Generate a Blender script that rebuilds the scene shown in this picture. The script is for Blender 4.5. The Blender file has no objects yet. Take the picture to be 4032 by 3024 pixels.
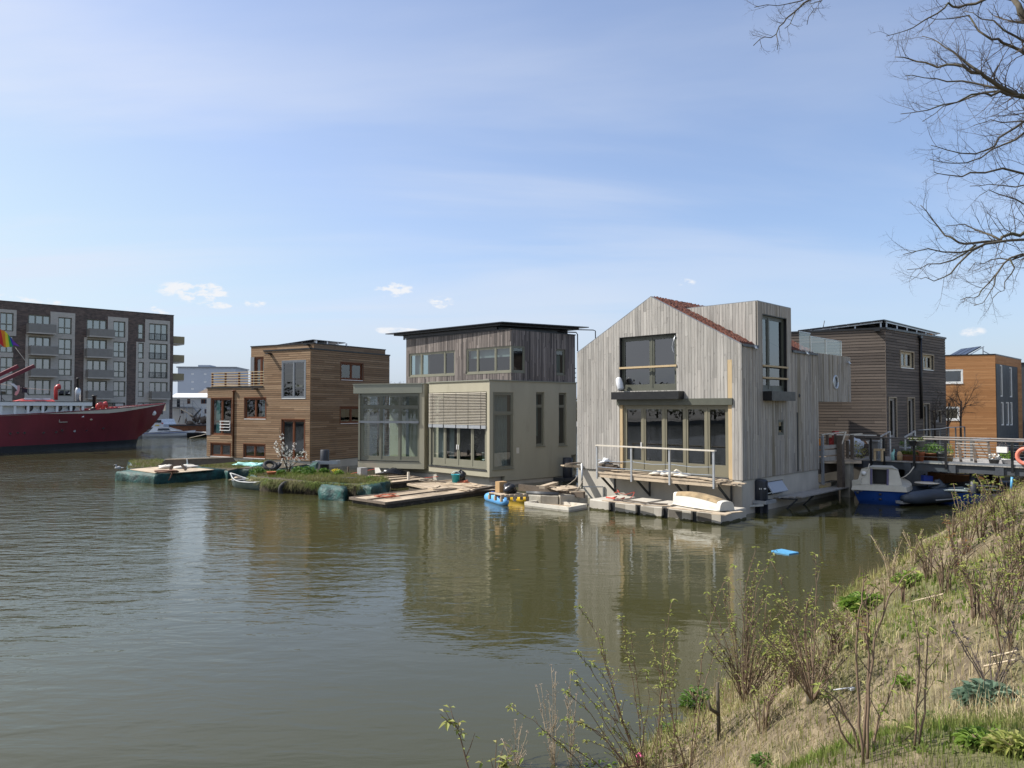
import bpy, math, random
import numpy as np
from math import sin, cos, radians, pi, sqrt
random.seed(7); RNG = np.random.default_rng(7)
SC = bpy.context.scene; COL = SC.collection
# ------------------------------------------------------------------ camera, sky, sun, exposure
F_PX = 3028.0; PITCH = math.atan(93 / F_PX); EYE = 4.0
SUN_AZ, SUN_EL = radians(-81), radians(46)
cam = bpy.data.cameras.new('camera'); cam.sensor_width = 36; cam.lens = 36 * F_PX / 4032
cam.clip_start = 0.1; cam.clip_end = 6000
camo = bpy.data.objects.new('camera', cam); COL.objects.link(camo)
camo.location = (0, 0, EYE); camo.rotation_euler = (pi / 2 + PITCH, 0, 0); SC.camera = camo
SC.view_settings.view_transform = 'Standard'; SC.view_settings.look = 'None'
SC.view_settings.exposure = 0.55; SC.view_settings.gamma = 1
SC.render.engine = 'CYCLES'; SC.cycles.use_denoising = True; SC.cycles.max_bounces = 8
SC.cycles.transparent_max_bounces = 24; SC.cycles.sample_clamp_indirect = 6

def nd(nt, t, **kw):
    n = nt.nodes.new(t)
    for k, v in kw.items():
        if k in ('ins',):
            for a, b in v.items(): n.inputs[a].default_value = b
        else: setattr(n, k, v)
    return n
def mathn(nt, op, a, b=None, c=None, clamp=False):
    n = nd(nt, 'ShaderNodeMath', operation=op); n.use_clamp = clamp
    for i, v in enumerate((a, b, c)):
        if v is None: continue
        if isinstance(v, (int, float)): n.inputs[i].default_value = v
        else: nt.links.new(v, n.inputs[i])
    return n.outputs[0]
def mixc(nt, fac, a, b, mode='MIX'):
    n = nd(nt, 'ShaderNodeMix', data_type='RGBA', blend_type=mode)
    for s, v in ((n.inputs[0], fac), (n.inputs[6], a), (n.inputs[7], b)):
        if isinstance(v, (int, float)): s.default_value = v
        elif isinstance(v, tuple): s.default_value = v if len(v) == 4 else (*v, 1)
        else: nt.links.new(v, s)
    return n.outputs[2]
def rampn(nt, fac, stops, interp='LINEAR'):
    n = nd(nt, 'ShaderNodeValToRGB'); cr = n.color_ramp; cr.interpolation = interp
    while len(cr.elements) > 1: cr.elements.remove(cr.elements[0])
    cr.elements[0].position = stops[0][0]; cr.elements[0].color = (*stops[0][1], 1)
    for p, c in stops[1:]:
        e = cr.elements.new(p); e.color = (*c, 1)
    nt.links.new(fac, n.inputs[0]); return n.outputs[0]
def maprange(nt, v, a, b, c=0.0, d=1.0, smooth=False):
    n = nd(nt, 'ShaderNodeMapRange'); n.interpolation_type = 'SMOOTHSTEP' if smooth else 'LINEAR'
    for i, x in enumerate((v, a, b, c, d)):
        if isinstance(x, (int, float)): n.inputs[i].default_value = x
        else: nt.links.new(x, n.inputs[i])
    return n.outputs[0]

world = bpy.data.worlds.new('World'); SC.world = world; world.use_nodes = True
wn = world.node_tree; wn.nodes.clear()
sky = nd(wn, 'ShaderNodeTexSky', sky_type='NISHITA'); sky.sun_disc = False
sky.sun_elevation = SUN_EL; sky.sun_rotation = SUN_AZ
sky.air_density = 1.0; sky.dust_density = 1.0; sky.ozone_density = 2.2; sky.altitude = 0
geo = nd(wn, 'ShaderNodeTexCoord'); sep = nd(wn, 'ShaderNodeSeparateXYZ'); wn.links.new(geo.outputs['Generated'], sep.inputs[0])
zc = mathn(wn, 'MAXIMUM', sep.outputs[2], 0.02)
cx_ = mathn(wn, 'DIVIDE', sep.outputs[0], mathn(wn, 'ADD', zc, 0.12)); cy_ = mathn(wn, 'DIVIDE', sep.outputs[1], mathn(wn, 'ADD', zc, 0.12))
comb = nd(wn, 'ShaderNodeCombineXYZ'); wn.links.new(cx_, comb.inputs[0]); wn.links.new(cy_, comb.inputs[1])
mp = nd(wn, 'ShaderNodeMapping'); mp.inputs['Rotation'].default_value = (0, 0, radians(28)); mp.inputs['Scale'].default_value = (0.32, 1.0, 1)
wn.links.new(comb.outputs[0], mp.inputs[0])
n1 = nd(wn, 'ShaderNodeTexNoise', ins={'Scale': 0.8, 'Detail': 8, 'Roughness': 0.52, 'Distortion': 0.6}); wn.links.new(mp.outputs[0], n1.inputs[0])
n2 = nd(wn, 'ShaderNodeTexNoise', ins={'Scale': 0.35, 'Detail': 3, 'Roughness': 0.5}); wn.links.new(comb.outputs[0], n2.inputs[0])
wisp = mathn(wn, 'MULTIPLY', maprange(wn, n1.outputs[0], 0.38, 0.60, smooth=True), maprange(wn, n2.outputs[0], 0.34, 0.60, 0.15, 1.0))
# thin cirrus veil, thicker towards the sun side (left) 
side = maprange(wn, sep.outputs[0], -0.6, 0.5, 1.0, 0.30)
wisp = mathn(wn, 'MULTIPLY', wisp, side)
veil = mathn(wn, 'ADD', mathn(wn, 'MULTIPLY', wisp, 0.8), mathn(wn, 'MULTIPLY', mathn(wn, 'POWER', side, 1.6), 0.30), clamp=True)
CIRRUS = (4.3, 4.5, 4.95)
base = mixc(wn, veil, mixc(wn, 1.0, sky.outputs[0], (.88, .895, .98), 'MULTIPLY'), CIRRUS)
hz = mathn(wn, 'POWER', mathn(wn, 'SUBTRACT', 1.0, mathn(wn, 'ABSOLUTE', sep.outputs[2]), clamp=True), 9.0)
base = mixc(wn, mathn(wn, 'MULTIPLY', hz, 0.85), base, (2.7, 3.22, 4.15))
base = mixc(wn, 0.8, base, (4.4, 4.6, 5.1), 'DARKEN')
# a few small puffs low over the far shore
pn = nd(wn, 'ShaderNodeTexNoise', ins={'Scale': 38.0, 'Detail': 7, 'Roughness': 0.62})
pm = nd(wn, 'ShaderNodeMapping'); pm.inputs['Scale'].default_value = (1, 1, 2.2); wn.links.new(geo.outputs['Generated'], pm.inputs[0]); wn.links.new(pm.outputs[0], pn.inputs[0])
def ray_dir(px, py):
    x = (px - 2016) / F_PX; y = (1512 - py) / F_PX
    return (x, cos(PITCH) - y * sin(PITCH), sin(PITCH) + y * cos(PITCH))
puff = None
for px, py, rx, rz, w in ((780, 1150, 150, 48, 1.0), (900, 1195, 130, 26, .95), (1553, 1140, 85, 38, 1.0), (1735, 1190, 60, 28, 1.0), (600, 1222, 110, 24, .95), (60, 1172, 90, 20, .95), (1560, 1302, 110, 16, .95), (190, 1190, 70, 16, .85), (3830, 1308, 45, 24, .8), (2700, 1110, 45, 22, .72), (1020, 1195, 40, 14, .85)):
    d = ray_dir(px, py); L = sqrt(sum(c * c for c in d)); d = [c / L for c in d]; h = sqrt(d[0] ** 2 + d[1] ** 2)
    al = mathn(wn, 'ADD', mathn(wn, 'MULTIPLY', sep.outputs[0], d[1] / h), mathn(wn, 'MULTIPLY', sep.outputs[1], -d[0] / h))
    fw = mathn(wn, 'ADD', mathn(wn, 'MULTIPLY', sep.outputs[0], d[0] / h), mathn(wn, 'MULTIPLY', sep.outputs[1], d[1] / h))
    dz = mathn(wn, 'SUBTRACT', sep.outputs[2], d[2])
    a2 = mathn(wn, 'POWER', mathn(wn, 'MULTIPLY', al, F_PX / rx), 2.0); z2 = mathn(wn, 'POWER', mathn(wn, 'MULTIPLY', dz, F_PX / rz), 2.0)
    m = mathn(wn, 'SUBTRACT', 1.25, mathn(wn, 'ADD', a2, z2), clamp=True)
    m = mathn(wn, 'MULTIPLY', mathn(wn, 'MULTIPLY', m, w), mathn(wn, 'GREATER_THAN', fw, 0.0))
    puff = m if puff is None else mathn(wn, 'MAXIMUM', puff, m)
pf = maprange(wn, mathn(wn, 'MULTIPLY', puff, maprange(wn, pn.outputs[0], 0.40, 0.62)), 0.22, 0.8, 0.0, 0.95, smooth=True)
base = mixc(wn, pf, base, (4.7, 4.8, 5.0))
bg = nd(wn, 'ShaderNodeBackground'); bg.inputs[1].default_value = 0.13
wn.links.new(base, bg.inputs[0]); wo = nd(wn, 'ShaderNodeOutputWorld'); wn.links.new(bg.outputs[0], wo.inputs[0])
sun = bpy.data.lights.new('sun', 'SUN'); sun.energy = 4.6; sun.angle = radians(0.53); sun.color = (1.0, 0.955, 0.88)
suno = bpy.data.objects.new('sun', sun); COL.objects.link(suno)
suno.rotation_euler = (pi / 2 - SUN_EL, 0, -SUN_AZ + pi)

# ------------------------------------------------------------------ photo-to-place geometry helpers
def zoomer(x0, y0, s): return lambda x, y: (x0 + x / s, y0 + y / s)
Z1 = zoomer(0, 1130, 2.37); Z2 = zoomer(780, 1280, 2.37); Z3 = zoomer(1340, 1220, 2.074); Z4 = zoomer(2220, 1130, 1.7466)
Z5 = zoomer(3060, 1200, 2.074); ZA = zoomer(420, 1740, 3.6867); ZB = zoomer(880, 1740, 3.2529); ZC = zoomer(1360, 1800, 3.6867)
ZD = zoomer(1860, 1800, 4.424); ZE = zoomer(2280, 1720, 3.2529); ZF = zoomer(2860, 1750, 4.0963); ZG = zoomer(3200, 1660, 4.424)
ZH = zoomer(3560, 1640, 3.949); ZI = zoomer(0, 1380, 3.95); ZJ = zoomer(560, 1420, 4.608); ZK = zoomer(1180, 1270, 2.633)
ZL = zoomer(1380, 1480, 3.95); ZM = zoomer(1680, 1480, 3.77); ZN = zoomer(2400, 1260, 2.593); ZT = zoomer(2832, 0, 1.3375)
ZV = zoomer(2900, 1900, 1.476); ZW = zoomer(1700, 2100, 1.7015)
def atz(p, z=0.0):
    d = ray_dir(*p); t = (z - EYE) / d[2]; return (d[0] * t, d[1] * t, z)
def aty(p, y):
    d = ray_dir(*p); t = y / d[1]; return (d[0] * t, y, EYE + d[2] * t)
class Face:
    def __init__(s, ox, oy, hd):
        h = radians(hd); s.o = (ox, oy); s.u = (sin(h), cos(h)); n = (cos(h), -sin(h))
        if n[0] * -ox + n[1] * -oy < 0: n = (-n[0], -n[1])
        s.n = n; s.hd = hd
    def P(s, u, z, o=0.0): return (s.o[0] + u * s.u[0] + o * s.n[0], s.o[1] + u * s.u[1] + o * s.n[1], z)
    def pix(s, p, o=0.0):
        d = ray_dir(*p); ax = s.o[0] + o * s.n[0]; ay = s.o[1] + o * s.n[1]
        t = (ax * s.n[0] + ay * s.n[1]) / (d[0] * s.n[0] + d[1] * s.n[1])
        X = (d[0] * t, d[1] * t); return ((X[0] - ax) * s.u[0] + (X[1] - ay) * s.u[1], EYE + d[2] * t)
    def rect(s, Z, x0, y0, x1, y1, o=0.0):
        ym = (y0 + y1) / 2; xm = (x0 + x1) / 2
        a = s.pix(Z(x0, ym), o)[0]; b = s.pix(Z(x1, ym), o)[0]
        return (min(a, b), max(a, b), s.pix(Z(xm, y1), o)[1], s.pix(Z(xm, y0), o)[1])
    def shift(s, u, o):
        f = Face.__new__(Face); p = s.P(u, 0, o); f.o = (p[0], p[1]); f.u = s.u; f.n = s.n; f.hd = s.hd; return f
# ------------------------------------------------------------------ mesh builder
ORG = {}
class MB:
    def __init__(s): s.v = []; s.f = []; s.sm = []
    def add(s, vs, fs, smooth=False):
        k = len(s.v); s.v += [tuple(v) for v in vs]; s.f += [tuple(i + k for i in f) for f in fs]; s.sm += [smooth] * len(fs)
    def hexa(s, p, smooth=False):
        s.add(p, [(0, 3, 2, 1), (4, 5, 6, 7), (0, 1, 5, 4), (1, 2, 6, 5), (2, 3, 7, 6), (3, 0, 4, 7)], smooth)
    def box(s, x, y, z, sx, sy, sz, rz=0.0):
        c, n = cos(rz), sin(rz); P = []
        for zz in (z, z + sz):
            for a, b in ((-1, -1), (1, -1), (1, 1), (-1, 1)):
                P.append((x + a * sx / 2 * c - b * sy / 2 * n, y + a * sx / 2 * n + b * sy / 2 * c, zz))
        s.hexa(P)
    def fbox(s, F, u0, u1, z0, z1, o0, o1):
        s.hexa([F.P(u0, z0, o0), F.P(u1, z0, o0), F.P(u1, z0, o1), F.P(u0, z0, o1), F.P(u0, z1, o0), F.P(u1, z1, o0), F.P(u1, z1, o1), F.P(u0, z1, o1)])
    def trap(s, F, ua, ub, za, zb, ta, tb, o0, o1):
        s.hexa([F.P(ua, za, o0), F.P(ub, zb, o0), F.P(ub, zb, o1), F.P(ua, za, o1), F.P(ua, ta, o0), F.P(ub, tb, o0), F.P(ub, tb, o1), F.P(ua, ta, o1)])
    def prism(s, poly, z0, z1):
        n = len(poly); zz = lambda i, z: z if not callable(z) else z(i)
        s.add([(*p[:2], zz(i, z0)) for i, p in enumerate(poly)] + [(*p[:2], zz(i, z1)) for i, p in enumerate(poly)],
              [tuple(range(n))[::-1], tuple(range(n, 2 * n))] + [(i, (i + 1) % n, n + (i + 1) % n, n + i) for i in range(n)])
    def tube(s, pts, r, n=6, smooth=True, cap=True):
        pts = [np.array(p, float) for p in pts]; m = len(pts)
        if not hasattr(r, '__len__'): r = [r] * m
        vs = []; up = None
        for i, p in enumerate(pts):
            t = pts[min(i + 1, m - 1)] - pts[max(i - 1, 0)]; t = t / (np.linalg.norm(t) + 1e-9)
            if up is None:
                up = np.cross(t, (0, 0, 1.0) if abs(t[2]) < .9 else (1.0, 0, 0))
            up = up - t * np.dot(up, t); up = up / (np.linalg.norm(up) + 1e-9); w = np.cross(t, up)
            for k in range(n):
                a = 2 * pi * k / n; vs.append(p + r[i] * (cos(a) * up + sin(a) * w))
        fs = [(i * n + k, i * n + (k + 1) % n, (i + 1) * n + (k + 1) % n, (i + 1) * n + k) for i in range(m - 1) for k in range(n)]
        if cap: fs += [tuple(range(n))[::-1], tuple(range((m - 1) * n, m * n))]
        s.add(vs, fs, smooth)
    def bar(s, a, b, w, h=None):
        a = np.array(a, float); b = np.array(b, float); h = h or w; t = b - a; t /= np.linalg.norm(t)
        x = np.cross(t, (0, 0, 1.0)) if abs(t[2]) < .95 else np.array((1.0, 0, 0)); x /= np.linalg.norm(x); y = np.cross(x, t)
        P = [q + i * x * w / 2 + j * y * h / 2 for q in (a, b) for i, j in ((-1, -1), (1, -1), (1, 1), (-1, 1))]
        s.hexa(P)
    def lathe(s, c, prof, n=16, smooth=True, ax=None):
        vs = [(c[0] + r * cos(2 * pi * k / n), c[1] + r * sin(2 * pi * k / n), c[2] + z) for r, z in prof for k in range(n)]; m = len(prof)
        fs = [(i * n + k, i * n + (k + 1) % n, (i + 1) * n + (k + 1) % n, (i + 1) * n + k) for i in range(m - 1) for k in range(n)]
        s.add(vs, fs + [tuple(range(n))[::-1], tuple(range((m - 1) * n, m * n))], smooth)
    def blob(s, c, r, n=10, m=7, j=.18, seed=0, flat=None):
        R = random.Random(seed); vs = []; ph = [R.uniform(0, 6) for _ in range(6)]
        for i in range(m + 1):
            t = pi * i / m
            for k in range(n):
                a = 2 * pi * k / n; q = 1 + j * (sin(2 * a + ph[0] + 2 * t) + .7 * sin(3 * a + ph[1] - 3 * t) + .6 * sin(5 * t + ph[2])) + R.uniform(-j, j) * .3
                z = c[2] + r[2] * cos(t) * q
                if flat is not None: z = max(z, flat)
                vs.append((c[0] + r[0] * sin(t) * cos(a) * q, c[1] + r[1] * sin(t) * sin(a) * q, z))
        s.add(vs, [(i * n + k, (i + 1) * n + k, (i + 1) * n + (k + 1) % n, i * n + (k + 1) % n) for i in range(m) for k in range(n)], True)
    def ring(s, c, R, r, axis=(0, 0, 1), n=24, m=10, arc=None):
        ax = np.array(axis, float); ax /= np.linalg.norm(ax); x = np.cross(ax, (0, 0, 1.0) if abs(ax[2]) < .9 else (1.0, 0, 0)); x /= np.linalg.norm(x); y = np.cross(ax, x)
        vs = []
        for i in range(n):
            a = 2 * pi * i / n; d = cos(a) * x + sin(a) * y
            for k in range(m):
                b = 2 * pi * k / m; vs.append(np.array(c) + d * (R + r * cos(b)) + ax * r * sin(b))
        s.add(vs, [(i * m + k, ((i + 1) % n) * m + k, ((i + 1) % n) * m + (k + 1) % m, i * m + (k + 1) % m) for i in range(n) for k in range(m)], True)
    def quad(s, a, b, c, d, smooth=False): s.add([a, b, c, d], [(0, 1, 2, 3)], smooth)
    def build(s, name, mat, parent=None, label=None, org=None, kind=None):
        o3 = ORG[parent.name] if parent is not None else (org if org is not None else s.base())
        me = bpy.data.meshes.new(name)
        v = np.array(s.v, np.float64) - np.array(o3); me.from_pydata(v.tolist(), [], s.f)
        me.polygons.foreach_set('use_smooth', s.sm); me.materials.append(M[mat] if isinstance(mat, str) else mat); me.update()
        ob = bpy.data.objects.new(name, me); COL.objects.link(ob)
        if parent is not None: ob.parent = parent; ORG[ob.name] = o3
        else: ob.location = o3; ORG[ob.name] = o3
        if label: ob['label'] = label
        if kind: ob['kind'] = kind
        return ob
    def base(s):
        a = np.array(s.v); return (float(a[:, 0].mean()), float(a[:, 1].mean()), float(a[:, 2].min()))
def thing(name, label, cat, loc, group=None):
    o = bpy.data.objects.new(name, None); COL.objects.link(o); o.location = loc; o.empty_display_size = .3; ORG[o.name] = tuple(loc)
    o['label'] = label; o['category'] = cat
    if group: o['group'] = group
    return o
def tag(o, label, cat, group=None):
    o['label'] = label; o['category'] = cat
    if group: o['group'] = group
    return o
def copy_tree(o, loc, label=None, rz=0.0):
    c = o.copy(); COL.objects.link(c); c.location = loc; c.rotation_euler = (0, 0, rz)
    if label: c['label'] = label
    for ch in o.children:
        d = ch.copy(); COL.objects.link(d); d.parent = c
        for g in ch.children:
            e = g.copy(); COL.objects.link(e); e.parent = d
    return c
# ------------------------------------------------------------------ materials
M = {}
def newmat(name):
    m = bpy.data.materials.new(name); m.use_nodes = True; nt = m.node_tree
    b = nt.nodes['Principled BSDF']; M[name] = m; return m, nt, b
def coords(nt, scale=(1, 1, 1), kind='Object'):
    t = nd(nt, 'ShaderNodeTexCoord'); p = nd(nt, 'ShaderNodeMapping'); p.inputs['Scale'].default_value = scale
    nt.links.new(t.outputs[kind], p.inputs[0]); return p.outputs[0]
def noise(nt, vec, scale, detail=4, rough=.55, dist=0.0):
    n = nd(nt, 'ShaderNodeTexNoise', ins={'Scale': scale, 'Detail': detail, 'Roughness': rough, 'Distortion': dist})
    nt.links.new(vec, n.inputs[0]); return n.outputs[0]
def bump(nt, b, h, strength=.3, dist=.01):
    n = nd(nt, 'ShaderNodeBump', ins={'Strength': strength, 'Distance': dist}); nt.links.new(h, n.inputs['Height']); nt.links.new(n.outputs[0], b.inputs['Normal'])
def plain(name, col, rough=.6, var=.12, scale=3.0, metal=0.0, bmp=0.0, bscale=40, dirt=None, dirtamt=.5, spec=.5, stretch=(1, 1, 1)):
    m, nt, b = newmat(name); v = coords(nt, stretch)
    n = noise(nt, v, scale, 5, .6)
    lo = tuple(c * (1 - var) for c in col); hi = tuple(min(1, c * (1 + var)) for c in col)
    c = rampn(nt, n, [(.3, lo), (.7, hi)])
    if dirt:
        n3 = noise(nt, v, scale * .45, 7, .7, .4)
        c = mixc(nt, maprange(nt, n3, .52, .68, 0, dirtamt, True), c, dirt)
    nt.links.new(c, b.inputs['Base Color']); b.inputs['Metallic'].default_value = metal
    b.inputs['Specular IOR Level'].default_value = spec
    nt.links.new(maprange(nt, noise(nt, v, scale * 2.3, 3), .3, .7, max(.02, rough - .08), min(1, rough + .08)), b.inputs['Roughness'])
    if bmp: bump(nt, b, noise(nt, v, bscale, 4), bmp)
    return m
def wood(name, cols, grain=(14, 14, .7), rough=.75, streak=.35, knots=.5, stain=None, stainscale=(1.2, 1.2, .12), stainamt=.5, patch=.3, patchcol=(.1, .08, .06)):
    m, nt, b = newmat(name); g = nd(nt, 'ShaderNodeNewGeometry'); rnd = g.outputs['Random Per Island']
    k = len(cols); c = rampn(nt, rnd, [(i / (k - 1), q) for i, q in enumerate(cols)])
    t = nd(nt, 'ShaderNodeTexCoord')
    off = nd(nt, 'ShaderNodeVectorMath', operation='MULTIPLY_ADD'); cmb = nd(nt, 'ShaderNodeCombineXYZ')
    for i in range(3): nt.links.new(rnd, cmb.inputs[i])
    nt.links.new(cmb.outputs[0], off.inputs[0]); off.inputs[1].default_value = (37, 53, 71); nt.links.new(t.outputs['Object'], off.inputs[2])
    p = nd(nt, 'ShaderNodeMapping'); p.inputs['Scale'].default_value = grain; nt.links.new(off.outputs[0], p.inputs[0])
    gr = noise(nt, p.outputs[0], 1.6, 6, .62, .5)
    c = mixc(nt, streak, c, rampn(nt, gr, [(.3, (.45, .42, .4)), (.5, (1, 1, 1)), (.72, (1.25, 1.22, 1.18))]), 'MULTIPLY')
    pk = nd(nt, 'ShaderNodeMapping'); mx = max(grain); pk.inputs['Scale'].default_value = tuple(5.0 if q == mx else 2.2 for q in grain); nt.links.new(off.outputs[0], pk.inputs[0])
    vo = nd(nt, 'ShaderNodeTexVoronoi', ins={'Scale': 1.0}); nt.links.new(pk.outputs[0], vo.inputs['Vector'])
    c = mixc(nt, maprange(nt, vo.outputs['Distance'], .05, .16, knots, 0, True), c, tuple(q * .35 for q in cols[0]))
    ps = nd(nt, 'ShaderNodeMapping'); ps.inputs['Scale'].default_value = stainscale; nt.links.new(t.outputs['Object'], ps.inputs[0])
    if stain: c = mixc(nt, maprange(nt, noise(nt, ps.outputs[0], 1.3, 6, .65), .5, .68, 0, stainamt, True), c, stain)
    c = mixc(nt, maprange(nt, noise(nt, t.outputs['Object'], .7, 5, .6), .5, .75, 0, patch, True), c, patchcol)
    nt.links.new(c, b.inputs['Base Color']); b.inputs['Roughness'].default_value = rough; b.inputs['Specular IOR Level'].default_value = .25
    bump(nt, b, gr, .35, .006); return m
wood('weathered_larch', [(.36, .342, .318), (.272, .26, .242), (.43, .41, .38), (.33, .315, .293), (.40, .378, .35), (.295, .283, .265)], streak=.6, knots=.55, patch=.12, patchcol=(.22, .2, .17))
wood('stained_larch', [(.41, .365, .31), (.27, .245, .215), (.47, .42, .355), (.335, .295, .245), (.42, .38, .325), (.285, .265, .24)], streak=.6, knots=.35, stain=(.13, .10, .045), stainscale=(2.2, 2.2, .08), stainamt=.7, patch=.2, patchcol=(.17, .15, .12))
wood('fresh_larch', [(.52, .40, .24), (.46, .35, .21)], streak=.3, knots=.5, patch=0)
wood('brown_cladding', [(.285, .185, .108), (.195, .12, .069), (.345, .235, .145), (.24, .15, .087), (.305, .205, .123)], grain=(1.1, 1.1, 26), streak=.5, knots=.5, stain=(.23, .165, .115), stainscale=(.5, .5, .7), stainamt=.3, patch=.15, patchcol=(.11, .065, .038))
wood('dark_cladding', [(.138, .112, .094), (.10, .082, .07), (.165, .135, .113), (.12, .098, .083)], grain=(1.1, 1.1, 26), streak=.35, knots=.2, patch=.15, patchcol=(.10, .08, .07))
wood('orange_cladding', [(.46, .225, .095), (.39, .185, .075), (.52, .27, .12), (.43, .205, .085)], grain=(.9, .9, 22), streak=.35, knots=.1, patch=.1, patchcol=(.25, .1, .03))
wood('batten_cladding', [(.32, .275, .25), (.16, .14, .13), (.40, .35, .32), (.23, .20, .185), (.10, .09, .086)], streak=.6, knots=.8, patch=.1, patchcol=(.14, .12, .11))
wood('dock_board', [(.47, .38, .275), (.36, .285, .2), (.55, .45, .33), (.42, .34, .25)], grain=(3, 3, 20), streak=.4, knots=.3, stain=(.17, .135, .10), stainscale=(1.5, 1.5, 1.5), stainamt=.6, patch=.3, patchcol=(.2, .16, .12))
wood('old_timber', [(.16, .125, .095), (.11, .088, .07), (.20, .16, .125)], grain=(5, 5, 5), streak=.5, knots=.3, patch=.3)
wood('red_brown_timber', [(.15, .052, .022), (.12, .042, .02), (.18, .066, .028)], grain=(9, 9, 3), rough=.5, knots=.1, patch=0)
plain('render_beige', (.40, .37, .275), .85, .06, 1.2, bmp=.15, bscale=90, dirt=(.275, .25, .18), dirtamt=.5, stretch=(1, 1, .3))
plain('frame_green_grey', (.205, .20, .150), .45, .06, 2)
plain('frame_dark_green', (.085, .088, .068), .45, .08, 2)
plain('fascia_green_grey', (.245, .25, .20), .5, .05, 1)
plain('concrete', (.46, .425, .365), .85, .12, 1.3, bmp=.25, bscale=30, dirt=(.27, .245, .20), dirtamt=.55, stretch=(1, 1, .5))
plain('wet_concrete', (.36, .335, .28), .8, .18, 2.0, bmp=.3, bscale=30, dirt=(.17, .155, .125), dirtamt=.7)
plain('algae', (.065, .06, .022), .7, .4, 8, bmp=.4, bscale=30)
plain('black_steel', (.012, .012, .013), .38, .2, 3)
plain('dark_steel', (.045, .048, .052), .45, .2, 3)
plain('zinc_grey', (.20, .215, .235), .42, .08, 2, metal=.2)
plain('galvanised', (.50, .52, .54), .38, .1, 6, metal=.6)
plain('white_paint', (.78, .78, .76), .4, .04, 3, dirt=(.6, .57, .5), dirtamt=.3)
plain('cream_paint', (.66, .62, .53), .45, .05, 2, dirt=(.45, .4, .32), dirtamt=.35)
plain('hull_red', (.155, .015, .024), .5, .22, .5, dirt=(.095, .014, .015), dirtamt=.5, stretch=(1, 1, .4))
plain('bright_red', (.45, .045, .04), .4, .1, 3)
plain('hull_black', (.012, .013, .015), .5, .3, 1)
plain('hull_blue', (.012, .06, .27), .35, .12, 2, dirt=(.01, .03, .12), dirtamt=.4)
plain('sky_blue_plastic', (.13, .38, .72), .35, .06, 3)
plain('yellow_plastic', (.68, .42, .025), .35, .08, 3)
plain('black_plastic', (.014, .014, .016), .28, .2, 5)
plain('rubber', (.022, .022, .023), .75, .25, 8)
plain('blue_board', (.11, .36, .62), .35, .06, 4)
plain('teal_plastic', (.02, .30, .36), .4, .08, 4)
plain('grey_plastic', (.30, .31, .32), .5, .06, 4)
plain('blue_plastic', (.015, .06, .42), .4, .08, 4)
plain('orange_rope', (.40, .11, .055), .8, .2, 9)
plain('red_strap', (.55, .07, .04), .7, .15, 9)
plain('grey_rope', (.26, .22, .17), .85, .15, 9)
plain('pale_rope', (.55, .5, .42), .85, .1, 9)
plain('terracotta', (.42, .13, .055), .75, .12, 6)
plain('cardboard', (.42, .27, .13), .85, .08, 4)
plain('white_sack', (.62, .64, .68), .5, .1, 6, bmp=.4, bscale=15)
plain('grey_cloth', (.55, .52, .47), .9, .15, 5, bmp=.4, bscale=14)
plain('mint_cloth', (.35, .66, .60), .85, .1, 5)
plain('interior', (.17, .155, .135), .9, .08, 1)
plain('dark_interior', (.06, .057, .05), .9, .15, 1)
plain('bright_floor', (.20, .155, .105), .6, .1, 2)
plain('curtain', (.30, .32, .31), .9, .08, 2)
plain('roof_felt', (.05, .05, .052), .9, .2, 2)
plain('solar_cell', (.010, .012, .020), .12, .2, 4)
plain('light_masonry', (.50, .455, .39), .9, .12, 2.5, bmp=.2, bscale=20, stretch=(1, 1, 3))
plain('far_grey', (.40, .44, .50), .8, .03, .2)
plain('white_cladding', (.68, .68, .66), .6, .04, .4)
plain('brown_roof', (.18, .14, .11), .9, .1, .8)
plain('soil', (.07, .055, .033), .95, .35, 6, bmp=.6, bscale=14)
plain('rust', (.18, .07, .03), .85, .3, 2, dirt=(.07, .035, .02), dirtamt=.6)
plain('brown_panel', (.26, .115, .045), .7, .15, 1.5)
plain('silver_slat', (.36, .325, .265), .35, .04, 3)
plain('lit_paper', (.8, .8, .78), .8, .05, 2)
plain('quay_stone', (.20, .195, .185), .9, .18, .8)
plain('bark', (.085, .072, .052), .95, .35, 6, bmp=.8, bscale=18, dirt=(.07, .085, .03), dirtamt=.7)
plain('twig_bark', (.075, .058, .045), .9, .25, 5)
plain('shrub_stem', (.17, .115, .075), .8, .3, 4)
plain('dry_stem', (.36, .285, .19), .9, .25, 6)
plain('seed_head', (.11, .085, .08), .95, .3, 12)
plain('blossom', (.88, .87, .80), .8, .06, 9)
plain('pink_scrap', (.75, .13, .30), .6, .1, 9)
plain('red_bud', (.36, .05, .04), .7, .2, 9)
plain('car_paint', (.70, .71, .72), .25, .03, 2)
plain('number_plate', (.75, .52, .03), .5, .03, 9)
for nm, c in (('stripe_red', (.62, .03, .03)), ('stripe_orange', (.78, .25, .02)), ('stripe_yellow', (.80, .66, .04)), ('stripe_green', (.05, .36, .07)), ('stripe_blue', (.02, .06, .36)), ('stripe_purple', (.18, .05, .34)), ('cloth_pink', (.60, .36, .34)), ('cloth_black', (.02, .022, .03)), ('cloth_white', (.7, .7, .7))):
    plain(nm, c, .85, .05, 4)
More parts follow.
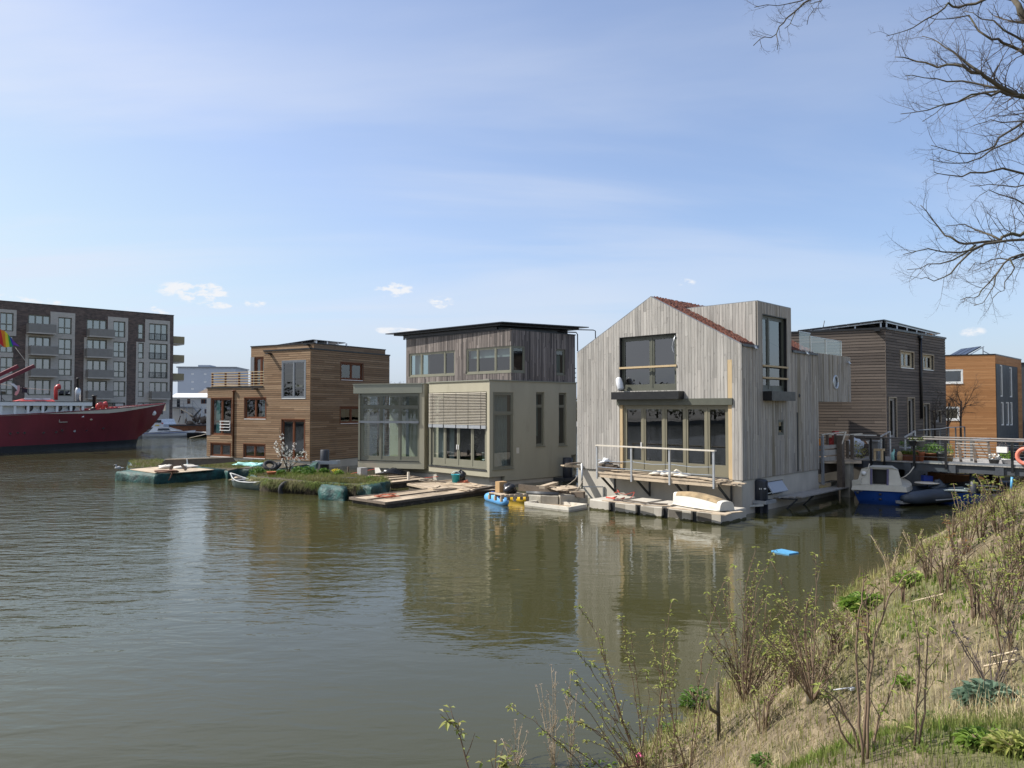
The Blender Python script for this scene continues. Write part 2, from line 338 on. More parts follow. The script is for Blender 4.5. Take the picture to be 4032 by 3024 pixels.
def leafmat(name, cols, patch=None, patchscale=.8, trans=.35):
    m, nt, b = newmat(name); g = nd(nt, 'ShaderNodeNewGeometry'); k = len(cols)
    c = rampn(nt, g.outputs['Random Per Island'], [(i / (k - 1), q) for i, q in enumerate(cols)])
    if patch: c = mixc(nt, maprange(nt, noise(nt, coords(nt), patchscale, 4, .6), .40, .56, 0, .85, True), c, rampn(nt, g.outputs['Random Per Island'], [(i / (len(patch) - 1), q) for i, q in enumerate(patch)]))
    nt.links.new(c, b.inputs['Base Color']); b.inputs['Roughness'].default_value = .6; b.inputs['Specular IOR Level'].default_value = .3
    tr = nd(nt, 'ShaderNodeBsdfTranslucent'); nt.links.new(c, tr.inputs[0]); mx = nd(nt, 'ShaderNodeMixShader'); mx.inputs[0].default_value = trans
    nt.links.new(b.outputs[0], mx.inputs[1]); nt.links.new(tr.outputs[0], mx.inputs[2]); nt.links.new(mx.outputs[0], nt.nodes['Material Output'].inputs[0]); return m
leafmat('young_leaf', [(.25, .29, .06), (.32, .33, .09), (.18, .24, .045), (.36, .32, .13)])
leafmat('dark_leaf', [(.07, .15, .02), (.11, .21, .03), (.05, .11, .02), (.15, .25, .04)])
leafmat('blue_leaf', [(.12, .19, .13), (.16, .24, .16), (.09, .15, .10)])
leafmat('bright_leaf', [(.15, .25, .035), (.21, .31, .05), (.10, .18, .03)])
leafmat('bank_grass', [(.52, .44, .22), (.42, .35, .165), (.58, .50, .26), (.31, .32, .105), (.26, .33, .08)], [(.17, .23, .045), (.11, .165, .03), (.24, .27, .07), (.33, .28, .13)], .6, .3)
leafmat('bank_straw', [(.54, .46, .27), (.42, .345, .19), (.63, .54, .33), (.29, .23, .13)], None, .55, .25)
leafmat('bright_weed', [(.13, .20, .03), (.19, .27, .05), (.09, .15, .02)])
leafmat('lawn_grass', [(.14, .195, .035), (.19, .25, .05), (.10, .15, .025), (.30, .28, .11)], [(.27, .24, .11), (.15, .2, .04)], .9, .3)
leafmat('island_grass', [(.10, .16, .025), (.15, .21, .035), (.20, .23, .05), (.08, .12, .02)], [(.28, .22, .12), (.20, .19, .07), (.14, .14, .05)], .9, .3)
leafmat('far_foliage', [(.075, .075, .05), (.055, .06, .035), (.095, .09, .06)], None, 1, .15)
# brick wall
def brick():
    m, nt, b = newmat('brick'); t = nd(nt, 'ShaderNodeTexCoord'); sp = nd(nt, 'ShaderNodeSeparateXYZ'); nt.links.new(t.outputs['Object'], sp.inputs[0])
    al = mathn(nt, 'ADD', mathn(nt, 'MULTIPLY', sp.outputs[0], .707), mathn(nt, 'MULTIPLY', sp.outputs[1], .707)); cb = nd(nt, 'ShaderNodeCombineXYZ')
    nt.links.new(al, cb.inputs[0]); nt.links.new(sp.outputs[2], cb.inputs[1])
    br = nd(nt, 'ShaderNodeTexBrick', ins={'Scale': 1.0, 'Color1': (.175, .125, .10, 1), 'Color2': (.09, .068, .06, 1), 'Mortar': (.10, .09, .08, 1), 'Mortar Size': .012, 'Brick Width': .42, 'Row Height': .14}); nt.links.new(cb.outputs[0], br.inputs['Vector'])
    c = mixc(nt, .5, br.outputs[0], rampn(nt, noise(nt, t.outputs['Object'], 2.6, 6, .7), [(.3, (.5, .5, .5)), (.7, (1.6, 1.5, 1.45))]), 'MULTIPLY')
    nt.links.new(c, b.inputs['Base Color']); b.inputs['Roughness'].default_value = .9
brick()
def netting():   # green scaffold netting wrapped round floats
    m, nt, b = newmat('teal_net'); v = coords(nt)
    w = nd(nt, 'ShaderNodeTexVoronoi', ins={'Scale': 9.0}); nt.links.new(v, w.inputs['Vector'])
    n = noise(nt, v, 3.2, 6, .65, .5)
    c = rampn(nt, n, [(.32, (.004, .022, .020)), (.5, (.007, .048, .043)), (.64, (.010, .085, .075)), (.82, (.025, .17, .145))])
    c = mixc(nt, maprange(nt, noise(nt, v, 1.1, 5), .5, .7, 0, .45, True), c, (.03, .05, .035))
    nt.links.new(c, b.inputs['Base Color']); b.inputs['Roughness'].default_value = .65
    bump(nt, b, mathn(nt, 'ADD', n, mathn(nt, 'MULTIPLY', w.outputs[0], .4)), .9, .04)
netting()
def moss():
    m, nt, b = newmat('sedum_roof'); v = coords(nt); n = noise(nt, v, 9, 8, .75)
    c = rampn(nt, n, [(.3, (.03, .012, .007)), (.48, (.095, .028, .016)), (.6, (.14, .048, .026)), (.72, (.14, .11, .04))])
    nt.links.new(c, b.inputs['Base Color']); b.inputs['Roughness'].default_value = .95; bump(nt, b, n, 1.0, .05)
moss()
def glass(name, tint=(.80, .86, .84), lo=.06, hi=1.35, rough=0.0):
    m, nt, b = newmat(name); nt.nodes.remove(b)
    fr = nd(nt, 'ShaderNodeLayerWeight', ins={'Blend': .5}); sch = mathn(nt, 'ADD', mathn(nt, 'MULTIPLY', mathn(nt, 'POWER', fr.outputs['Facing'], 5.0), .96), .04); fac = mathn(nt, 'ADD', mathn(nt, 'MULTIPLY', sch, hi), lo, clamp=True)
    tr = nd(nt, 'ShaderNodeBsdfTransparent'); tr.inputs[0].default_value = (*tint, 1); gl = nd(nt, 'ShaderNodeBsdfGlossy'); gl.inputs['Roughness'].default_value = rough
    bm = nd(nt, 'ShaderNodeBump', ins={'Strength': .05, 'Distance': .02}); nt.links.new(noise(nt, coords(nt), .9, 2), bm.inputs['Height']); nt.links.new(bm.outputs[0], gl.inputs['Normal'])
    mx = nd(nt, 'ShaderNodeMixShader'); nt.links.new(fac, mx.inputs[0]); nt.links.new(tr.outputs[0], mx.inputs[1]); nt.links.new(gl.outputs[0], mx.inputs[2])
    nt.links.new(mx.outputs[0], nt.nodes['Material Output'].inputs[0]); return m
glass('window_glass', (.62, .71, .70), .09); glass('clear_glass', (.93, .97, .95), .02, 1.0); glass('coated_glass', (.40, .47, .50), .13, 1.3); glass('flat_glass', (.18, .23, .27), .26, 1.3)
def darkglass():
    m, nt, b = newmat('dark_glass'); g = nd(nt, 'ShaderNodeNewGeometry')
    c = rampn(nt, g.outputs['Random Per Island'], [(0, (.05, .065, .085)), (.4, (.10, .125, .155)), (.7, (.07, .085, .10)), (1, (.16, .18, .20))])
    c = mixc(nt, maprange(nt, noise(nt, coords(nt, (1, 1, .3)), .9, 4), .4, .6), c, (.055, .06, .068))
    nt.links.new(c, b.inputs['Base Color']); b.inputs['Roughness'].default_value = .06; b.inputs['Specular IOR Level'].default_value = .8
darkglass()
def water():
    m, nt, b = newmat('canal_water'); t = nd(nt, 'ShaderNodeTexCoord'); V = t.outputs['Object']
    def mapped(sc, rz):
        p = nd(nt, 'ShaderNodeMapping'); p.inputs['Scale'].default_value = sc; p.inputs['Rotation'].default_value = (0, 0, radians(rz)); nt.links.new(V, p.inputs[0]); return p.outputs[0]
    a = noise(nt, mapped((.6, 1.5, 1), 8), 1.35, 3, .5, .5); c = noise(nt, mapped((.7, 1.7, 1), -14), 4.2, 3, .55, .3); d = noise(nt, mapped((1, 1, 1), 20), .22, 2, .5)
    calm = maprange(nt, noise(nt, mapped((.5, 1, 1), 30), .07, 3, .5, .5), .36, .62, .35, 1.0, True)
    sp = nd(nt, 'ShaderNodeSeparateXYZ'); nt.links.new(V, sp.inputs[0])
    # sheltered water near the bank on the right is calmer than the open basin on the left
    exposed = maprange(nt, mathn(nt, 'SUBTRACT', mathn(nt, 'MULTIPLY', sp.outputs[1], .55), mathn(nt, 'MULTIPLY', sp.outputs[0], 1.0)), 2, 34, .34, 2.1, True)
    amp = mathn(nt, 'MULTIPLY', calm, exposed)
    h = mathn(nt, 'ADD', mathn(nt, 'ADD', mathn(nt, 'MULTIPLY', a, .044), mathn(nt, 'MULTIPLY', c, .009)), mathn(nt, 'MULTIPLY', d, .03))
    bm = nd(nt, 'ShaderNodeBump', ins={'Distance': 1.0}); nt.links.new(amp, bm.inputs['Strength']); nt.links.new(h, bm.inputs['Height']); nt.links.new(bm.outputs[0], b.inputs['Normal'])
    nt.links.new(mixc(nt, noise(nt, V, .05, 3), (.044, .043, .015), (.054, .052, .021)), b.inputs['Base Color'])
    b.inputs['Roughness'].default_value = .008; b.inputs['IOR'].default_value = 1.333; b.inputs['Specular IOR Level'].default_value = .6
water()
def bankmat():
    m, nt, b = newmat('bank_soil'); v = coords(nt); n = noise(nt, v, 5, 8, .7); n2 = noise(nt, v, .7, 4, .6)
    c = rampn(nt, n, [(.28, (.05, .038, .025)), (.5, (.16, .125, .08)), (.72, (.36, .285, .18))])
    c = mixc(nt, maprange(nt, n2, .45, .62, 0, .6, True), c, (.11, .13, .035)); nt.links.new(c, b.inputs['Base Color']); b.inputs['Roughness'].default_value = .95; bump(nt, b, n, 1.0, .05)
bankmat()
# ------------------------------------------------------------------ building helpers
def interp(pts, u, side):
    for (a, za), (b, zb) in zip(pts[:-1], pts[1:]):
        if b - a < 1e-4: continue
        if (side > 0 and a <= u + 3e-5 and u < b - 3e-5) or (side < 0 and a < u - 3e-5 and u <= b + 3e-5):
            return za + (zb - za) * (u - a) / (b - a)
    return pts[-1][1] if u >= pts[-1][0] - 1e-6 else pts[0][1]
def trapezoids(edges, bot, top, ops):
    cuts = sorted(set([round(e, 5) for e in edges] + [round(p[0], 5) for p in top + bot] + [round(e, 5) for o in ops for e in o[:2]]))
    lo, hi = top[0][0], top[-1][0]; cuts = [c for c in cuts if lo - 1e-4 <= c <= hi + 1e-4]
    for a, b in zip(cuts[:-1], cuts[1:]):
        if b - a < 1e-3: continue
        seg = [(interp(bot, a, 1), interp(bot, b, -1), interp(top, a, 1), interp(top, b, -1))]
        for o in ops:
            if o[0] <= a + 1e-4 and o[1] >= b - 1e-4:
                ns = []
                for za, zb, ta, tb in seg:
                    if o[2] > min(za, zb) and o[2] < max(ta, tb): ns.append((za, zb, min(ta, o[2]), min(tb, o[2])))
                    if o[3] < max(ta, tb) and o[3] > min(za, zb): ns.append((max(za, o[3]), max(zb, o[3]), ta, tb))
                    if o[2] >= max(ta, tb) or o[3] <= min(za, zb): ns.append((za, zb, ta, tb))
                seg = ns
        for s in seg:
            if (s[2] - s[0]) + (s[3] - s[1]) > 4e-3: yield (a, b, *s)
def wall(F, mb, bot, top, ops, o0, o1):
    for a, b, za, zb, ta, tb in trapezoids([], bot, top, ops): mb.trap(F, a, b, za, zb, ta, tb, o0, o1)
def boards_v(F, mb, bot, top, ops, w, gap=.006, th=.022, off=0.0, L=(1.5, 4.2), jit=.006, seed=0, wj=0.0):
    R = random.Random(seed); lo, hi = top[0][0], top[-1][0]; e = [lo]
    while e[-1] < hi - w * .4: e.append(e[-1] + w * (1 + R.uniform(-wj, wj)))
    e[-1] = hi; info = {}
    for a, b, za, zb, ta, tb in trapezoids(e, bot, top, ops):
        k = max(i for i, x in enumerate(e) if x <= a + 1e-4)
        if k not in info:
            z = R.uniform(-1, 4); br = []
            while z < 12: br.append(z); z += R.uniform(*L)
            info[k] = (br, [R.uniform(0, jit) for _ in range(len(br) + 1)])
        br, js = info[k]
        a2 = a + (gap / 2 if abs(a - e[k]) < 1e-4 else 0); b2 = b - (gap / 2 if k + 1 < len(e) and abs(b - e[k + 1]) < 1e-4 else 0)
        cur = (za, zb)
        for i, zz in enumerate(br + [1e9]):
            if zz <= max(cur) + .05: continue
            if zz >= min(ta, tb) - .05:
                mb.trap(F, a2, b2, cur[0], cur[1], ta, tb, off, off + th + js[i]); break
            mb.trap(F, a2, b2, cur[0], cur[1], zz - .002, zz - .002, off, off + th + js[i]); cur = (zz + .002, zz + .002)
def boards_h(F, mb, u0, u1, z0, z1, ops, w, gap=.008, th=.022, off=0.0, L=(1.6, 4.5), jit=.006, seed=0):
    R = random.Random(seed); n = max(1, round((z1 - z0) / w)); w = (z1 - z0) / n
    for i in range(n):
        a, b = z0 + i * w + gap / 2, z0 + (i + 1) * w - gap / 2
        zc = sorted([a, b] + [z for o in ops for z in o[2:4] if a + .004 < z < b - .004])
        x = u0 + R.uniform(-3, 0); brk = []
        while x < u1: brk.append(x); x += R.uniform(*L)
        js = [R.uniform(0, jit) for _ in range(len(brk) + 1)]
        for c, d in zip(zc[:-1], zc[1:]):
            segs = [(u0, u1)]
            for o in ops:
                if o[2] <= c + .005 and o[3] >= d - .005:
                    ns = []
                    for p, q in segs:
                        if o[0] > p: ns.append((p, min(q, o[0])))
                        if o[1] < q: ns.append((max(p, o[1]), q))
                    segs = [s for s in ns if s[1] - s[0] > .004]
            for p, q in segs:
                cs = [p] + [x for x in brk if p + .05 < x < q - .05] + [q]
                for k, (s, t) in enumerate(zip(cs[:-1], cs[1:])):
                    j = js[sum(1 for x in brk if x <= s + 1e-6)]
                    mb.fbox(F, s + (.0015 if k else 0), t - (.0015 if t < q else 0), c, d, off, off + th + j)
def window(root, F, r, cols=2, rows=(), fm='frame_dark_green', gm='window_glass', dep=.06, fw=.06, sash=.045, name='window', botrail=0.0, sill=None, label=None, fr=None):
    u0, u1, z0, z1 = r; f = MB(); a, b = -dep - .07, -dep
    f.fbox(F, u0, u0 + fw, z0, z1, a, b); f.fbox(F, u1 - fw, u1, z0, z1, a, b)
    f.fbox(F, u0 + fw, u1 - fw, z0, z0 + fw, a, b); f.fbox(F, u0 + fw, u1 - fw, z1 - fw, z1, a, b)
    cs = list(fr) if fr else [i / cols for i in range(1, cols)]
    us = [u0 + fw] + [u0 + (u1 - u0) * c for c in cs] + [u1 - fw]
    zs = [z0 + fw] + [z0 + (z1 - z0) * c for c in rows] + [z1 - fw]
    mw = fw * .8
    for u in us[1:-1]: f.fbox(F, u - mw / 2, u + mw / 2, z0 + fw, z1 - fw, a, b)
    g = MB()
    for i in range(len(us) - 1):
        p = us[i] + (mw / 2 if i else 0); q = us[i + 1] - (mw / 2 if i < len(us) - 2 else 0)
        for z in zs[1:-1]: f.fbox(F, p, q, z - mw / 2, z + mw / 2, a, b)
        for k in range(len(zs) - 1):
            c = zs[k] + (mw / 2 if k else 0); d = zs[k + 1] - (mw / 2 if k < len(zs) - 2 else 0); s = sash; e0, e1 = a + .008, b - .018
            br = botrail if (botrail and k == 0) else s
            f.fbox(F, p, p + s, c, d, e0, e1); f.fbox(F, q - s, q, c, d, e0, e1); f.fbox(F, p + s, q - s, c, c + br, e0, e1); f.fbox(F, p + s, q - s, d - s, d, e0, e1)
            o = (a + b) / 2 - .01
            g.quad(F.P(p + s - .005, c + br - .005, o), F.P(q - s + .005, c + br - .005, o), F.P(q - s + .005, d - s + .005, o), F.P(p + s - .005, d - s + .005, o))
    w = f.build(name, fm, root, label); g.build('pane', gm, w)
    if sill:
        s = MB(); s.fbox(F, u0 - .02, u1 + .02, z0 - .04, z0 - .002, -dep, .05); s.build('sill', sill, w)
    return w
def curtain(w, F, u0, u1, z0, z1, o=-.32, amp=.04, wl=.16, mat='curtain', name='curtain'):
    m = MB(); n = max(6, int((u1 - u0) / wl * 6)); vs = []
    for i in range(n + 1):
        u = u0 + (u1 - u0) * i / n; d = o + amp * sin(2 * pi * (u - u0) / wl + .7 * sin(u * 5))
        vs += [F.P(u, z0, d), F.P(u, z1, d), F.P(u, z1, d - .006), F.P(u, z0, d - .006)]
    fs = []
    for i in range(n):
        k = 4 * i; fs += [(k, k + 4, k + 5, k + 1), (k + 3, k + 2, k + 6, k + 7)]
    m.add(vs, fs, True); m.build(name, mat, w)
def edgebar(mb, pts, z, w, h, out=.0):
    for a, b in zip(pts[:-1], pts[1:]): mb.bar((a[0], a[1], z), (b[0], b[1], z), w, h)
def lin(a, b, t): return tuple(x + (y - x) * t for x, y in zip(a, b))

# ------------------------------------------------------------------ setting: water, quay, bank, ground
S0 = (1.1, 8.5); SD = (.6112, .7915); SN = (.7915, -.6112)
def sp(x, y): return ((x - S0[0]) * SD[0] + (y - S0[1]) * SD[1], (x - S0[0]) * SN[0] + (y - S0[1]) * SN[1])
def xy(s, p): return (S0[0] + s * SD[0] + p * SN[0], S0[1] + s * SD[1] + p * SN[1])
def hn(x, y): return sin(x * 1.3 + 2 * sin(y * .7)) * .5 + sin(y * 1.9 + 1.7 * sin(x * .9)) * .35 + sin(x * 3.7 + y * 2.9) * .15
def bank_z(x, y):
    s, p = sp(x, y); p = p + .35 * sin(s * .8) + .2 * sin(s * 2.1 + 1); t = (p + .55) / 4.6
    t = 0 if t < 0 else 1 if t > 1 else t
    z = -.28 + (2.68 - .5 * min(1, max(0, (s - 9) / 14))) * (t * t * (3 - 2 * t) * .75 + t * .25)
    if p < -.55: z += (p + .55) * .8
    return z + .07 * hn(x * 1.6, y * 1.6) * min(1, max(0, p + .4))
def bank_hit(p):
    d = ray_dir(*p); t = 2.0
    while t < 80:
        x, y, z = d[0] * t, d[1] * t, EYE + d[2] * t
        if z <= max(0, bank_z(x, y)): return (x, y, bank_z(x, y))
        t += .03
    return None
def surface(name, mat, rows, kind='structure', smooth=True):
    n = len(rows[0]); vs = [p for r in rows for p in r]; m = MB()
    m.add(vs, [(i * n + j, i * n + j + 1, (i + 1) * n + j + 1, (i + 1) * n + j) for i in range(len(rows) - 1) for j in range(n - 1)], smooth)
    o = m.build(name, mat, None, org=(0, 0, 0)); o['kind'] = kind; return o
m = MB(); m.quad((-900, -900, 0), (900, -900, 0), (900, 1500, 0), (-900, 1500, 0)); m.build('water', 'canal_water', org=(0, 0, 0), kind='structure')
ss = np.concatenate([np.linspace(-60, -9, 30), np.linspace(-8.8, 30, 260), np.linspace(30.5, 90, 60)]); pp = np.concatenate([np.linspace(-3.5, -1.2, 8), np.linspace(-1.1, 6, 72), np.linspace(6.3, 14, 14)])
rows = []
for s in ss:
    r = []
    for p in pp:
        x, y = xy(s, p); r.append((x, y, bank_z(x, y)))
    rows.append(r)
surface('bank', 'bank_soil', rows)
a, b = xy(-700, 13.6), xy(900, 13.6); c, d = xy(900, 700), xy(-700, 700)
m = MB(); m.quad((*a, 2.33), (*b, 2.33), (*c, 2.33), (*d, 2.33)); m.build('ground', 'bank_soil', org=(0, 0, 0), kind='structure')
# far quay on the other side of the basin
FQ = Face(-46.3, 110.3, 45)
def fq(u, o): p = FQ.P(u, 0, o); return (p[0], p[1])
poly = [fq(-260, 0), fq(-3, 0), fq(9, 0), (-38, 118), (10, 128), (160, 150), (900, 400), (900, 1500), (-900, 1500), (-900, -180), fq(-400, 0)]
m = MB(); m.prism(poly[1:-1] + [fq(-300, 0)], -1.5, .85); m.build('quay', 'quay_stone', org=(0, 0, 0), kind='structure')

# ------------------------------------------------------------------ brick apartment block
def apartments():
    F = Face(-50.52, 114.5, -135.8); F.n = (F.n[0], F.n[1])
    r = thing('apartment_building', 'long five storey dark brick apartment block behind the red ship', 'building', (-56, 108, .85))
    zt = 17.75; b0 = .85; L = 46
    rowy = {1: (305, 440), 2: (492, 650), 3: (683, 850), 4: (875, 1040)}
    bays = []
    def RR(x0, y0, x1, y1, o=0): return F.rect(Z1, x0, y0, x1, y1, o)
    big, small = [], []
    for x0, x1, ys in ((262, 470, ((262, 415), (465, 615), (663, 815), (865, 1010))), (808, 995, ((305, 455), (492, 640), (683, 835), (875, 1025))), (1392, 1562, ((345, 500), (530, 678), (706, 852), (888, 1035)))):
        for y0, y1 in ys: big.append(RR(x0, y0, x1, y1))
    for x0, x1, ys in ((0, 125, ((240, 412), (455, 612), (655, 808), (870, 1010))), (543, 668, ((285, 440), (485, 635), (672, 828), (870, 1020))), (1056, 1168, ((322, 470), (512, 658), (695, 845), (880, 1024))), (1288, 1340, ((345, 485), (522, 668), (702, 850), (884, 1026)))):
        for y0, y1 in ys: small.append(RR(x0, y0, x1, y1))
    ground = [RR(790, 1078, 1165, 1200), RR(1282, 1078, 1520, 1190), RR(265, 1070, 650, 1200)]
    cont = []
    for k in range(2):       # the block goes on to the left, outside the frame
        for (u0, u1, z0, z1) in big[:8]: cont.append((u0 + 15.2 + 12.5 * k, u1 + 15.2 + 12.5 * k, z0, z1))
    ops = big + small + ground
    w = MB(); wall(F, w, [(0, b0), (L, b0)], [(0, zt), (L, zt)], ops, -.35, 0)
    B = Face(*F.P(0, 0, 0)[:2], 44.2 - 90); R_ = F.P(0, 0, -.0); e = F.P(0, 0, -12); e2 = F.P(L, 0, -12); s2 = F.P(L, 0, 0)
    w.hexa([(*F.P(0, 0, -.36)[:2], b0), (*F.P(.35, 0, -.36)[:2], b0), (*F.P(.35, 0, -12)[:2], b0), (*F.P(0, 0, -12)[:2], b0), (*F.P(0, 0, -.36)[:2], zt), (*F.P(.35, 0, -.36)[:2], zt), (*F.P(.35, 0, -12)[:2], zt), (*F.P(0, 0, -12)[:2], zt)])
    w.fbox(F, .36, L, b0, zt, -12, -11.6); w.build('wall', 'brick', r)
    p = MB(); p.fbox(F, -.06, L, zt, zt + .07, -12.1, .06); p.build('roof_edge', 'dark_steel', r)
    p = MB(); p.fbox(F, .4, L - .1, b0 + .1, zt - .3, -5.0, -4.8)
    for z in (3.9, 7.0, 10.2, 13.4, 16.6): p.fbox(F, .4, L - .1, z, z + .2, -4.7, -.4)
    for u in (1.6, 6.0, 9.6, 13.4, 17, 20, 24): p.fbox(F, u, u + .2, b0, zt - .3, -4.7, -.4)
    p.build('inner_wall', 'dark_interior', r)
    # paler masonry fields round the window bays
    lm = MB()
    for rect in (RR(1265, 520, 1582, 1240), RR(1353, 310, 1584, 530), RR(778, 480, 1180, 1240), RR(1005, 283, 1194, 500), RR(232, 452, 692, 1240), RR(468, 238, 700, 475), RR(-160, 205, 153, 450), RR(-160, 440, 118, 1240)):
        wall(F, lm, [(rect[0], rect[2]), (rect[1], rect[2])], [(rect[0], rect[3]), (rect[1], rect[3])], ops, .005 + .004 * (rect[0] * 7 % 1), .06 + .01 * (rect[1] * 3 % 1))
    lm.build('masonry_field', 'light_masonry', r)
    for i, q in enumerate(big): 
        w_ = window(r, F, q, 3, (), 'frame_green_grey', 'flat_glass', .12, .09, .06, 'balcony_door')
        if i % 4 == 1:
            ua = q[0] + .2 + (q[1] - q[0]) * .5 * random.random(); curtain(w_, F, ua, ua + (q[1] - q[0]) * .3, q[2] + .1, q[3] - .1, -.6, .05, .3)
    for i, q in enumerate(small):
        n = 1 if q[1] - q[0] < 1.2 else 2
        w_ = window(r, F, q, n, (.38,), 'frame_green_grey', 'flat_glass', .12, .08, .05, 'window')
        if i % 4 == 2: curtain(w_, F, q[0] + .1, q[0] + .1 + (q[1] - q[0]) * (.3 + .4 * random.random()), q[2] + .1, q[3] - .1, -.6, .05, .3)
    for q in ground: window(r, F, q, 4, (), 'frame_dark_green', 'flat_glass', .12, .1, .05, 'ground_floor_window')
    # balconies
    spots = [RR(243, 350, 500, 437), RR(262, 555, 520, 637), RR(262, 765, 515, 838), RR(808, 398, 1045, 470), RR(785, 580, 1022, 660), RR(795, 775, 1035, 852), RR(795, 968, 1030, 1045), RR(1386, 975, 1560, 1045)]
    for q in spots:
        s = MB(); d = 1.25; s.fbox(F, q[0], q[1], q[2] - .08, q[2] + .08, .07, d); o = s.build('balcony', 'light_masonry', r)
        s = MB(); s.fbox(F, q[0], q[1], q[2] + .08, q[3], d - .04, d); s.fbox(F, q[0], q[0] + .04, q[2] + .08, q[3], .08, d - .04); s.fbox(F, q[1] - .04, q[1], q[2] + .08, q[3], .08, d - .04); s.build('balustrade', 'balcony_mesh', o)
    for q in (RR(1390, 435, 1560, 502), RR(1388, 615, 1556, 675), RR(1386, 795, 1554, 852)):   # french balconies
        s = MB()
        for k in range(16):
            u = q[0] + (q[1] - q[0]) * k / 15; s.fbox(F, u - .02, u + .02, q[2], q[3] - .05, .075, .11)
        s.fbox(F, q[0] - .05, q[1] + .05, q[3] - .05, q[3], .075, .12); s.build('railing', 'dark_steel', r)
    for y0, y1 in ((455, 530), (630, 703), (805, 875)):      # balconies on the end wall
        z0 = F.pix(Z1(1620, y1))[1]; z1 = F.pix(Z1(1620, y0))[1]; s = MB()
        s.hexa([(*F.P(a, 0, b)[:2], z) for z in (z0, z0 + .15) for a, b in ((-.03, -.9), (-2.0, -.9), (-2.0, -3.8), (-.03, -3.8))]); o = s.build('balcony', 'light_masonry', r)
        s = MB()
        for (a, b), (c, d) in (((-.05, -.9), (-2, -.9)), ((-2, -.9), (-2, -3.8)), ((-2, -3.8), (-.05, -3.8))):
            A = F.P(a, 0, b); C = F.P(c, 0, d); s.bar((A[0], A[1], (z0 + z1) / 2 + .1), (C[0], C[1], (z0 + z1) / 2 + .1), .05, z1 - z0 - .15)
        s.build('balustrade', 'brass_panel', o)
plain('balcony_mesh', (.25, .23, .20), .7, .1, 2); plain('brass_panel', (.30, .24, .13), .6, .1, 1)
apartments()

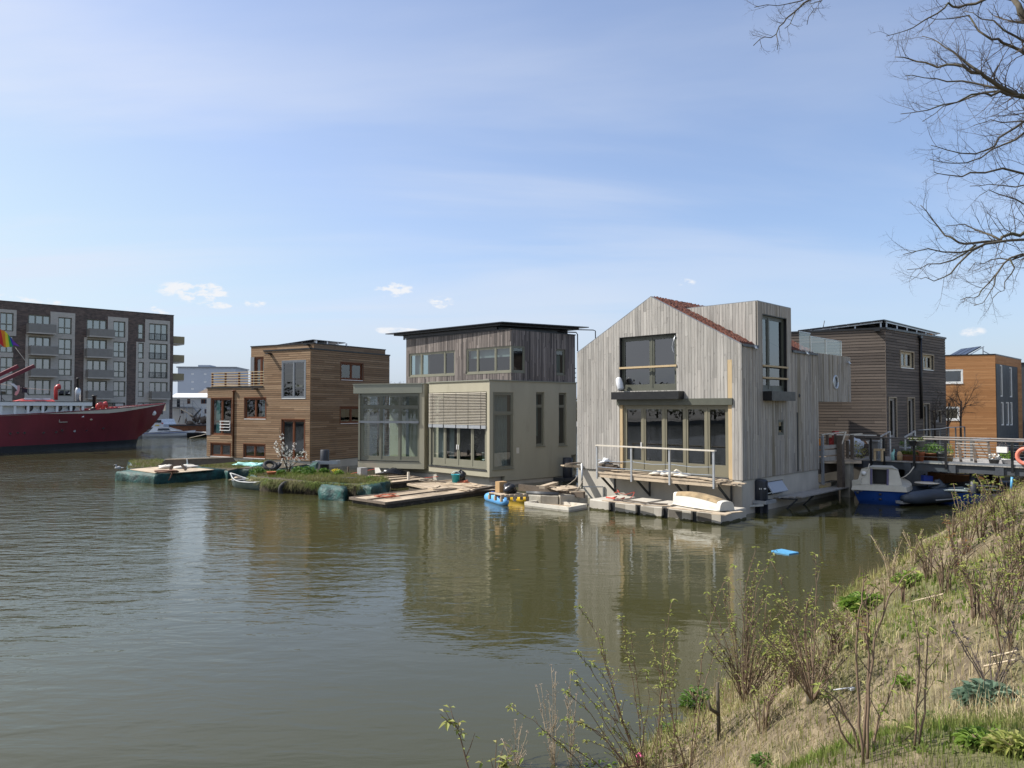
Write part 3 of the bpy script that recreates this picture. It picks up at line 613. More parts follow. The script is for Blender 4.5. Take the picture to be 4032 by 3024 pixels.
# ------------------------------------------------------------------ far buildings and trees
def far_things():
    r = thing('warehouse', 'big plain blue grey block with small white windows beyond the brick flats', 'building', (-80, 200, .85))
    a = aty(ZJ(640, 600), 200); F = Face(a[0], 200, 84); z1 = aty(ZJ(700, 128), 200)[2]
    ops = [F.rect(ZJ, x - 24, y - 14, x + 24, y + 14) for x in (912, 1140) for y in (243, 385, 513)]
    m = MB(); wall(F, m, [(0, .85), (14.6, .85)], [(0, z1), (14.6, z1)], ops, -.5, 0); m.fbox(F, 0, 14.6, .85, z1 - .2, -14, -13.5); m.fbox(F, 0, .5, .85, z1, -13.4, -.6); m.fbox(F, 14.1, 14.6, .85, z1, -13.4, -.6); m.build('wall', 'far_grey', r)
    m = MB(); m.fbox(F, -.3, 14.9, z1, z1 + .3, -14, .3); m.build('roof_edge', 'zinc_grey', r); m = MB(); m.fbox(F, 4.2, 7.2, z1 + .32, z1 + .9, -9, -3); m.build('roof_box', 'far_grey', r)
    for q in ops: window(r, F, q, 1, (), 'white_paint', 'dark_glass_pale', .05, .12, .03)
    # white two storey shed with white roof
    y = 126; a = aty(ZJ(535, 1000), y); F = Face(a[0], y, 82)
    r = thing('site_office', 'white two storey cabin with white metal roof beside the brick flats', 'building', (a[0] + 8, y + 2, .85))
    zt = F.pix(ZJ(800, 680))[1]; zr = F.pix(ZJ(800, 597))[1]; L = 19
    ops = [F.rect(ZJ, 627, 700, 682, 840), F.rect(ZJ, 815, 697, 873, 781), F.rect(ZJ, 1066, 700, 1180, 781), F.rect(ZJ, 1128, 880, 1180, 960), F.rect(ZJ, 1240, 697, 1300, 781), F.rect(ZJ, 700, 890, 760, 960)]
    m = MB(); wall(F, m, [(0, .85), (L, .85)], [(0, zt), (L, zt)], ops, -.2, 0); m.fbox(F, 0, L, .85, zt, -7, -6.8); m.fbox(F, 0, .2, .85, zt, -6.7, -.21); m.fbox(F, L - .2, L, .85, zt, -6.7, -.21); m.build('wall', 'white_cladding', r)
    m = MB(); m.hexa([F.P(-.3, zt, .3), F.P(L + .3, zt, .3), F.P(L + .3, zr, -3.5), F.P(-.3, zr, -3.5), F.P(-.3, zt + .12, .3), F.P(L + .3, zt + .12, .3), F.P(L + .3, zr + .12, -3.5), F.P(-.3, zr + .12, -3.5)])
    m.hexa([F.P(-.3, zt, -7.3), F.P(L + .3, zt, -7.3), F.P(L + .3, zr, -3.51), F.P(-.3, zr, -3.51), F.P(-.3, zt + .12, -7.3), F.P(L + .3, zt + .12, -7.3), F.P(L + .3, zr + .12, -3.51), F.P(-.3, zr + .12, -3.51)]); m.build('roof', 'white_paint', r)
    for i, q in enumerate(ops): window(r, F, q, 2 if i in (1, 2, 4) else 1, (), 'red_brown_timber' if i else 'dark_steel', 'dark_glass', .05, .09, .03, 'window' if i else 'door')
    m = MB(); s0 = ops[0]; zf = s0[2]; m.fbox(F, s0[0] - .4, s0[1] + 2.4, zf - .12, zf, .02, 1.2)
    for u in (s0[0] - .4, s0[0] + .8, s0[1] + .9, s0[1] + 2.3): m.fbox(F, u, u + .06, .85, zf + 1.0, 1.14, 1.2)
    m.bar(F.P(s0[0] - .4, zf + 1.0, 1.17), F.P(s0[1] + 2.4, zf + 1.0, 1.17), .06); m.bar(F.P(s0[0] - .4, zf + .5, 1.17), F.P(s0[1] + 2.4, zf + .5, 1.17), .05)
    m.bar(F.P(s0[1] + 2.4, zf, 1.0), F.P(s0[1] + 5.0, .9, 1.0), .9, .12); m.bar(F.P(s0[1] + 2.4, zf + 1.0, 1.17), F.P(s0[1] + 5.0, 1.9, 1.17), .06); m.build('staircase', 'galvanised', r)
    # brown pitched roof behind it
    y = 150; a = aty(ZJ(975, 592), y); b = aty(ZJ(1190, 470), y); c = aty(ZJ(1700, 470), y)
    r = thing('pitched_roof_house', 'brown pitched roof rising behind the white cabin', 'building', (b[0] + 3, y + 4, .85)); m = MB()
    m.prism([(a[0], y + .3), (c[0], y + .3), (c[0], y + 9), (a[0], y + 9)], .85, a[2] - .3); m.build('wall', 'far_grey', r); m = MB()
    m.hexa([(a[0] - .4, y, a[2] - .3), (c[0], y, a[2] - .3), (c[0], y + 9.4, a[2] - .3), (a[0] - .4, y + 9.4, a[2] - .3), (b[0], y + 4, b[2] + .6), (c[0] - 1, y + 4, b[2] + .6), (c[0] - 1, y + 5, b[2] + .6), (b[0], y + 5, b[2] + .6)]); m.build('roof', 'brown_roof', r)
    # site fence with green cloth
    y = 119; F = Face(aty(ZJ(540, 900), y)[0], y, 84); r = thing('site_fence', 'mesh fence with green cloth in front of the white cabin', 'fence', F.P(7, .85)); m = MB(); zt = F.pix(ZJ(800, 860))[1]
    for k in range(8):
        m.tube([F.P(k * 2.2, .85), F.P(k * 2.2, zt + .25)], .05, 6)
    for z in (1.1, zt): m.tube([F.P(0, z), F.P(15.4, z)], .04, 6)
    for k in range(60): m.tube([F.P(.25 * k + .1, 1.1), F.P(.25 * k + .1, zt)], .011, 4)
    m.build('post', 'galvanised', r); m = MB(); m.fbox(F, 7, 15.2, 1.0, 2.3, -.07, -.055); m.build('cloth', 'mint_cloth', r)
    # junk heap on rusty barge
    y0 = 106.5; F = Face(aty(ZJ(488, 1240), y0)[0], y0, 80); r = thing('work_barge', 'rusty low barge moored along the far quay', 'barge', F.P(6, 0))
    zt = F.pix(ZJ(700, 1165))[1]; m = MB(); m.fbox(F, 0, 17, -.3, zt, -4, 0); m.build('hull', 'rust', r); m = MB(); m.fbox(F, -.05, 17.05, zt - .12, zt + .02, .003, .12); m.build('rubbing_strake', 'dark_steel', r)
    m = MB(); R = random.Random(5)
    for k in range(60):
        u = R.gauss(6.0, 2.4); z = zt + abs(R.gauss(0, .55)) + .1; a = F.P(min(max(u, 1), 12), z, -R.uniform(.5, 3)); d = (R.uniform(-1, 1), R.uniform(-.5, .5), R.uniform(-.2, 1.2)); L = R.uniform(.3, 1.6)
        m.bar(a, tuple(p + q * L for p, q in zip(a, d)), R.uniform(.06, .3), R.uniform(.04, .2))
    for k in range(14): m.blob(F.P(R.gauss(6, 2.2), zt + R.uniform(.1, .8), -R.uniform(.6, 2)), (R.uniform(.3, .7), R.uniform(.3, .7), R.uniform(.25, .5)), seed=k, j=.3)
    o = m.build('scrap_heap', 'old_timber', None); tag(o, 'tangled heap of scrap and timber on the rusty barge', 'scrap heap')
    m = MB(); m.bar(aty(ZJ(690, 870), 105.4), aty(ZJ(930, 1010), 105.6), .35, .12); tag(m.build('beam', 'dock_board'), 'pale long beam slanting down over the scrap heap', 'beam')
    m = MB(); m.bar(aty(ZJ(935, 1020), 105.2), aty(ZJ(1070, 875), 105.4), .45, .16); tag(m.build('beam', 'dark_steel'), 'dark grey beam sticking up right out of the scrap heap', 'beam')
    # parked car nose
    c = aty(ZJ(300, 1185), 108.5); r = thing('parked_car', 'white car on the quay half hidden by the ship bow', 'car', (c[0] - .2, 108.5, .85)); m = MB(); prof = [(-.9, .25), (-.92, .7), (-.75, .95), (-.6, 1.42), (.6, 1.42), (.75, .95), (.92, .7), (.9, .25)]
    X = c[0] - .2; n = len(prof); vs = [(X + p, 108.5 + d, .95 + q) for d in (0, .5, 4.0) for p, q in prof]; vs = [((v[0] - X) * (.93 if i < n else 1) + X, v[1], v[2]) for i, v in enumerate(vs)]
    m.add(vs, [tuple(range(n))[::-1]] + [(i + k * n, i + 1 + k * n, i + 1 + (k + 1) * n, i + (k + 1) * n) for k in range(2) for i in range(n - 1)] + [tuple(range(2 * n, 3 * n))], False); m.build('body', 'car_paint', r)
    m = MB(); m.box(X, 108.55, 1.9, 1.1, .3, .36); m.build('rear_window', 'solar_cell', r); m = MB(); m.box(X, 108.45, 1.45, .55, .08, .13); m.build('number_plate', 'number_plate', r)
    for s in (-1, 1): m = MB(); m.lathe((X + s * .72, 109.2, .85), [(.0, 0), (.3, 0), (.3, .3), (0, .3)], 10); m.build('wheel', 'rubber', r); m = MB(); m.box(X + s * .72, 108.47, 1.72, .22, .1, .16); m.build('tail_lamp', 'bright_red', r)
    # bicycles on the quay
    for k, (px, py) in enumerate(((365, 1055), (470, 1050), (1075, 1040), (1130, 1030))):
        g = aty(ZJ(px, py), 112.5); b = (g[0], 112.5, .85); m = MB(); s = .34
        r = thing('bicycle', ('black bicycle parked by the ship bow on the quay', 'bicycle leaning beside another under the brick wall corner', 'bicycle parked before the green fence cloth, left of two', 'bicycle parked before the green fence cloth, right of two')[k], 'bicycle', b, 'bicycles on the far quay')
        for dx in (-.55, .55): m.ring((b[0] + dx, b[1], b[2] + s), s, .03, (0, 1, 0), 16, 5)
        m.build('wheel', 'rubber', r); m = MB(); P = lambda x, z: (b[0] + x, b[1], b[2] + z)
        for p, q in (((-.55, s), (-.15, .4)), ((-.15, .4), (.4, .85)), ((-.15, .4), (-.25, .9)), ((-.25, .85), (.4, .85)), ((.55, s), (.4, 1.0)), ((-.55, s), (-.25, .85)), ((.3, 1.0), (.5, 1.0))): m.tube([P(*p), P(*q)], .025, 5)
        m.box(b[0] - .25, b[1], b[2] + .9, .26, .12, .07); m.build('frame', 'black_steel', r)
    # mooring post of the far side and a dark open boat
    g = aty(ZJ(1010, 1330), 104); m = MB(); r = thing('open_boat', 'dark low open boat moored right of the white cruiser', 'boat', (g[0] + 3, 105, 0)); hullform(m, (g[0] - 1.8, 105.2, 0), 82, 8, 1.1, .55, .75); m.build('hull', 'hull_black', r)
    m = MB(); m.tube([(g[0] - 1.5, 104.2, .75), (g[0] + 2, 104.0, .62), (g[0] + 6, 104.5, .7)], .06, 6); m.build('gunwale', 'white_paint', r)
plain('dark_glass_pale', (.55, .6, .66), .2, .1, 1)
def hullform(m, c, hd, L, B, zs, zb, zk=-.2, n=14, transom=.7, fl=1.2):
    """boat hull: c = stern centre at water, heading to the bow; B = half beam, zs/zb = sheer height at stern/bow"""
    h = radians(hd); d = (sin(h), cos(h)); w = (cos(h), -sin(h)); vs = []; lev = 5
    for i in range(n + 1):
        t = i / n; b = B * (transom + (1 - transom) * min(1, t / .35) ** .7) * (1 - max(0, (t - .35) / .65) ** 2.4); top = zs + (zb - zs) * t ** 2 - .06 * sin(pi * t)
        for sgn in (1, -1):
            for k in range(lev):
                q = k / (lev - 1); y = b * (.55 + .45 * q ** .6) if k else b * .25; z = zk * (1 - t ** 4) + (top - zk * (1 - t ** 4)) * q; x = t * L + (.05 * L * q if i == n else .05 * L * q * t ** 3)
                vs.append((c[0] + d[0] * x + w[0] * y * sgn, c[1] + d[1] * x + w[1] * y * sgn, c[2] + z))
    W = 2 * lev; fs = []
    for i in range(n):
        a = i * W; b2 = a + W
        for k in range(lev - 1): fs += [(a + k, b2 + k, b2 + k + 1, a + k + 1), (a + lev + k, a + lev + k + 1, b2 + lev + k + 1, b2 + lev + k)]
        fs += [(a, a + lev, b2 + lev, b2)]
    for k in range(lev - 1): fs += [(k, k + 1, lev + k + 1, lev + k)]
    m.add(vs, fs, True)
    return lambda t, y, z: (c[0] + d[0] * t * L + w[0] * y, c[1] + d[1] * t * L + w[1] * y, c[2] + z)
far_things()
def leaf_cloud(m, c, r, n, s, R):
    for _ in range(n):
        while True:
            q = (R.uniform(-1, 1), R.uniform(-1, 1), R.uniform(-1, 1))
            if q[0] ** 2 + q[1] ** 2 + q[2] ** 2 < 1: break
        p = np.array([c[i] + r[i] * q[i] for i in range(3)]); a = np.array([R.gauss(0, 1) for _ in range(3)]); b = np.array([R.gauss(0, 1) for _ in range(3)]); a *= s / np.linalg.norm(a); b *= s / np.linalg.norm(b)
        m.add([p - a, p + b * .6, p + a, p - b * .6], [(0, 1, 2, 3)])
def far_trees():
    R = random.Random(3); m = MB()
    for k in range(150):
        az = radians(R.uniform(-150, -37) if k < 70 else R.uniform(-20, 12)); D = R.uniform(165, 200); h = R.uniform(7, 13) if k < 70 else R.uniform(3, 6)
        if -1 > math.degrees(az) > -12: h *= .7
        x, y = D * sin(az), D * cos(az); leaf_cloud(m, (x, y, .9 + h * .55), (h * .7, h * .7, h * .5), 460, .5, R); m.tube([(x, y, .5), (x, y, h * .7)], .3, 5)
    o = m.build('far_trees', 'far_foliage', org=(0, 0, 0)); o['kind'] = 'stuff'; o['label'] = 'hazy line of far trees across the basin'; o['category'] = 'far trees'
far_trees()
# ------------------------------------------------------------------ red ship
def ship():
    hd = radians(38); d = (sin(hd), cos(hd)); w = (cos(hd), -sin(hd)); B0 = (-39.0, 79.9)
    Q = lambda a, y, z: (B0[0] - d[0] * a + w[0] * y, B0[1] - d[1] * a + w[1] * y, z)   # a = metres aft of the stem at the waterline, y to starboard
    r = thing('red_ship', 'long dark red steel ship with white deckhouse moored before the brick flats', 'ship', Q(14, 0, 0))
    stem = [(-3.1, 4.42), (-2.95, 3.9), (-2.4, 2.9), (-1.7, 2.05), (-.9, 1.35), (-.25, .95), (0, .6), (.02, -.6)]
    def sheer(a): return 3.05 + 1.37 * max(0, 1 - (a + 3.1) / 26) ** 1.7
    def half(a, z):
        dk = 3.4 * (1 - max(0, 1 - (a + 3.1) / 13.5) ** 2.3); wl = 3.15 * (1 - max(0, 1 - a / 13) ** 1.8) if a > 0 else 0
        t = min(1, max(0, (z - .2) / (sheer(a) - .2))); 
        if a <= 0: zb = stem_z(a); t = max(0, (z - zb) / max(.05, sheer(a) - zb)); return dk * t ** .75
        return wl + (dk - wl) * t ** 1.2
    def stem_z(a):
        for (a0, z0), (a1, z1) in zip(stem[:-1], stem[1:]):
            if a0 <= a <= a1: return z0 + (z1 - z0) * (a - a0) / (a1 - a0 + 1e-9)
        return -.6
    A = [-3.1, -2.9, -2.6, -2.2, -1.7, -1.2, -.7, -.25, .01, .3, .8, 1.5, 2.5, 4, 6, 8, 10, 12, 14, 17, 20, 24, 28, 33]
    N = 9
    def skin(m, z0f, z1f, bul=0):
        rings = []
        for a in A:
            lo = max(z0f(a), stem_z(a) if a <= 0.015 else -.6); hi = max(lo + .001, z1f(a)); s = []
            for k in range(N):
                z = lo + (hi - lo) * k / (N - 1); s.append((half(a, z), z))
            rings.append(s)
        vs = []; 
        for sg in (1, -1):
            for a, s in zip(A, rings): vs += [Q(a, y * sg, z) for y, z in s]
        n = len(A); fs = []
        for i in range(n - 1):
            for k in range(N - 1):
                fs.append((i * N + k, i * N + k + 1, (i + 1) * N + k + 1, (i + 1) * N + k)); o = n * N
                fs.append((o + i * N + k, o + (i + 1) * N + k, o + (i + 1) * N + k + 1, o + i * N + k + 1))
        m.add(vs, fs, True)
    band = lambda a: .52 + .2 * max(0, 1 - a / 20)
    stk = lambda a: sheer(a) - .36 * min(1, max(0, (a + 3.1) / 6)) * max(0, 1 - max(0, a - 4) / 6) - .03
    m = MB(); skin(m, stk, sheer); m.build('top_strake', 'cream_paint', r); m = MB(); skin(m, band, lambda a: stk(a) - .002); hull = m.build('hull', 'hull_red', r)
    m = MB(); skin(m, lambda a: -.6, lambda a: min(band(a), max(stem_z(a), band(a)) if a > 0 else -.5)); m.build('boot_top', 'hull_black', r)
    # bulwark inside and deck
    m = MB(); vs = []
    for a in A:
        for sg in (1, -1): y = max(0, half(a, sheer(a)) - .06) * sg; vs += [Q(a, y, sheer(a) - .02), Q(a, max(0, half(a, sheer(a) - .75) - .08) * sg, sheer(a) - .75)]
    fs = []
    for i in range(len(A) - 1):
        k = 4 * i; fs += [(k, k + 1, k + 5, k + 4), (k + 2, k + 6, k + 7, k + 3), (k + 1, k + 3, k + 7, k + 5)]
    m.add(vs, fs); m.build('bulwark', 'cream_paint', r)
    m = MB()
    for sg in (1, -1): m.tube([Q(a, half(a, sheer(a)) * sg, sheer(a) + .03) for a in A], .05, 5)
    m.build('cap_rail', 'hull_red', r)
    m = MB(); m.ring(Q(-1.55, half(-1.55, 3.45) + .02, 3.42), .20, .05, (*w, 0), 16, 6); m.lathe(Q(-1.55, half(-1.55, 3.45) - .1, 3.42), [(0, 0), (.01, 0)], 6); m.build('hawse_pipe', 'white_paint', r)
    m = MB(); c = Q(-1.55, half(-1.55, 3.42) + .03, 3.42); m.blob(c, (.17, .17, .17), 8, 6, 0); m.build('hawse_plate', 'white_paint', r)
    def on_hull(p):     # point on the near hull side for a pixel
        dd = ray_dir(*p); best = None
        for i in range(800):
            t = 60 + i * .04; X = (dd[0] * t / dd[1], t, EYE + dd[2] * t / dd[1]); rx, ry = X[0] - B0[0], X[1] - B0[1]; a = -(rx * d[0] + ry * d[1]); y = rx * w[0] + ry * w[1]
            if y <= half(a, X[2]): return a, y, X[2]
        return 5, 3, 2
    for k, (x, y) in enumerate(((160, 1292), (275, 1275), (378, 1280), (675, 1277), (872, 1268), (963, 1245), (1157, 1252), (1340, 1238), (1605, 1208))):
        a, yy, z = on_hull(ZI(x, y)); m = MB(); m.ring(Q(a, yy + .01, z), .13, .03, (*w, 0), 14, 5); f = m.build('porthole', 'hull_red', r); m = MB()
        m.tube([Q(a, yy - .05, z), Q(a, yy + .03, z)], .12, 12, False); m.build('pane', 'curtain' if k == 6 else 'solar_cell', f)
    a, yy, z = on_hull(ZI(1415, 1075)); m = MB(); m.blob(Q(a, yy, z), (.14, .14, .1), 8, 6, 0); m.build('fairlead', 'dock_board', r)
    a, yy, z = on_hull(ZI(920, 1115)); a2, y2, z2 = on_hull(ZI(1045, 1112)); m = MB(); m.bar(Q(a, yy + .05, z), Q(a2, y2 + .05, z2), .07); m.bar(Q(a, yy + .05, z - .03), Q(a, yy + .05, z + .35), .05); m.build('rubbing_bar', 'silver_slat', r)
    # deckhouse: near wall recessed under a roof carried by posts
    CF = Face(*Q(0, 2.55, 0)[:2], 38 + 180)     # u runs aft
    ue = CF.pix(ZI(1238, 900))[0]; L = 27; zr0 = CF.pix(ZI(1000, 800), .55)[1]; zr1 = CF.pix(ZI(1000, 860), .55)[1]; zd = 3.15
    ph = [CF.pix(ZI(x, 893)) for x in (452, 676, 908, 1112)]
    m = MB(); m.fbox(CF, ue, ue + L, zd, zr1, -5.1, 0); h = m.build('deckhouse', 'white_paint', r)
    m = MB(); m.fbox(CF, ue - .9, ue + L, zr1 + .002, zr0, -5.6, .55); m.build('deckhouse_roof', 'white_paint', r)
    m = MB(); m.fbox(CF, ue - .92, ue + L, zr0, zr0 + .05, -5.65, .6); m.build('roof_trim', 'dark_steel', h)
    for x in (15, 232, 436, 668, 888, 1105, 1288):
        u = CF.pix(ZI(x, 930), .45)[0]; m = MB(); m.fbox(CF, u - .1, u + .1, 3.1, zr1, .32, .48); m.build('roof_post', 'white_paint', r)
    for u, z in ph:
        m = MB(); m.ring(CF.P(u, z, .02), .28, .06, (CF.n[0], CF.n[1], 0), 18, 6); f = m.build('porthole', 'dark_steel', r); m = MB(); m.tube([CF.P(u, z, -.02), CF.P(u, z, .015)], .26, 16, False); m.build('pane', 'dark_glass', f)
    # hatch cover
    u0 = CF.pix(ZI(830, 780), -1)[0]; u1 = CF.pix(ZI(285, 800), -1)[0]; z2 = CF.pix(ZI(560, 752), -1.6)[1]; m = MB()
    m.hexa([CF.P(u0, zr0 + .05, -.5), CF.P(u1, zr0 + .05, -.5), CF.P(u1, zr0 + .05, -2.8), CF.P(u0, zr0 + .05, -2.8), CF.P(u0 + .1, z2, -1.2), CF.P(u1 - .7, z2, -1.2), CF.P(u1 - .7, z2, -2.1), CF.P(u0 + .1, z2, -2.1)]); hc = m.build('hatch_cover', 'bright_red', r)
    for x in (475, 585, 700): u = CF.pix(ZI(x, 765), -1)[0]; m = MB(); m.fbox(CF, u - .45, u + .45, z2 - .12, z2 + .06, -1.3, -.95); m.build('skylight', 'white_paint', hc)
    # vents, chimneys
    def cowl(x, y0, y1, o, rr, name='cowl_vent', mt='bright_red'):
        u, z = CF.pix(ZI(x, y0), o); zt = CF.pix(ZI(x, y1), o)[1]; m = MB(); h = zt - z
        p = [CF.P(u, z, o), CF.P(u, z + h * .72, o), CF.P(u - .02, z + h * .88, o), CF.P(u - .14, z + h * .97, o), CF.P(u - .34, z + h, o)]; m.tube(p, [rr, rr, rr * 1.1, rr * 1.35, rr * 1.6], 12); m.build(name, mt, r)
    cowl(868, 770, 560, -2, .17); cowl(1518, 965, 845, -.5, .2); cowl(1598, 962, 840, -.3, .2)
    for x, y0, y1, rr, o in ((1208, 790, 430, .12, -2), (1465, 975, 700, .18, -1)):
        u, z = CF.pix(ZI(x, y0), o); zt = CF.pix(ZI(x, y1), o)[1]; m = MB(); m.lathe(CF.P(u, z, o), [(rr, 0), (rr, zt - z - .1), (rr * 1.5, zt - z - .08), (rr * 1.5, zt - z), (rr * .6, zt - z + .04)], 10); c = m.build('chimney', 'hull_black', r)
        if x == 1208: m = MB(); m.lathe(CF.P(u, z, o), [(.26, .0), (.26, 1.0), (.18, 1.25), (.13, 1.3)], 10); m.build('chimney_jacket', 'galvanised', c)
        else: m = MB(); m.lathe(CF.P(u, z, o), [(.32, 0), (.36, .35), (.2, .6)], 10); m.build('chimney_foot', 'hull_black', c)
    for x, y in ((1345, 962), (1115, 0), (1745, 935), (1800, 930)):
        if y == 0: continue
        u, z = CF.pix(ZI(x, y), -.2); m = MB(); m.lathe(CF.P(u, z - .1, -.2), [(.1, 0), (.1, .3), (.2, .34), (.2, .42), (.05, .44)], 10); m.lathe(CF.P(u + .4, z - .1, -.2), [(.1, 0), (.1, .3), (.2, .34), (.2, .42), (.05, .44)], 10); m.build('bollard', 'bright_red', r)
    for x, y in ((1118, 1148), (1165, 1148), (1280, 1135)):
        u, z = CF.pix(Z1(x, y), -2.3); m = MB(); m.blob(CF.P(u, z, -2.3), (.28, .28, .26), 8, 6, .1, x); m.build('winch', 'bright_red', r)
    # two red spars
    for x0, y0, x1, y1, o in ((-260, 500, 278, 245, -3.2), (-260, 610, 532, 240, -1.6)):
        a_ = CF.pix(ZI(x0, y0), o); b_ = CF.pix(ZI(x1, y1), o); m = MB(); m.bar(CF.P(a_[0], a_[1], o), CF.P(b_[0], b_[1], o), .24, .32); m.build('spar', 'hull_red', r)
    m = MB(); m.bar(*[CF.P(*CF.pix(ZI(x, y), -1.2), -1.2) for x, y in ((22, 800), (22, 655))], .05); m.bar(*[CF.P(*CF.pix(ZI(x, y), -1.2), -1.2) for x, y in ((22, 735), (85, 800))], .04); m.build('davit', 'hull_black', r)
    # clothes line with washing
    p0 = CF.pix(ZI(420, 578), -2); p1 = CF.pix(ZI(860, 622), -2); pl = CF.pix(ZI(-100, 505), -2); m = MB(); m.tube([CF.P(*pl, -2), CF.P(p0[0], p0[1] - .05, -2), CF.P(*p1, -2)], .018, 4); tag(m.build('washing_line', 'pale_rope'), 'thin washing line strung over the red ship to its cowl vent', 'line')
    def cloth(name, pts, mat, lab, cat, o=-2.0):
        m = MB(); P = [CF.pix(ZI(*p), o) for p in pts]; n = len(P); vs = [CF.P(u, z, o + .12 * sin(3.0 * u + 2 * z)) for u, z in P] + [CF.P(u, z, o + .12 * sin(3.0 * u + 2 * z) - .03) for u, z in P]
        m.add(vs, [tuple(range(n)), tuple(range(n, 2 * n))[::-1]] + [(i, (i + 1) % n, n + (i + 1) % n, n + i) for i in range(n)]); return tag(m.build(name, mat), lab, cat)
    cloth('laundry', [(150, 505), (215, 515), (262, 555), (262, 620), (225, 575)], 'cloth_white', 'pale cloth at the top end of the washing line over the ship', 'laundry')
    cloth('laundry', [(262, 545), (300, 540), (303, 620), (285, 665), (255, 700), (222, 690), (232, 640), (262, 622)], 'cloth_pink', 'pinkish cloth hanging between the pale and the black laundry', 'laundry')
    cloth('laundry', [(342, 565), (440, 575), (436, 650), (456, 706), (440, 690), (425, 658), (358, 652), (348, 685), (341, 640)], 'cloth_black', 'black shirt hanging on the washing line over the ship', 'laundry')
    # rainbow flag on a halyard, hanging at an angle
    r2 = thing('rainbow_flag', 'six stripe rainbow flag flying over the red ship at the left edge', 'flag', CF.P(CF.pix(Z1(20, 560), -1)[0], 6.5, -1))
    cols = ['stripe_red', 'stripe_orange', 'stripe_yellow', 'stripe_green', 'stripe_blue', 'stripe_purple']
    S0_ = [(-30, 380), (0, 398), (38, 412), (70, 440), (88, 458), (112, 480), (120, 490)]; S1_ = [(-20, 520), (38, 562), (60, 562), (95, 556), (126, 556), (130, 540), (186, 556)]
    for k in range(6):
        m = MB(); q = []
        for P0, P1 in ((S0_[k], S1_[k]), (S0_[k + 1], S1_[k + 1])):
            for t in range(5):
                p = lin(P0, P1, t / 4); u, z = CF.pix(Z1(*p), -1); q.append(CF.P(u, z, -1 + .15 * sin(u * 2.2 + z)))
        q2 = [(x, y + .02, z) for x, y, z in q]
        m.add(q + q2, [(t, t + 1, t + 6, t + 5) for t in range(4)] + [(10 + t, 15 + t, 16 + t, 11 + t) for t in range(4)], True); m.build('stripe', cols[k], r2)
    m = MB(); p_ = [CF.pix(Z1(x, y), -1) for x, y in ((140, 560), (230, 680), (268, 735))]; m.tube([CF.P(u, z, -1) for u, z in p_], .02, 4); m.build('halyard', 'pale_rope', r2)
ship()
def cruiser():
    c = atz(ZJ(-40, 1385)); r = thing('motor_boat', 'small white motor cruiser with dark windows moored under the ship bow', 'boat', (c[0] + 4, c[1] + .6, 0)); m = MB(); S = hullform(m, (c[0], c[1] + 1.2, 0), 82, 6.6, 1.15, .62, .9, transom=.85); m.build('hull', 'white_paint', r)
    m = MB(); m.tube([S(t, -1.15 * (1 - max(0, (t - .35) / .65) ** 2.4) - .02, .42 + .2 * t) for t in np.linspace(0, .97, 12)], .035, 5)
    m.tube([S(t, 1.15 * (1 - max(0, (t - .35) / .65) ** 2.4) + .02, .42 + .2 * t) for t in np.linspace(0, .97, 12)], .035, 5); m.build('rub_rail', 'hull_blue', r)
    m = MB(); m.hexa([S(.12, -.9, .6), S(.78, -.45, .8), S(.78, .45, .8), S(.12, .9, .6), S(.22, -.7, 1.35), S(.52, -.6, 1.3), S(.52, .6, 1.3), S(.22, .7, 1.35)]); cb = m.build('cabin', 'white_paint', r)
    m = MB()
    for sg in (-1, 1):
        m.hexa([S(.30, sg * .85, .88), S(.55, sg * .72, .9), S(.55, sg * .74, .9), S(.30, sg * .87, .88), S(.31, sg * .76, 1.15), S(.51, sg * .7, 1.15), S(.51, sg * .72, 1.15), S(.31, sg * .78, 1.15)])
    m.build('side_window', 'solar_cell', cb); m = MB()
    for t in (.8, .9, .97): m.tube([S(t, 0, .8), S(t, 0, 1.12)], .02, 4)
    m.tube([S(.78, 0, 1.1), S(.9, 0, 1.15), S(.98, 0, 1.0)], .02, 4); m.build('pulpit', 'galvanised', r)
cruiser()

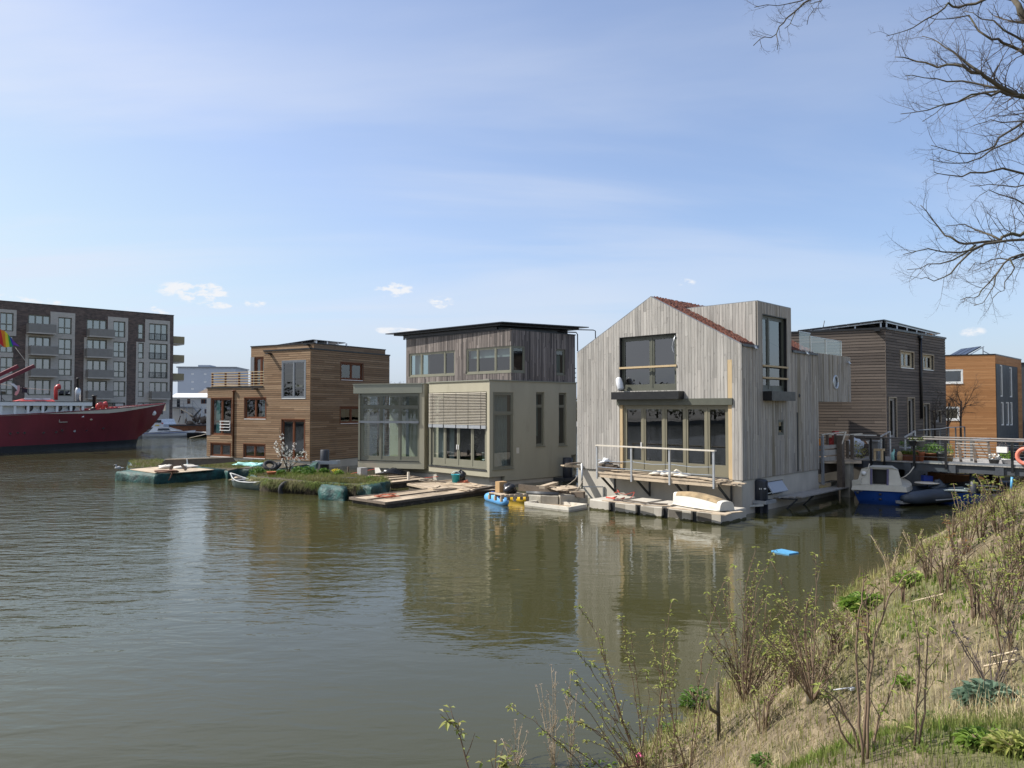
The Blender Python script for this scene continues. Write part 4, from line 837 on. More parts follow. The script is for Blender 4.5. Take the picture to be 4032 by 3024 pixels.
# ------------------------------------------------------------------ floating house clad in brown boards
def footprint_base(name, pts, z0, z1, mat, r):
    m = MB(); m.prism(pts, z0, z1); return m.build(name, mat, r)
def house_brown():
    C = (-13.12, 50.0); F = Face(*C, -60); S = Face(*C, 32); SB = .53
    r = thing('floating_house', 'brown horizontal board clad floating house with roof terrace left of the beige one', 'house', (C[0], C[1], 0))
    Lf = F.pix(Z2(88, 800))[0]; Ls = S.pix(Z2(1784, 300))[0]; zt = F.pix(Z2(1050, 222))[1]; ut = F.pix(Z2(615, 400))[0]; zter = F.pix(Z2(360, 585))[1]
    R = lambda *a: F.rect(Z2, *a)
    ops = [R(127, 682, 316, 1026), R(436, 678, 634, 874), R(788, 335, 1004, 683), R(782, 882, 996, 1248), R(121, 1104, 306, 1225), R(428, 1112, 627, 1240)]
    sops = [S.rect(Z2, 1330, 355, 1534, 512), S.rect(Z2, 1324, 766, 1534, 915)]
    bk = MB(); bk2 = MB()
    wall(F, bk, [(0, SB), (Lf, SB)], [(0, zt), (ut, zt), (ut, zter), (Lf, zter)], ops, -.2, 0)
    S_b = [(.2, SB), (Ls, SB)]; wall(S, bk, S_b, [(.2, zt), (Ls, zt)], sops, -.2, 0)
    K = Face(*F.P(Lf, 0)[:2], 32); K.n = (-S.n[0], -S.n[1]); bk.fbox(K, .2, Ls, SB, zter, -.2, 0); G = Face(*S.P(Ls, 0)[:2], -60); bk.fbox(G, 0.2, Lf - .2, SB, zter, .02, .2)
    wl = bk.build('inner_wall', 'interior', r); bk = MB(); wall(F, bk, [(0, SB), (Lf, SB)], [(0, zt), (ut, zt), (ut, zter), (Lf, zter)], ops, .0005, .004); wall(S, bk, S_b, [(.2, zt), (Ls, zt)], sops, .0005, .004); bk.fbox(Face(*F.P(ut, 0)[:2], 32), .01, Ls, zter, zt, -.02, .0); G_ = Face(*S.P(Ls, 0)[:2], -60); bk.fbox(G_, .2, ut, zter, zt, .02, .1); bk.build('membrane', 'roof_felt', r)
    b = MB(); boards_h(F, b, 0, Lf, SB, zter, ops, .142, .024, .032, seed=1); boards_h(F, b, 0, ut, zter, zt, ops, .142, .024, .032, seed=2); boards_h(S, b, .0, Ls, SB, zt, sops, .142, .024, .032, seed=3)
    b.fbox(F, -.03, 0, SB, zt, -.02, .035)
    U = Face(*F.P(ut, 0)[:2], 32); U.n = (-S.n[0], -S.n[1]); boards_h(U, b, 0, Ls, zter, zt, [], .142, .024, .032, seed=5); b.build('cladding', 'brown_cladding', r)
    # floors
    fl = MB()
    for z in (SB + .05, 2.95, 5.35): 
        A = [F.P(.25, z, -.25)[:2], F.P(Lf - .25, z, -.25)[:2], G.P(Lf - .25, z, .3)[:2], G.P(.25, z, .3)[:2]]; fl.prism(A[::-1], z, z + .15)
    fl.build('floor', 'bright_floor', r)
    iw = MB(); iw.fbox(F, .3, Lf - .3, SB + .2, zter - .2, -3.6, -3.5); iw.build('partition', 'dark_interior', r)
    # roof plates and black trims
    q = MB(); A = [F.P(0, 0, 0)[:2], F.P(ut, 0, 0)[:2], U.P(Ls, 0, 0)[:2], S.P(Ls, 0, 0)[:2]]; q.prism(A[::-1], zt - .12, zt - .02)
    B = [F.P(ut, 0, 0)[:2], F.P(Lf, 0, 0)[:2], K.P(Ls, 0, 0)[:2], U.P(Ls, 0, 0)[:2]]; q.prism(B[::-1], zter - .1, zter - .02); q.build('roof', 'roof_felt', r)
    e = MB(); P = lambda X, z: (X[0], X[1], z)
    for a, b2, z in ((F.P(-.03, 0, .02), F.P(ut + .02, 0, .02), zt + .02), (S.P(-.03, 0, .02), S.P(Ls + .03, 0, .02), zt + .02), (F.P(ut, 0, .03), F.P(Lf + .04, 0, .03), zter + .03), (K.P(0, 0, .03), K.P(Ls, 0, .03), zter + .03)):
        e.bar(P(a, z), P(b2, z), .12, .09)
    e.build('roof_edge', 'black_steel', r)
    # set-back top volume
    T = Face(*[F.P(.9, 0)[i] + S.u[i] * 1.2 for i in range(2)], -60); TS = Face(*T.o, 32); zT = T.pix(Z2(1072, 172))[1]; LT = T.pix(Z2(496, 300))[0]; LTs = TS.pix(Z2(1745, 240))[0]
    dr = T.rect(Z2, 530, 297, 640, 575); dr = (max(dr[0], ut - 1), dr[1], zter + .05, dr[3]); b = MB(); boards_h(T, b, 0, LT, zter, zT, [dr], .142, seed=7); boards_h(TS, b, 0, LTs, zt, zT, [], .142, seed=8); X = Face(*T.P(LT, 0)[:2], 32); X.n = (-S.n[0], -S.n[1]); boards_h(X, b, 0, LTs, zter, zT, [], .142, seed=9); b.build('top_storey', 'brown_cladding', r)
    m = MB(); A = [T.P(0, 0, -.02)[:2], T.P(LT, 0, -.02)[:2], X.P(LTs, 0, -.02)[:2], TS.P(LTs, 0, -.02)[:2]]; m.prism(A[::-1], zT - .1, zT - .01); m.fbox(TS, .01, LTs, zt, zT, -.05, -.002); wall(T, m, [(0, zter), (LT, zter)], [(0, zT), (LT, zT)], [dr], -.15, -.01); m.build('top_roof', 'roof_felt', r)
    m = MB()
    for a, c in ((T.P(-.03, 0, .02), T.P(LT + .03, 0, .02)), (TS.P(-.03, 0, .02), TS.P(LTs + .03, 0, .02))): m.bar(P(a, zT + .02), P(c, zT + .02), .1, .07)
    m.build('top_edge', 'black_steel', r)
    dw = window(r, T, dr, 2, (), 'red_brown_timber', 'window_glass', .03, .1, .07, 'terrace_door'); curtain(dw, T, dr[0] + .1, dr[0] + 1.0, dr[2] + .1, dr[3] - .1, -.25, .03, .2, 'mint_cloth', 'curtain')
    m = MB(); g = T.rect(Z2, 497, 295, 527, 575); m.fbox(T, g[0], LT, zter, dr[3], .03, .055); m.build('corner_panel', 'zinc_grey', r)
    # windows
    names = ('window', 'window', 'window', 'glazed_door', 'window', 'window')
    for k, q in enumerate(ops):
        w_ = window(r, F, q, 2, (), 'zinc_grey' if k == 2 else 'red_brown_timber', 'window_glass', .03 if k != 2 else -.035, .08, .06, names[k], sill='white_paint' if k not in (3, 0) else None)
        m = MB(); t = .05; o0, o1 = 0, .045
        for u0, u1, z0, z1 in ((q[0] - t, q[0], q[2] - t, q[3] + t), (q[1], q[1] + t, q[2] - t, q[3] + t), (q[0], q[1], q[3], q[3] + t)): m.fbox(F, u0 + .001, u1 - .001, z0, z1, -.1, o1)
        m.build('casing', 'zinc_grey' if k == 2 else 'red_brown_timber', w_)
        if k in (1,): curtain(w_, F, q[0] + .1, q[0] + .75, q[2] + .1, q[3] - .1)
        if k == 0: curtain(w_, F, q[1] - .5, q[1] - .1, q[2] + .1, q[3] - .1, mat='mint_cloth')
    for q in sops:
        w_ = window(r, S, q, 2, (), 'red_brown_timber', 'window_glass', .04, .08, .06, 'window', sill='white_paint'); m = MB()
        for u0, u1, z0, z1 in ((q[0] - .05, q[0], q[2] - .05, q[3] + .05), (q[1], q[1] + .05, q[2] - .05, q[3] + .05), (q[0], q[1], q[3], q[3] + .05), (q[0], q[1], q[2] - .09, q[2] - .045)): m.fbox(S, u0 + .001, u1 - .001, z0, z1, -.1, .06)
        m.build('casing', 'red_brown_timber', w_)
    m = MB(); g = R(90, 682, 127, 1026); m.fbox(F, ops[0][1] + .06, Lf + .03, g[2], g[3], .03, .055); m.fbox(K, -.05, .6, g[2], g[3], .0, .05); m.build('corner_panel', 'zinc_grey', r)
    # small white rail before the tall window, downpipe, spouts
    m = MB()
    for y in (897, 926, 953, 982):
        q = R(214, y - 3, 308, y + 3); m.fbox(F, q[0], q[1], q[2], q[3], .10, .14)
    q = R(214, 897, 308, 985)
    for u in (q[0] + .01, q[1] - .05): m.fbox(F, u, u + .04, q[2], q[3], .05, .10)
    m.build('window_guard', 'white_paint', r)
    m = MB(); q = R(330, 612, 345, 1240); u = (q[0] + q[1]) / 2; m.tube([F.P(u, q[2], .09), F.P(u, q[3] - .1, .09), F.P(u - .03, q[3], .2)], .055, 8); m.tube([F.P(u, q[3] - .02, .02), F.P(u - .2, q[3] - .02, .16)], .06, 8); m.build('downpipe', 'red_brown_timber', r)
    for p, FF in (((683, 270), F), ((553, 597), F), ((1040, 187), T)):
        u, z = FF.pix(Z2(*p)); m = MB(); m.fbox(FF, u - .12, u + .12, z - .04, z + .04, .02, .42); m.build('water_spout', 'black_steel', r)
    # terrace railing
    m = MB(); ur = F.pix(Z2(112, 500))[0]; z1 = F.pix(Z2(360, 440))[1]
    for z in np.linspace(zter + .16, z1, 6): m.fbox(F, ut, ur, z - .025, z + .025, -.10, -.065)
    for z in np.linspace(zter + .16, z1, 6): m.fbox(K, .3, Ls, z - .025, z + .025, -.30, -.26)
    rb = m.build('terrace_rail', 'fresh_larch', r)
    for x in (118, 240, 367, 490): u = F.pix(Z2(x, 500))[0]; m = MB(); m.fbox(F, u - .05, u + .05, zter, z1 + .03, -.20, -.102); m.build('rail_post', 'red_brown_timber', rb)
    # solar panels on the roof
    zs = aty(Z2(1072, 133), 51.3)[2]; p = [atz(Z2(1072, 133), zs), atz(Z2(1376, 163), zs), None, atz(Z2(735, 183), zs)]
    pr = p[1]; pl = p[3]; nn = (p[0][0], p[0][1]); p[2] = (pr[0] + pl[0] - nn[0], pr[1] + pl[1] - nn[1], zs); m = MB(); m.prism([q[:2] for q in p], zs - .05, zs); sr = m.build('solar_panel', 'solar_cell', r)
    for t in (.02, .35, .68, .95):
        x = lin(p[0], p[1], t); y = lin(p[0], p[3], t)
        for q in (x, y): m = MB(); m.box(q[0] + .12 * S.u[0] * 2, q[1] + .12 * S.u[1] * 2, zT + .03, .09, .09, zs - .05 - zT - .03, radians(30)); m.build('support', 'white_paint', sr)
    base = [F.P(.02, 0, -.04)[:2], F.P(Lf - .02, 0, -.04)[:2], G.P(Lf - .02, 0, 0)[:2], G.P(.02, 0, 0)[:2]]; footprint_base('concrete_hull', base[::-1], -.6, SB - .03, 'concrete', r)
house_brown()

# ------------------------------------------------------------------ beige rendered floating house
H2C = (-1.14, 39.0); F2 = Face(*H2C, -43); S2 = Face(*H2C, 47)
def house_beige():
    r = thing('floating_house', 'beige rendered floating house with timber upper storey under a wide solar roof', 'house', (H2C[0], H2C[1], 0)); dp = 1.05
    zt = F2.pix(Z3(1210, 577))[1]; zb = F2.pix(Z3(1222, 1368))[1]; Lb = F2.pix(Z3(725, 596))[0]; Ls = S2.pix(Z3(1928, 700))[0]; zc = .22
    Wm = F2.shift(0, -dp)       # main wall plane behind the bays
    R = lambda *a: F2.rect(Z3, *a); RS = lambda *a: S2.rect(Z3, *a)
    zf = F2.pix(Z3(960, 672))[1]; op = R(770, 672, 1196, 1290); zsill = op[2]
    sops = [RS(1246, 673, 1414, 1298), RS(1599, 673, 1668, 1110), RS(1784, 678, 1848, 1105), RS(1885, 1182, 1935, 1300)]
    sops[3] = (sops[3][0], min(Ls - .05, sops[3][1]), *sops[3][2:])
    m = MB(); wall(F2, m, [(.0, zb), (Lb, zb)], [(.0, zt), (Lb, zt)], [(op[0], Lb - .0, op[2], op[3])], -.22, 0)
    wall(S2, m, [(.22, zb), (dp + .0, zb), (dp, zc), (Ls, zc)], [(.22, zt), (Ls, zt)], sops, -.22, 0)
    BL = Face(*F2.P(Lb, 0)[:2], 47); BL.n = (-S2.n[0], -S2.n[1]); m.fbox(BL, .225, dp, zb, zsill, -.2, 0); m.fbox(BL, .225, dp, op[3], zt, -.2, 0)
    nops = [Wm.rect(Z3, 730, 690, 768, 955), Wm.rect(Z3, 724, 1030, 764, 1290)]
    wall(Wm, m, [(Lb + .01, zc), (10.5, zc)], [(Lb + .01, zt - .02), (10.5, zt - .02)], nops, -.22, 0)
    G = Face(*S2.P(Ls, 0)[:2], -43); m.fbox(G, 0.22, 10.5, zc, zt, .02, .22); m.fbox(Face(*Wm.P(10.3, 0)[:2], 47), .25, Ls - dp, zc, zt, -.2, 0)
    m.build('wall', 'render_beige', r)
    m = MB(); z = (zsill - .25)
    m.hexa([(*F2.P(.25, 0, -.25)[:2], z), (*F2.P(Lb - .05, 0, -.25)[:2], z), (*F2.P(10.2, 0, -7.2)[:2], z), (*F2.P(.25, 0, -6.3)[:2], z)] + [(*F2.P(.25, 0, -.25)[:2], z + .2), (*F2.P(Lb - .05, 0, -.25)[:2], z + .2), (*F2.P(10.2, 0, -7.2)[:2], z + .2), (*F2.P(.25, 0, -6.3)[:2], z + .2)]); m.build('floor', 'bright_floor', r)
    m = MB(); m.fbox(F2, .3, 10, zc, zt, -4.6, -4.5); m.build('partition', 'interior', r)
    m = MB(); A = [F2.P(.05, 0, -.05)[:2], F2.P(Lb - .05, 0, -.05)[:2], F2.P(Lb - .05, 0, -dp - .05)[:2], F2.P(10.4, 0, -dp - .05)[:2], G.P(10.4, 0, .05)[:2], G.P(.05, 0, .05)[:2]]; m.prism(A[::-1], zt - .14, zt - .03); m.build('roof', 'roof_felt', r)
    m = MB(); P = lambda X, z: (X[0], X[1], z)
    for a, b in ((F2.P(-.03, 0, .0), F2.P(Lb + .03, 0, .0)), (S2.P(0.05, 0, .0), S2.P(Ls, 0, .0)), (Wm.P(Lb, 0, 0), Wm.P(10.5, 0, 0))): m.bar(P(a, zt + .025), P(b, zt + .025), .12, .05)
    m.build('parapet_cap', 'fascia_green_grey', r)
    # glazing of the right bay, four leaves, lowered silver blind, corner post
    pst = F2.pix(Z3(1200, 1000))[0]
    w_ = window(r, F2, (op[0] + .12, Lb - .12, op[2] + .02, op[3] - .02), 4, (.70,), 'frame_green_grey', 'window_glass', .10, .09, .075, 'folding_door', botrail=.32)
    m = MB(); m.fbox(F2, op[0] - .0, op[0] + .115, op[2], op[3], -.19, -.03); m.fbox(F2, Lb - .115, Lb, op[2], op[3], -.19, -.03); m.build('corner_post', 'frame_green_grey', w_)
    m = MB(); m.fbox(F2, op[0], Lb, op[2] - .05, op[2], -.1, .04); m.build('threshold', 'dark_steel', w_)
    bl = R(770, 676, 1194, 968); z0 = F2.pix(Z3(980, 966))[1]; z1 = F2.pix(Z3(980, 940))[1]; m = MB(); n = 21; a0, a1 = op[0] + .04, Lb - .02
    for k in range(n):
        z = z1 + .02 + (op[3] - .03 - z1) * k / n; m.hexa([F2.P(a0, z, .05), F2.P(a1, z, .05), F2.P(a1, z + .008, .05), F2.P(a0, z + .008, .05), F2.P(a0, z + .048, -.01), F2.P(a1, z + .048, -.01), F2.P(a1, z + .056, -.01), F2.P(a0, z + .056, -.01)])
    m.build('venetian_blind', 'silver_slat', w_); m = MB(); m.fbox(F2, a0, a1, z0, z1, -.02, .05); m.build('blind_bottom_rail', 'galvanised', w_)
    m = MB()
    for t in (.08, .29, .5, .72, .93): u = a0 + (a1 - a0) * t; m.fbox(F2, u - .03, u + .03, z0 - .02, z1 + .01, .051, .06); m.fbox(F2, u - .006, u + .006, z1, op[3], .047, .052)
    m.build('blind_clip', 'black_steel', w_)
    m = MB()
    for t in (.485, .515): u = a0 + (a1 - a0) * t; m.fbox(F2, u - .02, u + .02, zsill + .95, zsill + 1.2, -.10, -.06)
    m.build('handle', 'white_paint', w_)
    for ua, ub in ((Lb - .95, Lb - .3), (Lb - 1.7, Lb - 1.35), (.5, .8)): curtain(w_, F2, ua, ub, zsill + .1, op[3] - .3, -.42)
    # side windows
    q = sops[0]; w_ = window(r, S2, q, 1, (.725,), 'frame_green_grey', 'window_glass', .03, .08, .06, 'bay_side_window', sill='frame_green_grey'); curtain(w_, S2, q[0] + .15, q[1] - .2, q[2] + .1, q[3] - .1, -.3, .05, .17)
    for q in sops[1:3]: w_ = window(r, S2, q, 1, (.74,), 'frame_green_grey', 'window_glass', .09, .06, .05, 'narrow_window', sill='frame_green_grey'); curtain(w_, S2, q[0] + .05, q[1] - .1, q[2] + .5, q[3] - .1, -.45)
    window(r, S2, sops[3], 1, (), 'frame_green_grey', 'window_glass', .09, .06, .05, 'hatch_window', sill='frame_green_grey')
    for q in nops: window(r, Wm, q, 1, (.62,) if q is nops[0] else (.4,), 'frame_green_grey', 'window_glass', .05, .06, .045, 'narrow_window', sill='frame_green_grey')
    m = MB(); q = RS(1438, 1125, 1460, 1172); m.fbox(S2, q[0], q[1], q[2], q[3], .001, .008); m.build('filler_patch', 'cream_paint', r)
    # left bay: projecting glazed box turned a little further round
    L0 = (-5.02, 44.05); LF = Face(*L0, -71); RL = lambda *a: LF.rect(ZL, *a); ll = LF.pix(ZL(118, 900))[0]; lp = LF.pix(ZL(1072, 900))[0]; zlo = LF.pix(ZL(600, 1436))[1]; zsl = LF.pix(ZL(600, 1330))[1]; zhd = LF.pix(ZL(600, 270))[1]; ztp = LF.pix(ZL(600, 132))[1]
    LR = Face(*L0, 19)
    m = MB(); dpt = 2.2; m.fbox(LF, 0, ll, zlo, zsl, -dpt, 0); m.fbox(LF, 0, lp, zsl + .001, zhd, -.3, -.01); m.fbox(LF, 0.0, .2, zsl + .001, zhd, -dpt, -.302); m.fbox(LF, 0, .12, zhd, ztp, -dpt, 0); m.build('bay_wall', 'render_beige', r)
    m = MB(); m.fbox(LF, .13, ll + .32, zhd, ztp, -dpt, .03); m.build('bay_fascia', 'fascia_green_grey', r); m = MB(); m.fbox(LF, -.02, ll + .35, ztp, ztp + .05, -dpt, .06); m.build('bay_cap', 'fascia_green_grey', r)
    q = (lp + .02, ll - .12, zsl + .02, zhd - .02); w_ = window(r, LF, q, 3, (.80,), 'frame_green_grey', 'window_glass', .10, .08, .075, 'bay_window', botrail=.2, fr=(.335, .655))
    m = MB(); m.fbox(LF, ll - .11, ll, zsl, zhd, -.2, -.02); m.build('corner_post', 'frame_green_grey', w_); m = MB(); m.fbox(LF, lp, ll, zsl, zsl + .035, -.09, .02); m.build('threshold', 'hull_black', w_)
    LL = Face(*LF.P(ll, 0)[:2], 19); LL.n = (-LR.n[0], -LR.n[1]); gq = MB(); gq.quad(LL.P(.25, zsl, -.06), LL.P(dpt, zsl, -.06), LL.P(dpt, zhd, -.06), LL.P(.25, zhd, -.06)); gq.build('end_pane', 'window_glass', w_)
    zbm = LF.pix(ZL(600, 735))[1]; zbt = LF.pix(ZL(600, 700))[1]; m = MB(); n = 19
    for k in range(n):
        z = zbt + .02 + (zhd - .05 - zbt) * k / n; m.fbox(LF, lp + .05, ll - .1, z, z + .008, -.03, .03)
    m.build('venetian_blind', 'slat_grey', w_); m = MB(); m.fbox(LF, lp + .03, ll - .08, zbm, zbt, -.03, .04); m.build('blind_bottom_rail', 'zinc_grey', w_)
    for ua, ub in ((.9, 1.1), (2.5, 2.9)): curtain(w_, LF, lp + ua, min(lp + ub, ll - .3), zsl + .1, zhd - .2, -.5, .04, .2)
    # upper storey in vertical battens
    TC = (H2C[0] + 1.62 * S2.u[0] + .13 * F2.u[0], H2C[1] + 1.62 * S2.u[1] + .13 * F2.u[1]); T = Face(*TC, -46); TS = Face(*TC, 47); z0 = zt - .05; z1 = T.pix(Z3(1405, 158))[1]; LT = T.pix(Z3(541, 400))[0]; LTs = TS.pix(Z3(1914, 400))[0]
    w1 = T.rect(Z3, 566, 345, 938, 540); w2 = T.rect(Z3, 1030, 305, 1403, 516); w3 = TS.rect(Z3, 1410, 300, 1506, 505); w4 = TS.rect(Z3, 1760, 322, 1834, 530); w1 = (w1[0], min(w1[1], LT - .12), w1[2], w1[3]); w2 = (.0, w2[1], w2[2], w2[3]); w3 = (.0, w3[1], w2[2], w2[3])
    b = MB(); boards_v(T, b, [(0, z0), (LT, z0)], [(0, z1), (LT, z1)], [w1, w2], .066, .026, .036, 0, (1.5, 3.5), .004, 11, .12); boards_v(TS, b, [(0, z0), (LTs, z0)], [(0, z1), (LTs, z1)], [w3, w4], .066, .026, .036, 0, (1.5, 3.5), .004, 12, .12); b.build('batten_cladding', 'batten_cladding', r)
    m = MB(); wall(T, m, [(0, z0), (LT, z0)], [(0, z1), (LT, z1)], [w1, w2], -.2, -.002); wall(TS, m, [(.2, z0), (LTs, z0)], [(.2, z1), (LTs, z1)], [(.2, w3[1], w3[2], w3[3]), w4], -.2, -.002)
    TG = Face(*TS.P(LTs, 0)[:2], -46); m.fbox(TG, .2, LT, z0, z1, .02, .2); KL = Face(*T.P(LT, 0)[:2], 47); KL.n = (-TS.n[0], -TS.n[1]); wall(KL, m, [(.2, z0), (LTs, z0)], [(.2, z1), (LTs, z1)], [(.25, 1.6, w1[2], w1[3])], -.15, 0)
    A = [T.P(.02, 0, -.02)[:2], T.P(LT, 0, -.02)[:2], TG.P(LT, 0, .1)[:2], TG.P(.02, 0, .1)[:2]]; m.prism(A[::-1], z1 - .12, z1 - .01); m.build('upper_inner_wall', 'dark_interior', r)
    m = MB()
    for a, c in ((T.P(-.04, 0, .01), T.P(LT + .04, 0, .01)), (TS.P(-.04, 0, .01), TS.P(LTs + .04, 0, .01))): m.bar(P(a, z1 + .02), P(c, z1 + .02), .1, .05)
    m.build('upper_roof_edge', 'black_steel', r)
    ww = window(r, T, w1, 3, (), 'frame_green_grey', 'window_glass', .0, .07, .05, 'upper_window', fr=(.22, .73), sill='frame_green_grey'); curtain(ww, T, w1[1] - .95, w1[1] - .15, w1[2], w1[3], -.3, .01, .12, 'curtain')
    ww = window(r, T, w2, 3, (), 'frame_green_grey', 'window_glass', .0, .07, .05, 'upper_window', fr=(.34, .74), sill='frame_green_grey'); m = MB(); m.fbox(T, w2[0] + .15, w2[1] - .15, w2[3] - .55, w2[3] - .05, -.22, -.2); m.build('roller_blind', 'curtain', ww)
    window(r, TS, (w3[0] + .075, *w3[1:]), 1, (), 'frame_green_grey', 'window_glass', .0, .07, .05, 'upper_window', sill='frame_green_grey'); ww = window(r, TS, w4, 1, (), 'frame_green_grey', 'window_glass', .03, .06, .05, 'upper_window', sill='frame_green_grey'); curtain(ww, TS, w4[0] + .1, w4[1] - .1, w4[2], w4[3] - .3, -.3)
    m = MB(); zm = F2.pix(Z3(1000, 1200))[1]; gq = MB(); gq.quad(KL.P(.25, w1[2], -.05), KL.P(1.6, w1[2], -.05), KL.P(1.6, w1[3], -.05), KL.P(.25, w1[3], -.05)); gq.build('end_pane', 'window_glass', r)
    # solar roof: thin plate on beams over the upper storey
    zs = z1 + .42; a_ = atz(Z3(1320, 95), zs); l_ = atz(Z3(368, 194), zs); r_ = atz(Z3(2030, 139), zs); k_ = (l_[0] + r_[0] - a_[0], l_[1] + r_[1] - a_[1], zs)
    m = MB(); m.prism([q[:2] for q in (a_, r_, k_, l_)], zs - .05, zs); sr = m.build('solar_roof', 'solar_cell', r); m = MB(); ce = lin(a_, k_, .5)
    I = [lin(q, ce, .09) for q in (a_, r_, k_, l_)]; m.prism([q[:2] for q in I], zs - .16, zs - .052); I = [lin(q, ce, .2) for q in (a_, r_, k_, l_)]
    for q, s in zip(I, I[1:] + I[:1]): m.bar((q[0], q[1], zs - .25), (s[0], s[1], zs - .25), .14, .17)
    for q in I: m.box(q[0], q[1], z1, .1, .1, zs - .34 - z1)
    m.build('roof_frame', 'black_steel', sr)
    m = MB(); q = [aty(Z3(x, y), 43.0) for x, y in ((1750, 178), (1822, 181), (1925, 184), (1937, 200), (1938, 338))]; m.tube(q, .035, 6); q = [aty(Z3(x, y), 43.2) for x, y in ((1930, 162), (2065, 165), (2083, 172), (2084, 240))]; m.tube(q, .03, 6); q = [aty(Z3(x, y), 43.0) for x, y in ((1822, 160), (1822, 192))]; m.tube(q, .04, 6); m.build('pipe', 'black_steel', r)
    m = MB()
    for y in (478, 515, 553): q = aty(Z3(1898, y), 44); q2 = aty(Z3(1925, y + 1), 44); m.bar(q, q2, .05)
    m.build('ladder_rung', 'black_steel', r)
    base = [S2.P(.25, 0, -.06)[:2], F2.P(Lb, 0, -.3)[:2], F2.P(Lb + .01, 0, -dp + .1)[:2], F2.P(10.45, 0, -dp + .1)[:2], F2.P(10.45, 0, -Ls)[:2], S2.P(Ls - .02, 0, -.06)[:2]]
    footprint_base('concrete_hull', base[::-1], -.6, min(zb, zc) - .02, 'concrete', r)
    mm = MB(); mm.prism([S2.P(.25, 0, -.3)[:2], F2.P(Lb - .1, 0, -.4)[:2], F2.P(Lb - .1, 0, -dp - .3)[:2], S2.P(dp + .3, 0, -.3)[:2]][::-1], zc - .019, zb + .0); mm.build('bay_bracket', 'concrete', r)
    # chair inside
    c = F2.P(1.35, zsill - .03, -.95); t = thing('dining_chair', 'white spindle back chair behind the glass doors of the beige house', 'chair', c); m = MB(); m.lathe((c[0], c[1], c[2] + .44), [(0, 0), (.21, 0), (.22, .02), (.2, .04), (0, .04)], 14); m.build('seat', 'white_paint', t)
    for k, (dx, dy) in enumerate(((-.14, -.14), (.14, -.14), (-.14, .14), (.14, .14))): m = MB(); m.tube([(c[0] + dx * 1.35, c[1] + dy * 1.35, c[2]), (c[0] + dx, c[1] + dy, c[2] + .44)], .017, 6); m.build('leg', 'white_paint', t)
    m = MB(); pts = []
    for k in range(7): a = radians(-60 + 20 * k - 90); pts.append((c[0] + .24 * cos(a), c[1] + .24 * sin(a), c[2] + .84)); m.tube([(c[0] + .17 * cos(a), c[1] + .17 * sin(a), c[2] + .47), pts[-1]], .008, 5)
    m.tube(pts, .02, 6); m.build('backrest', 'white_paint', t)
plain('slat_grey', (.22, .24, .23), .4, .05, 2)
house_beige()
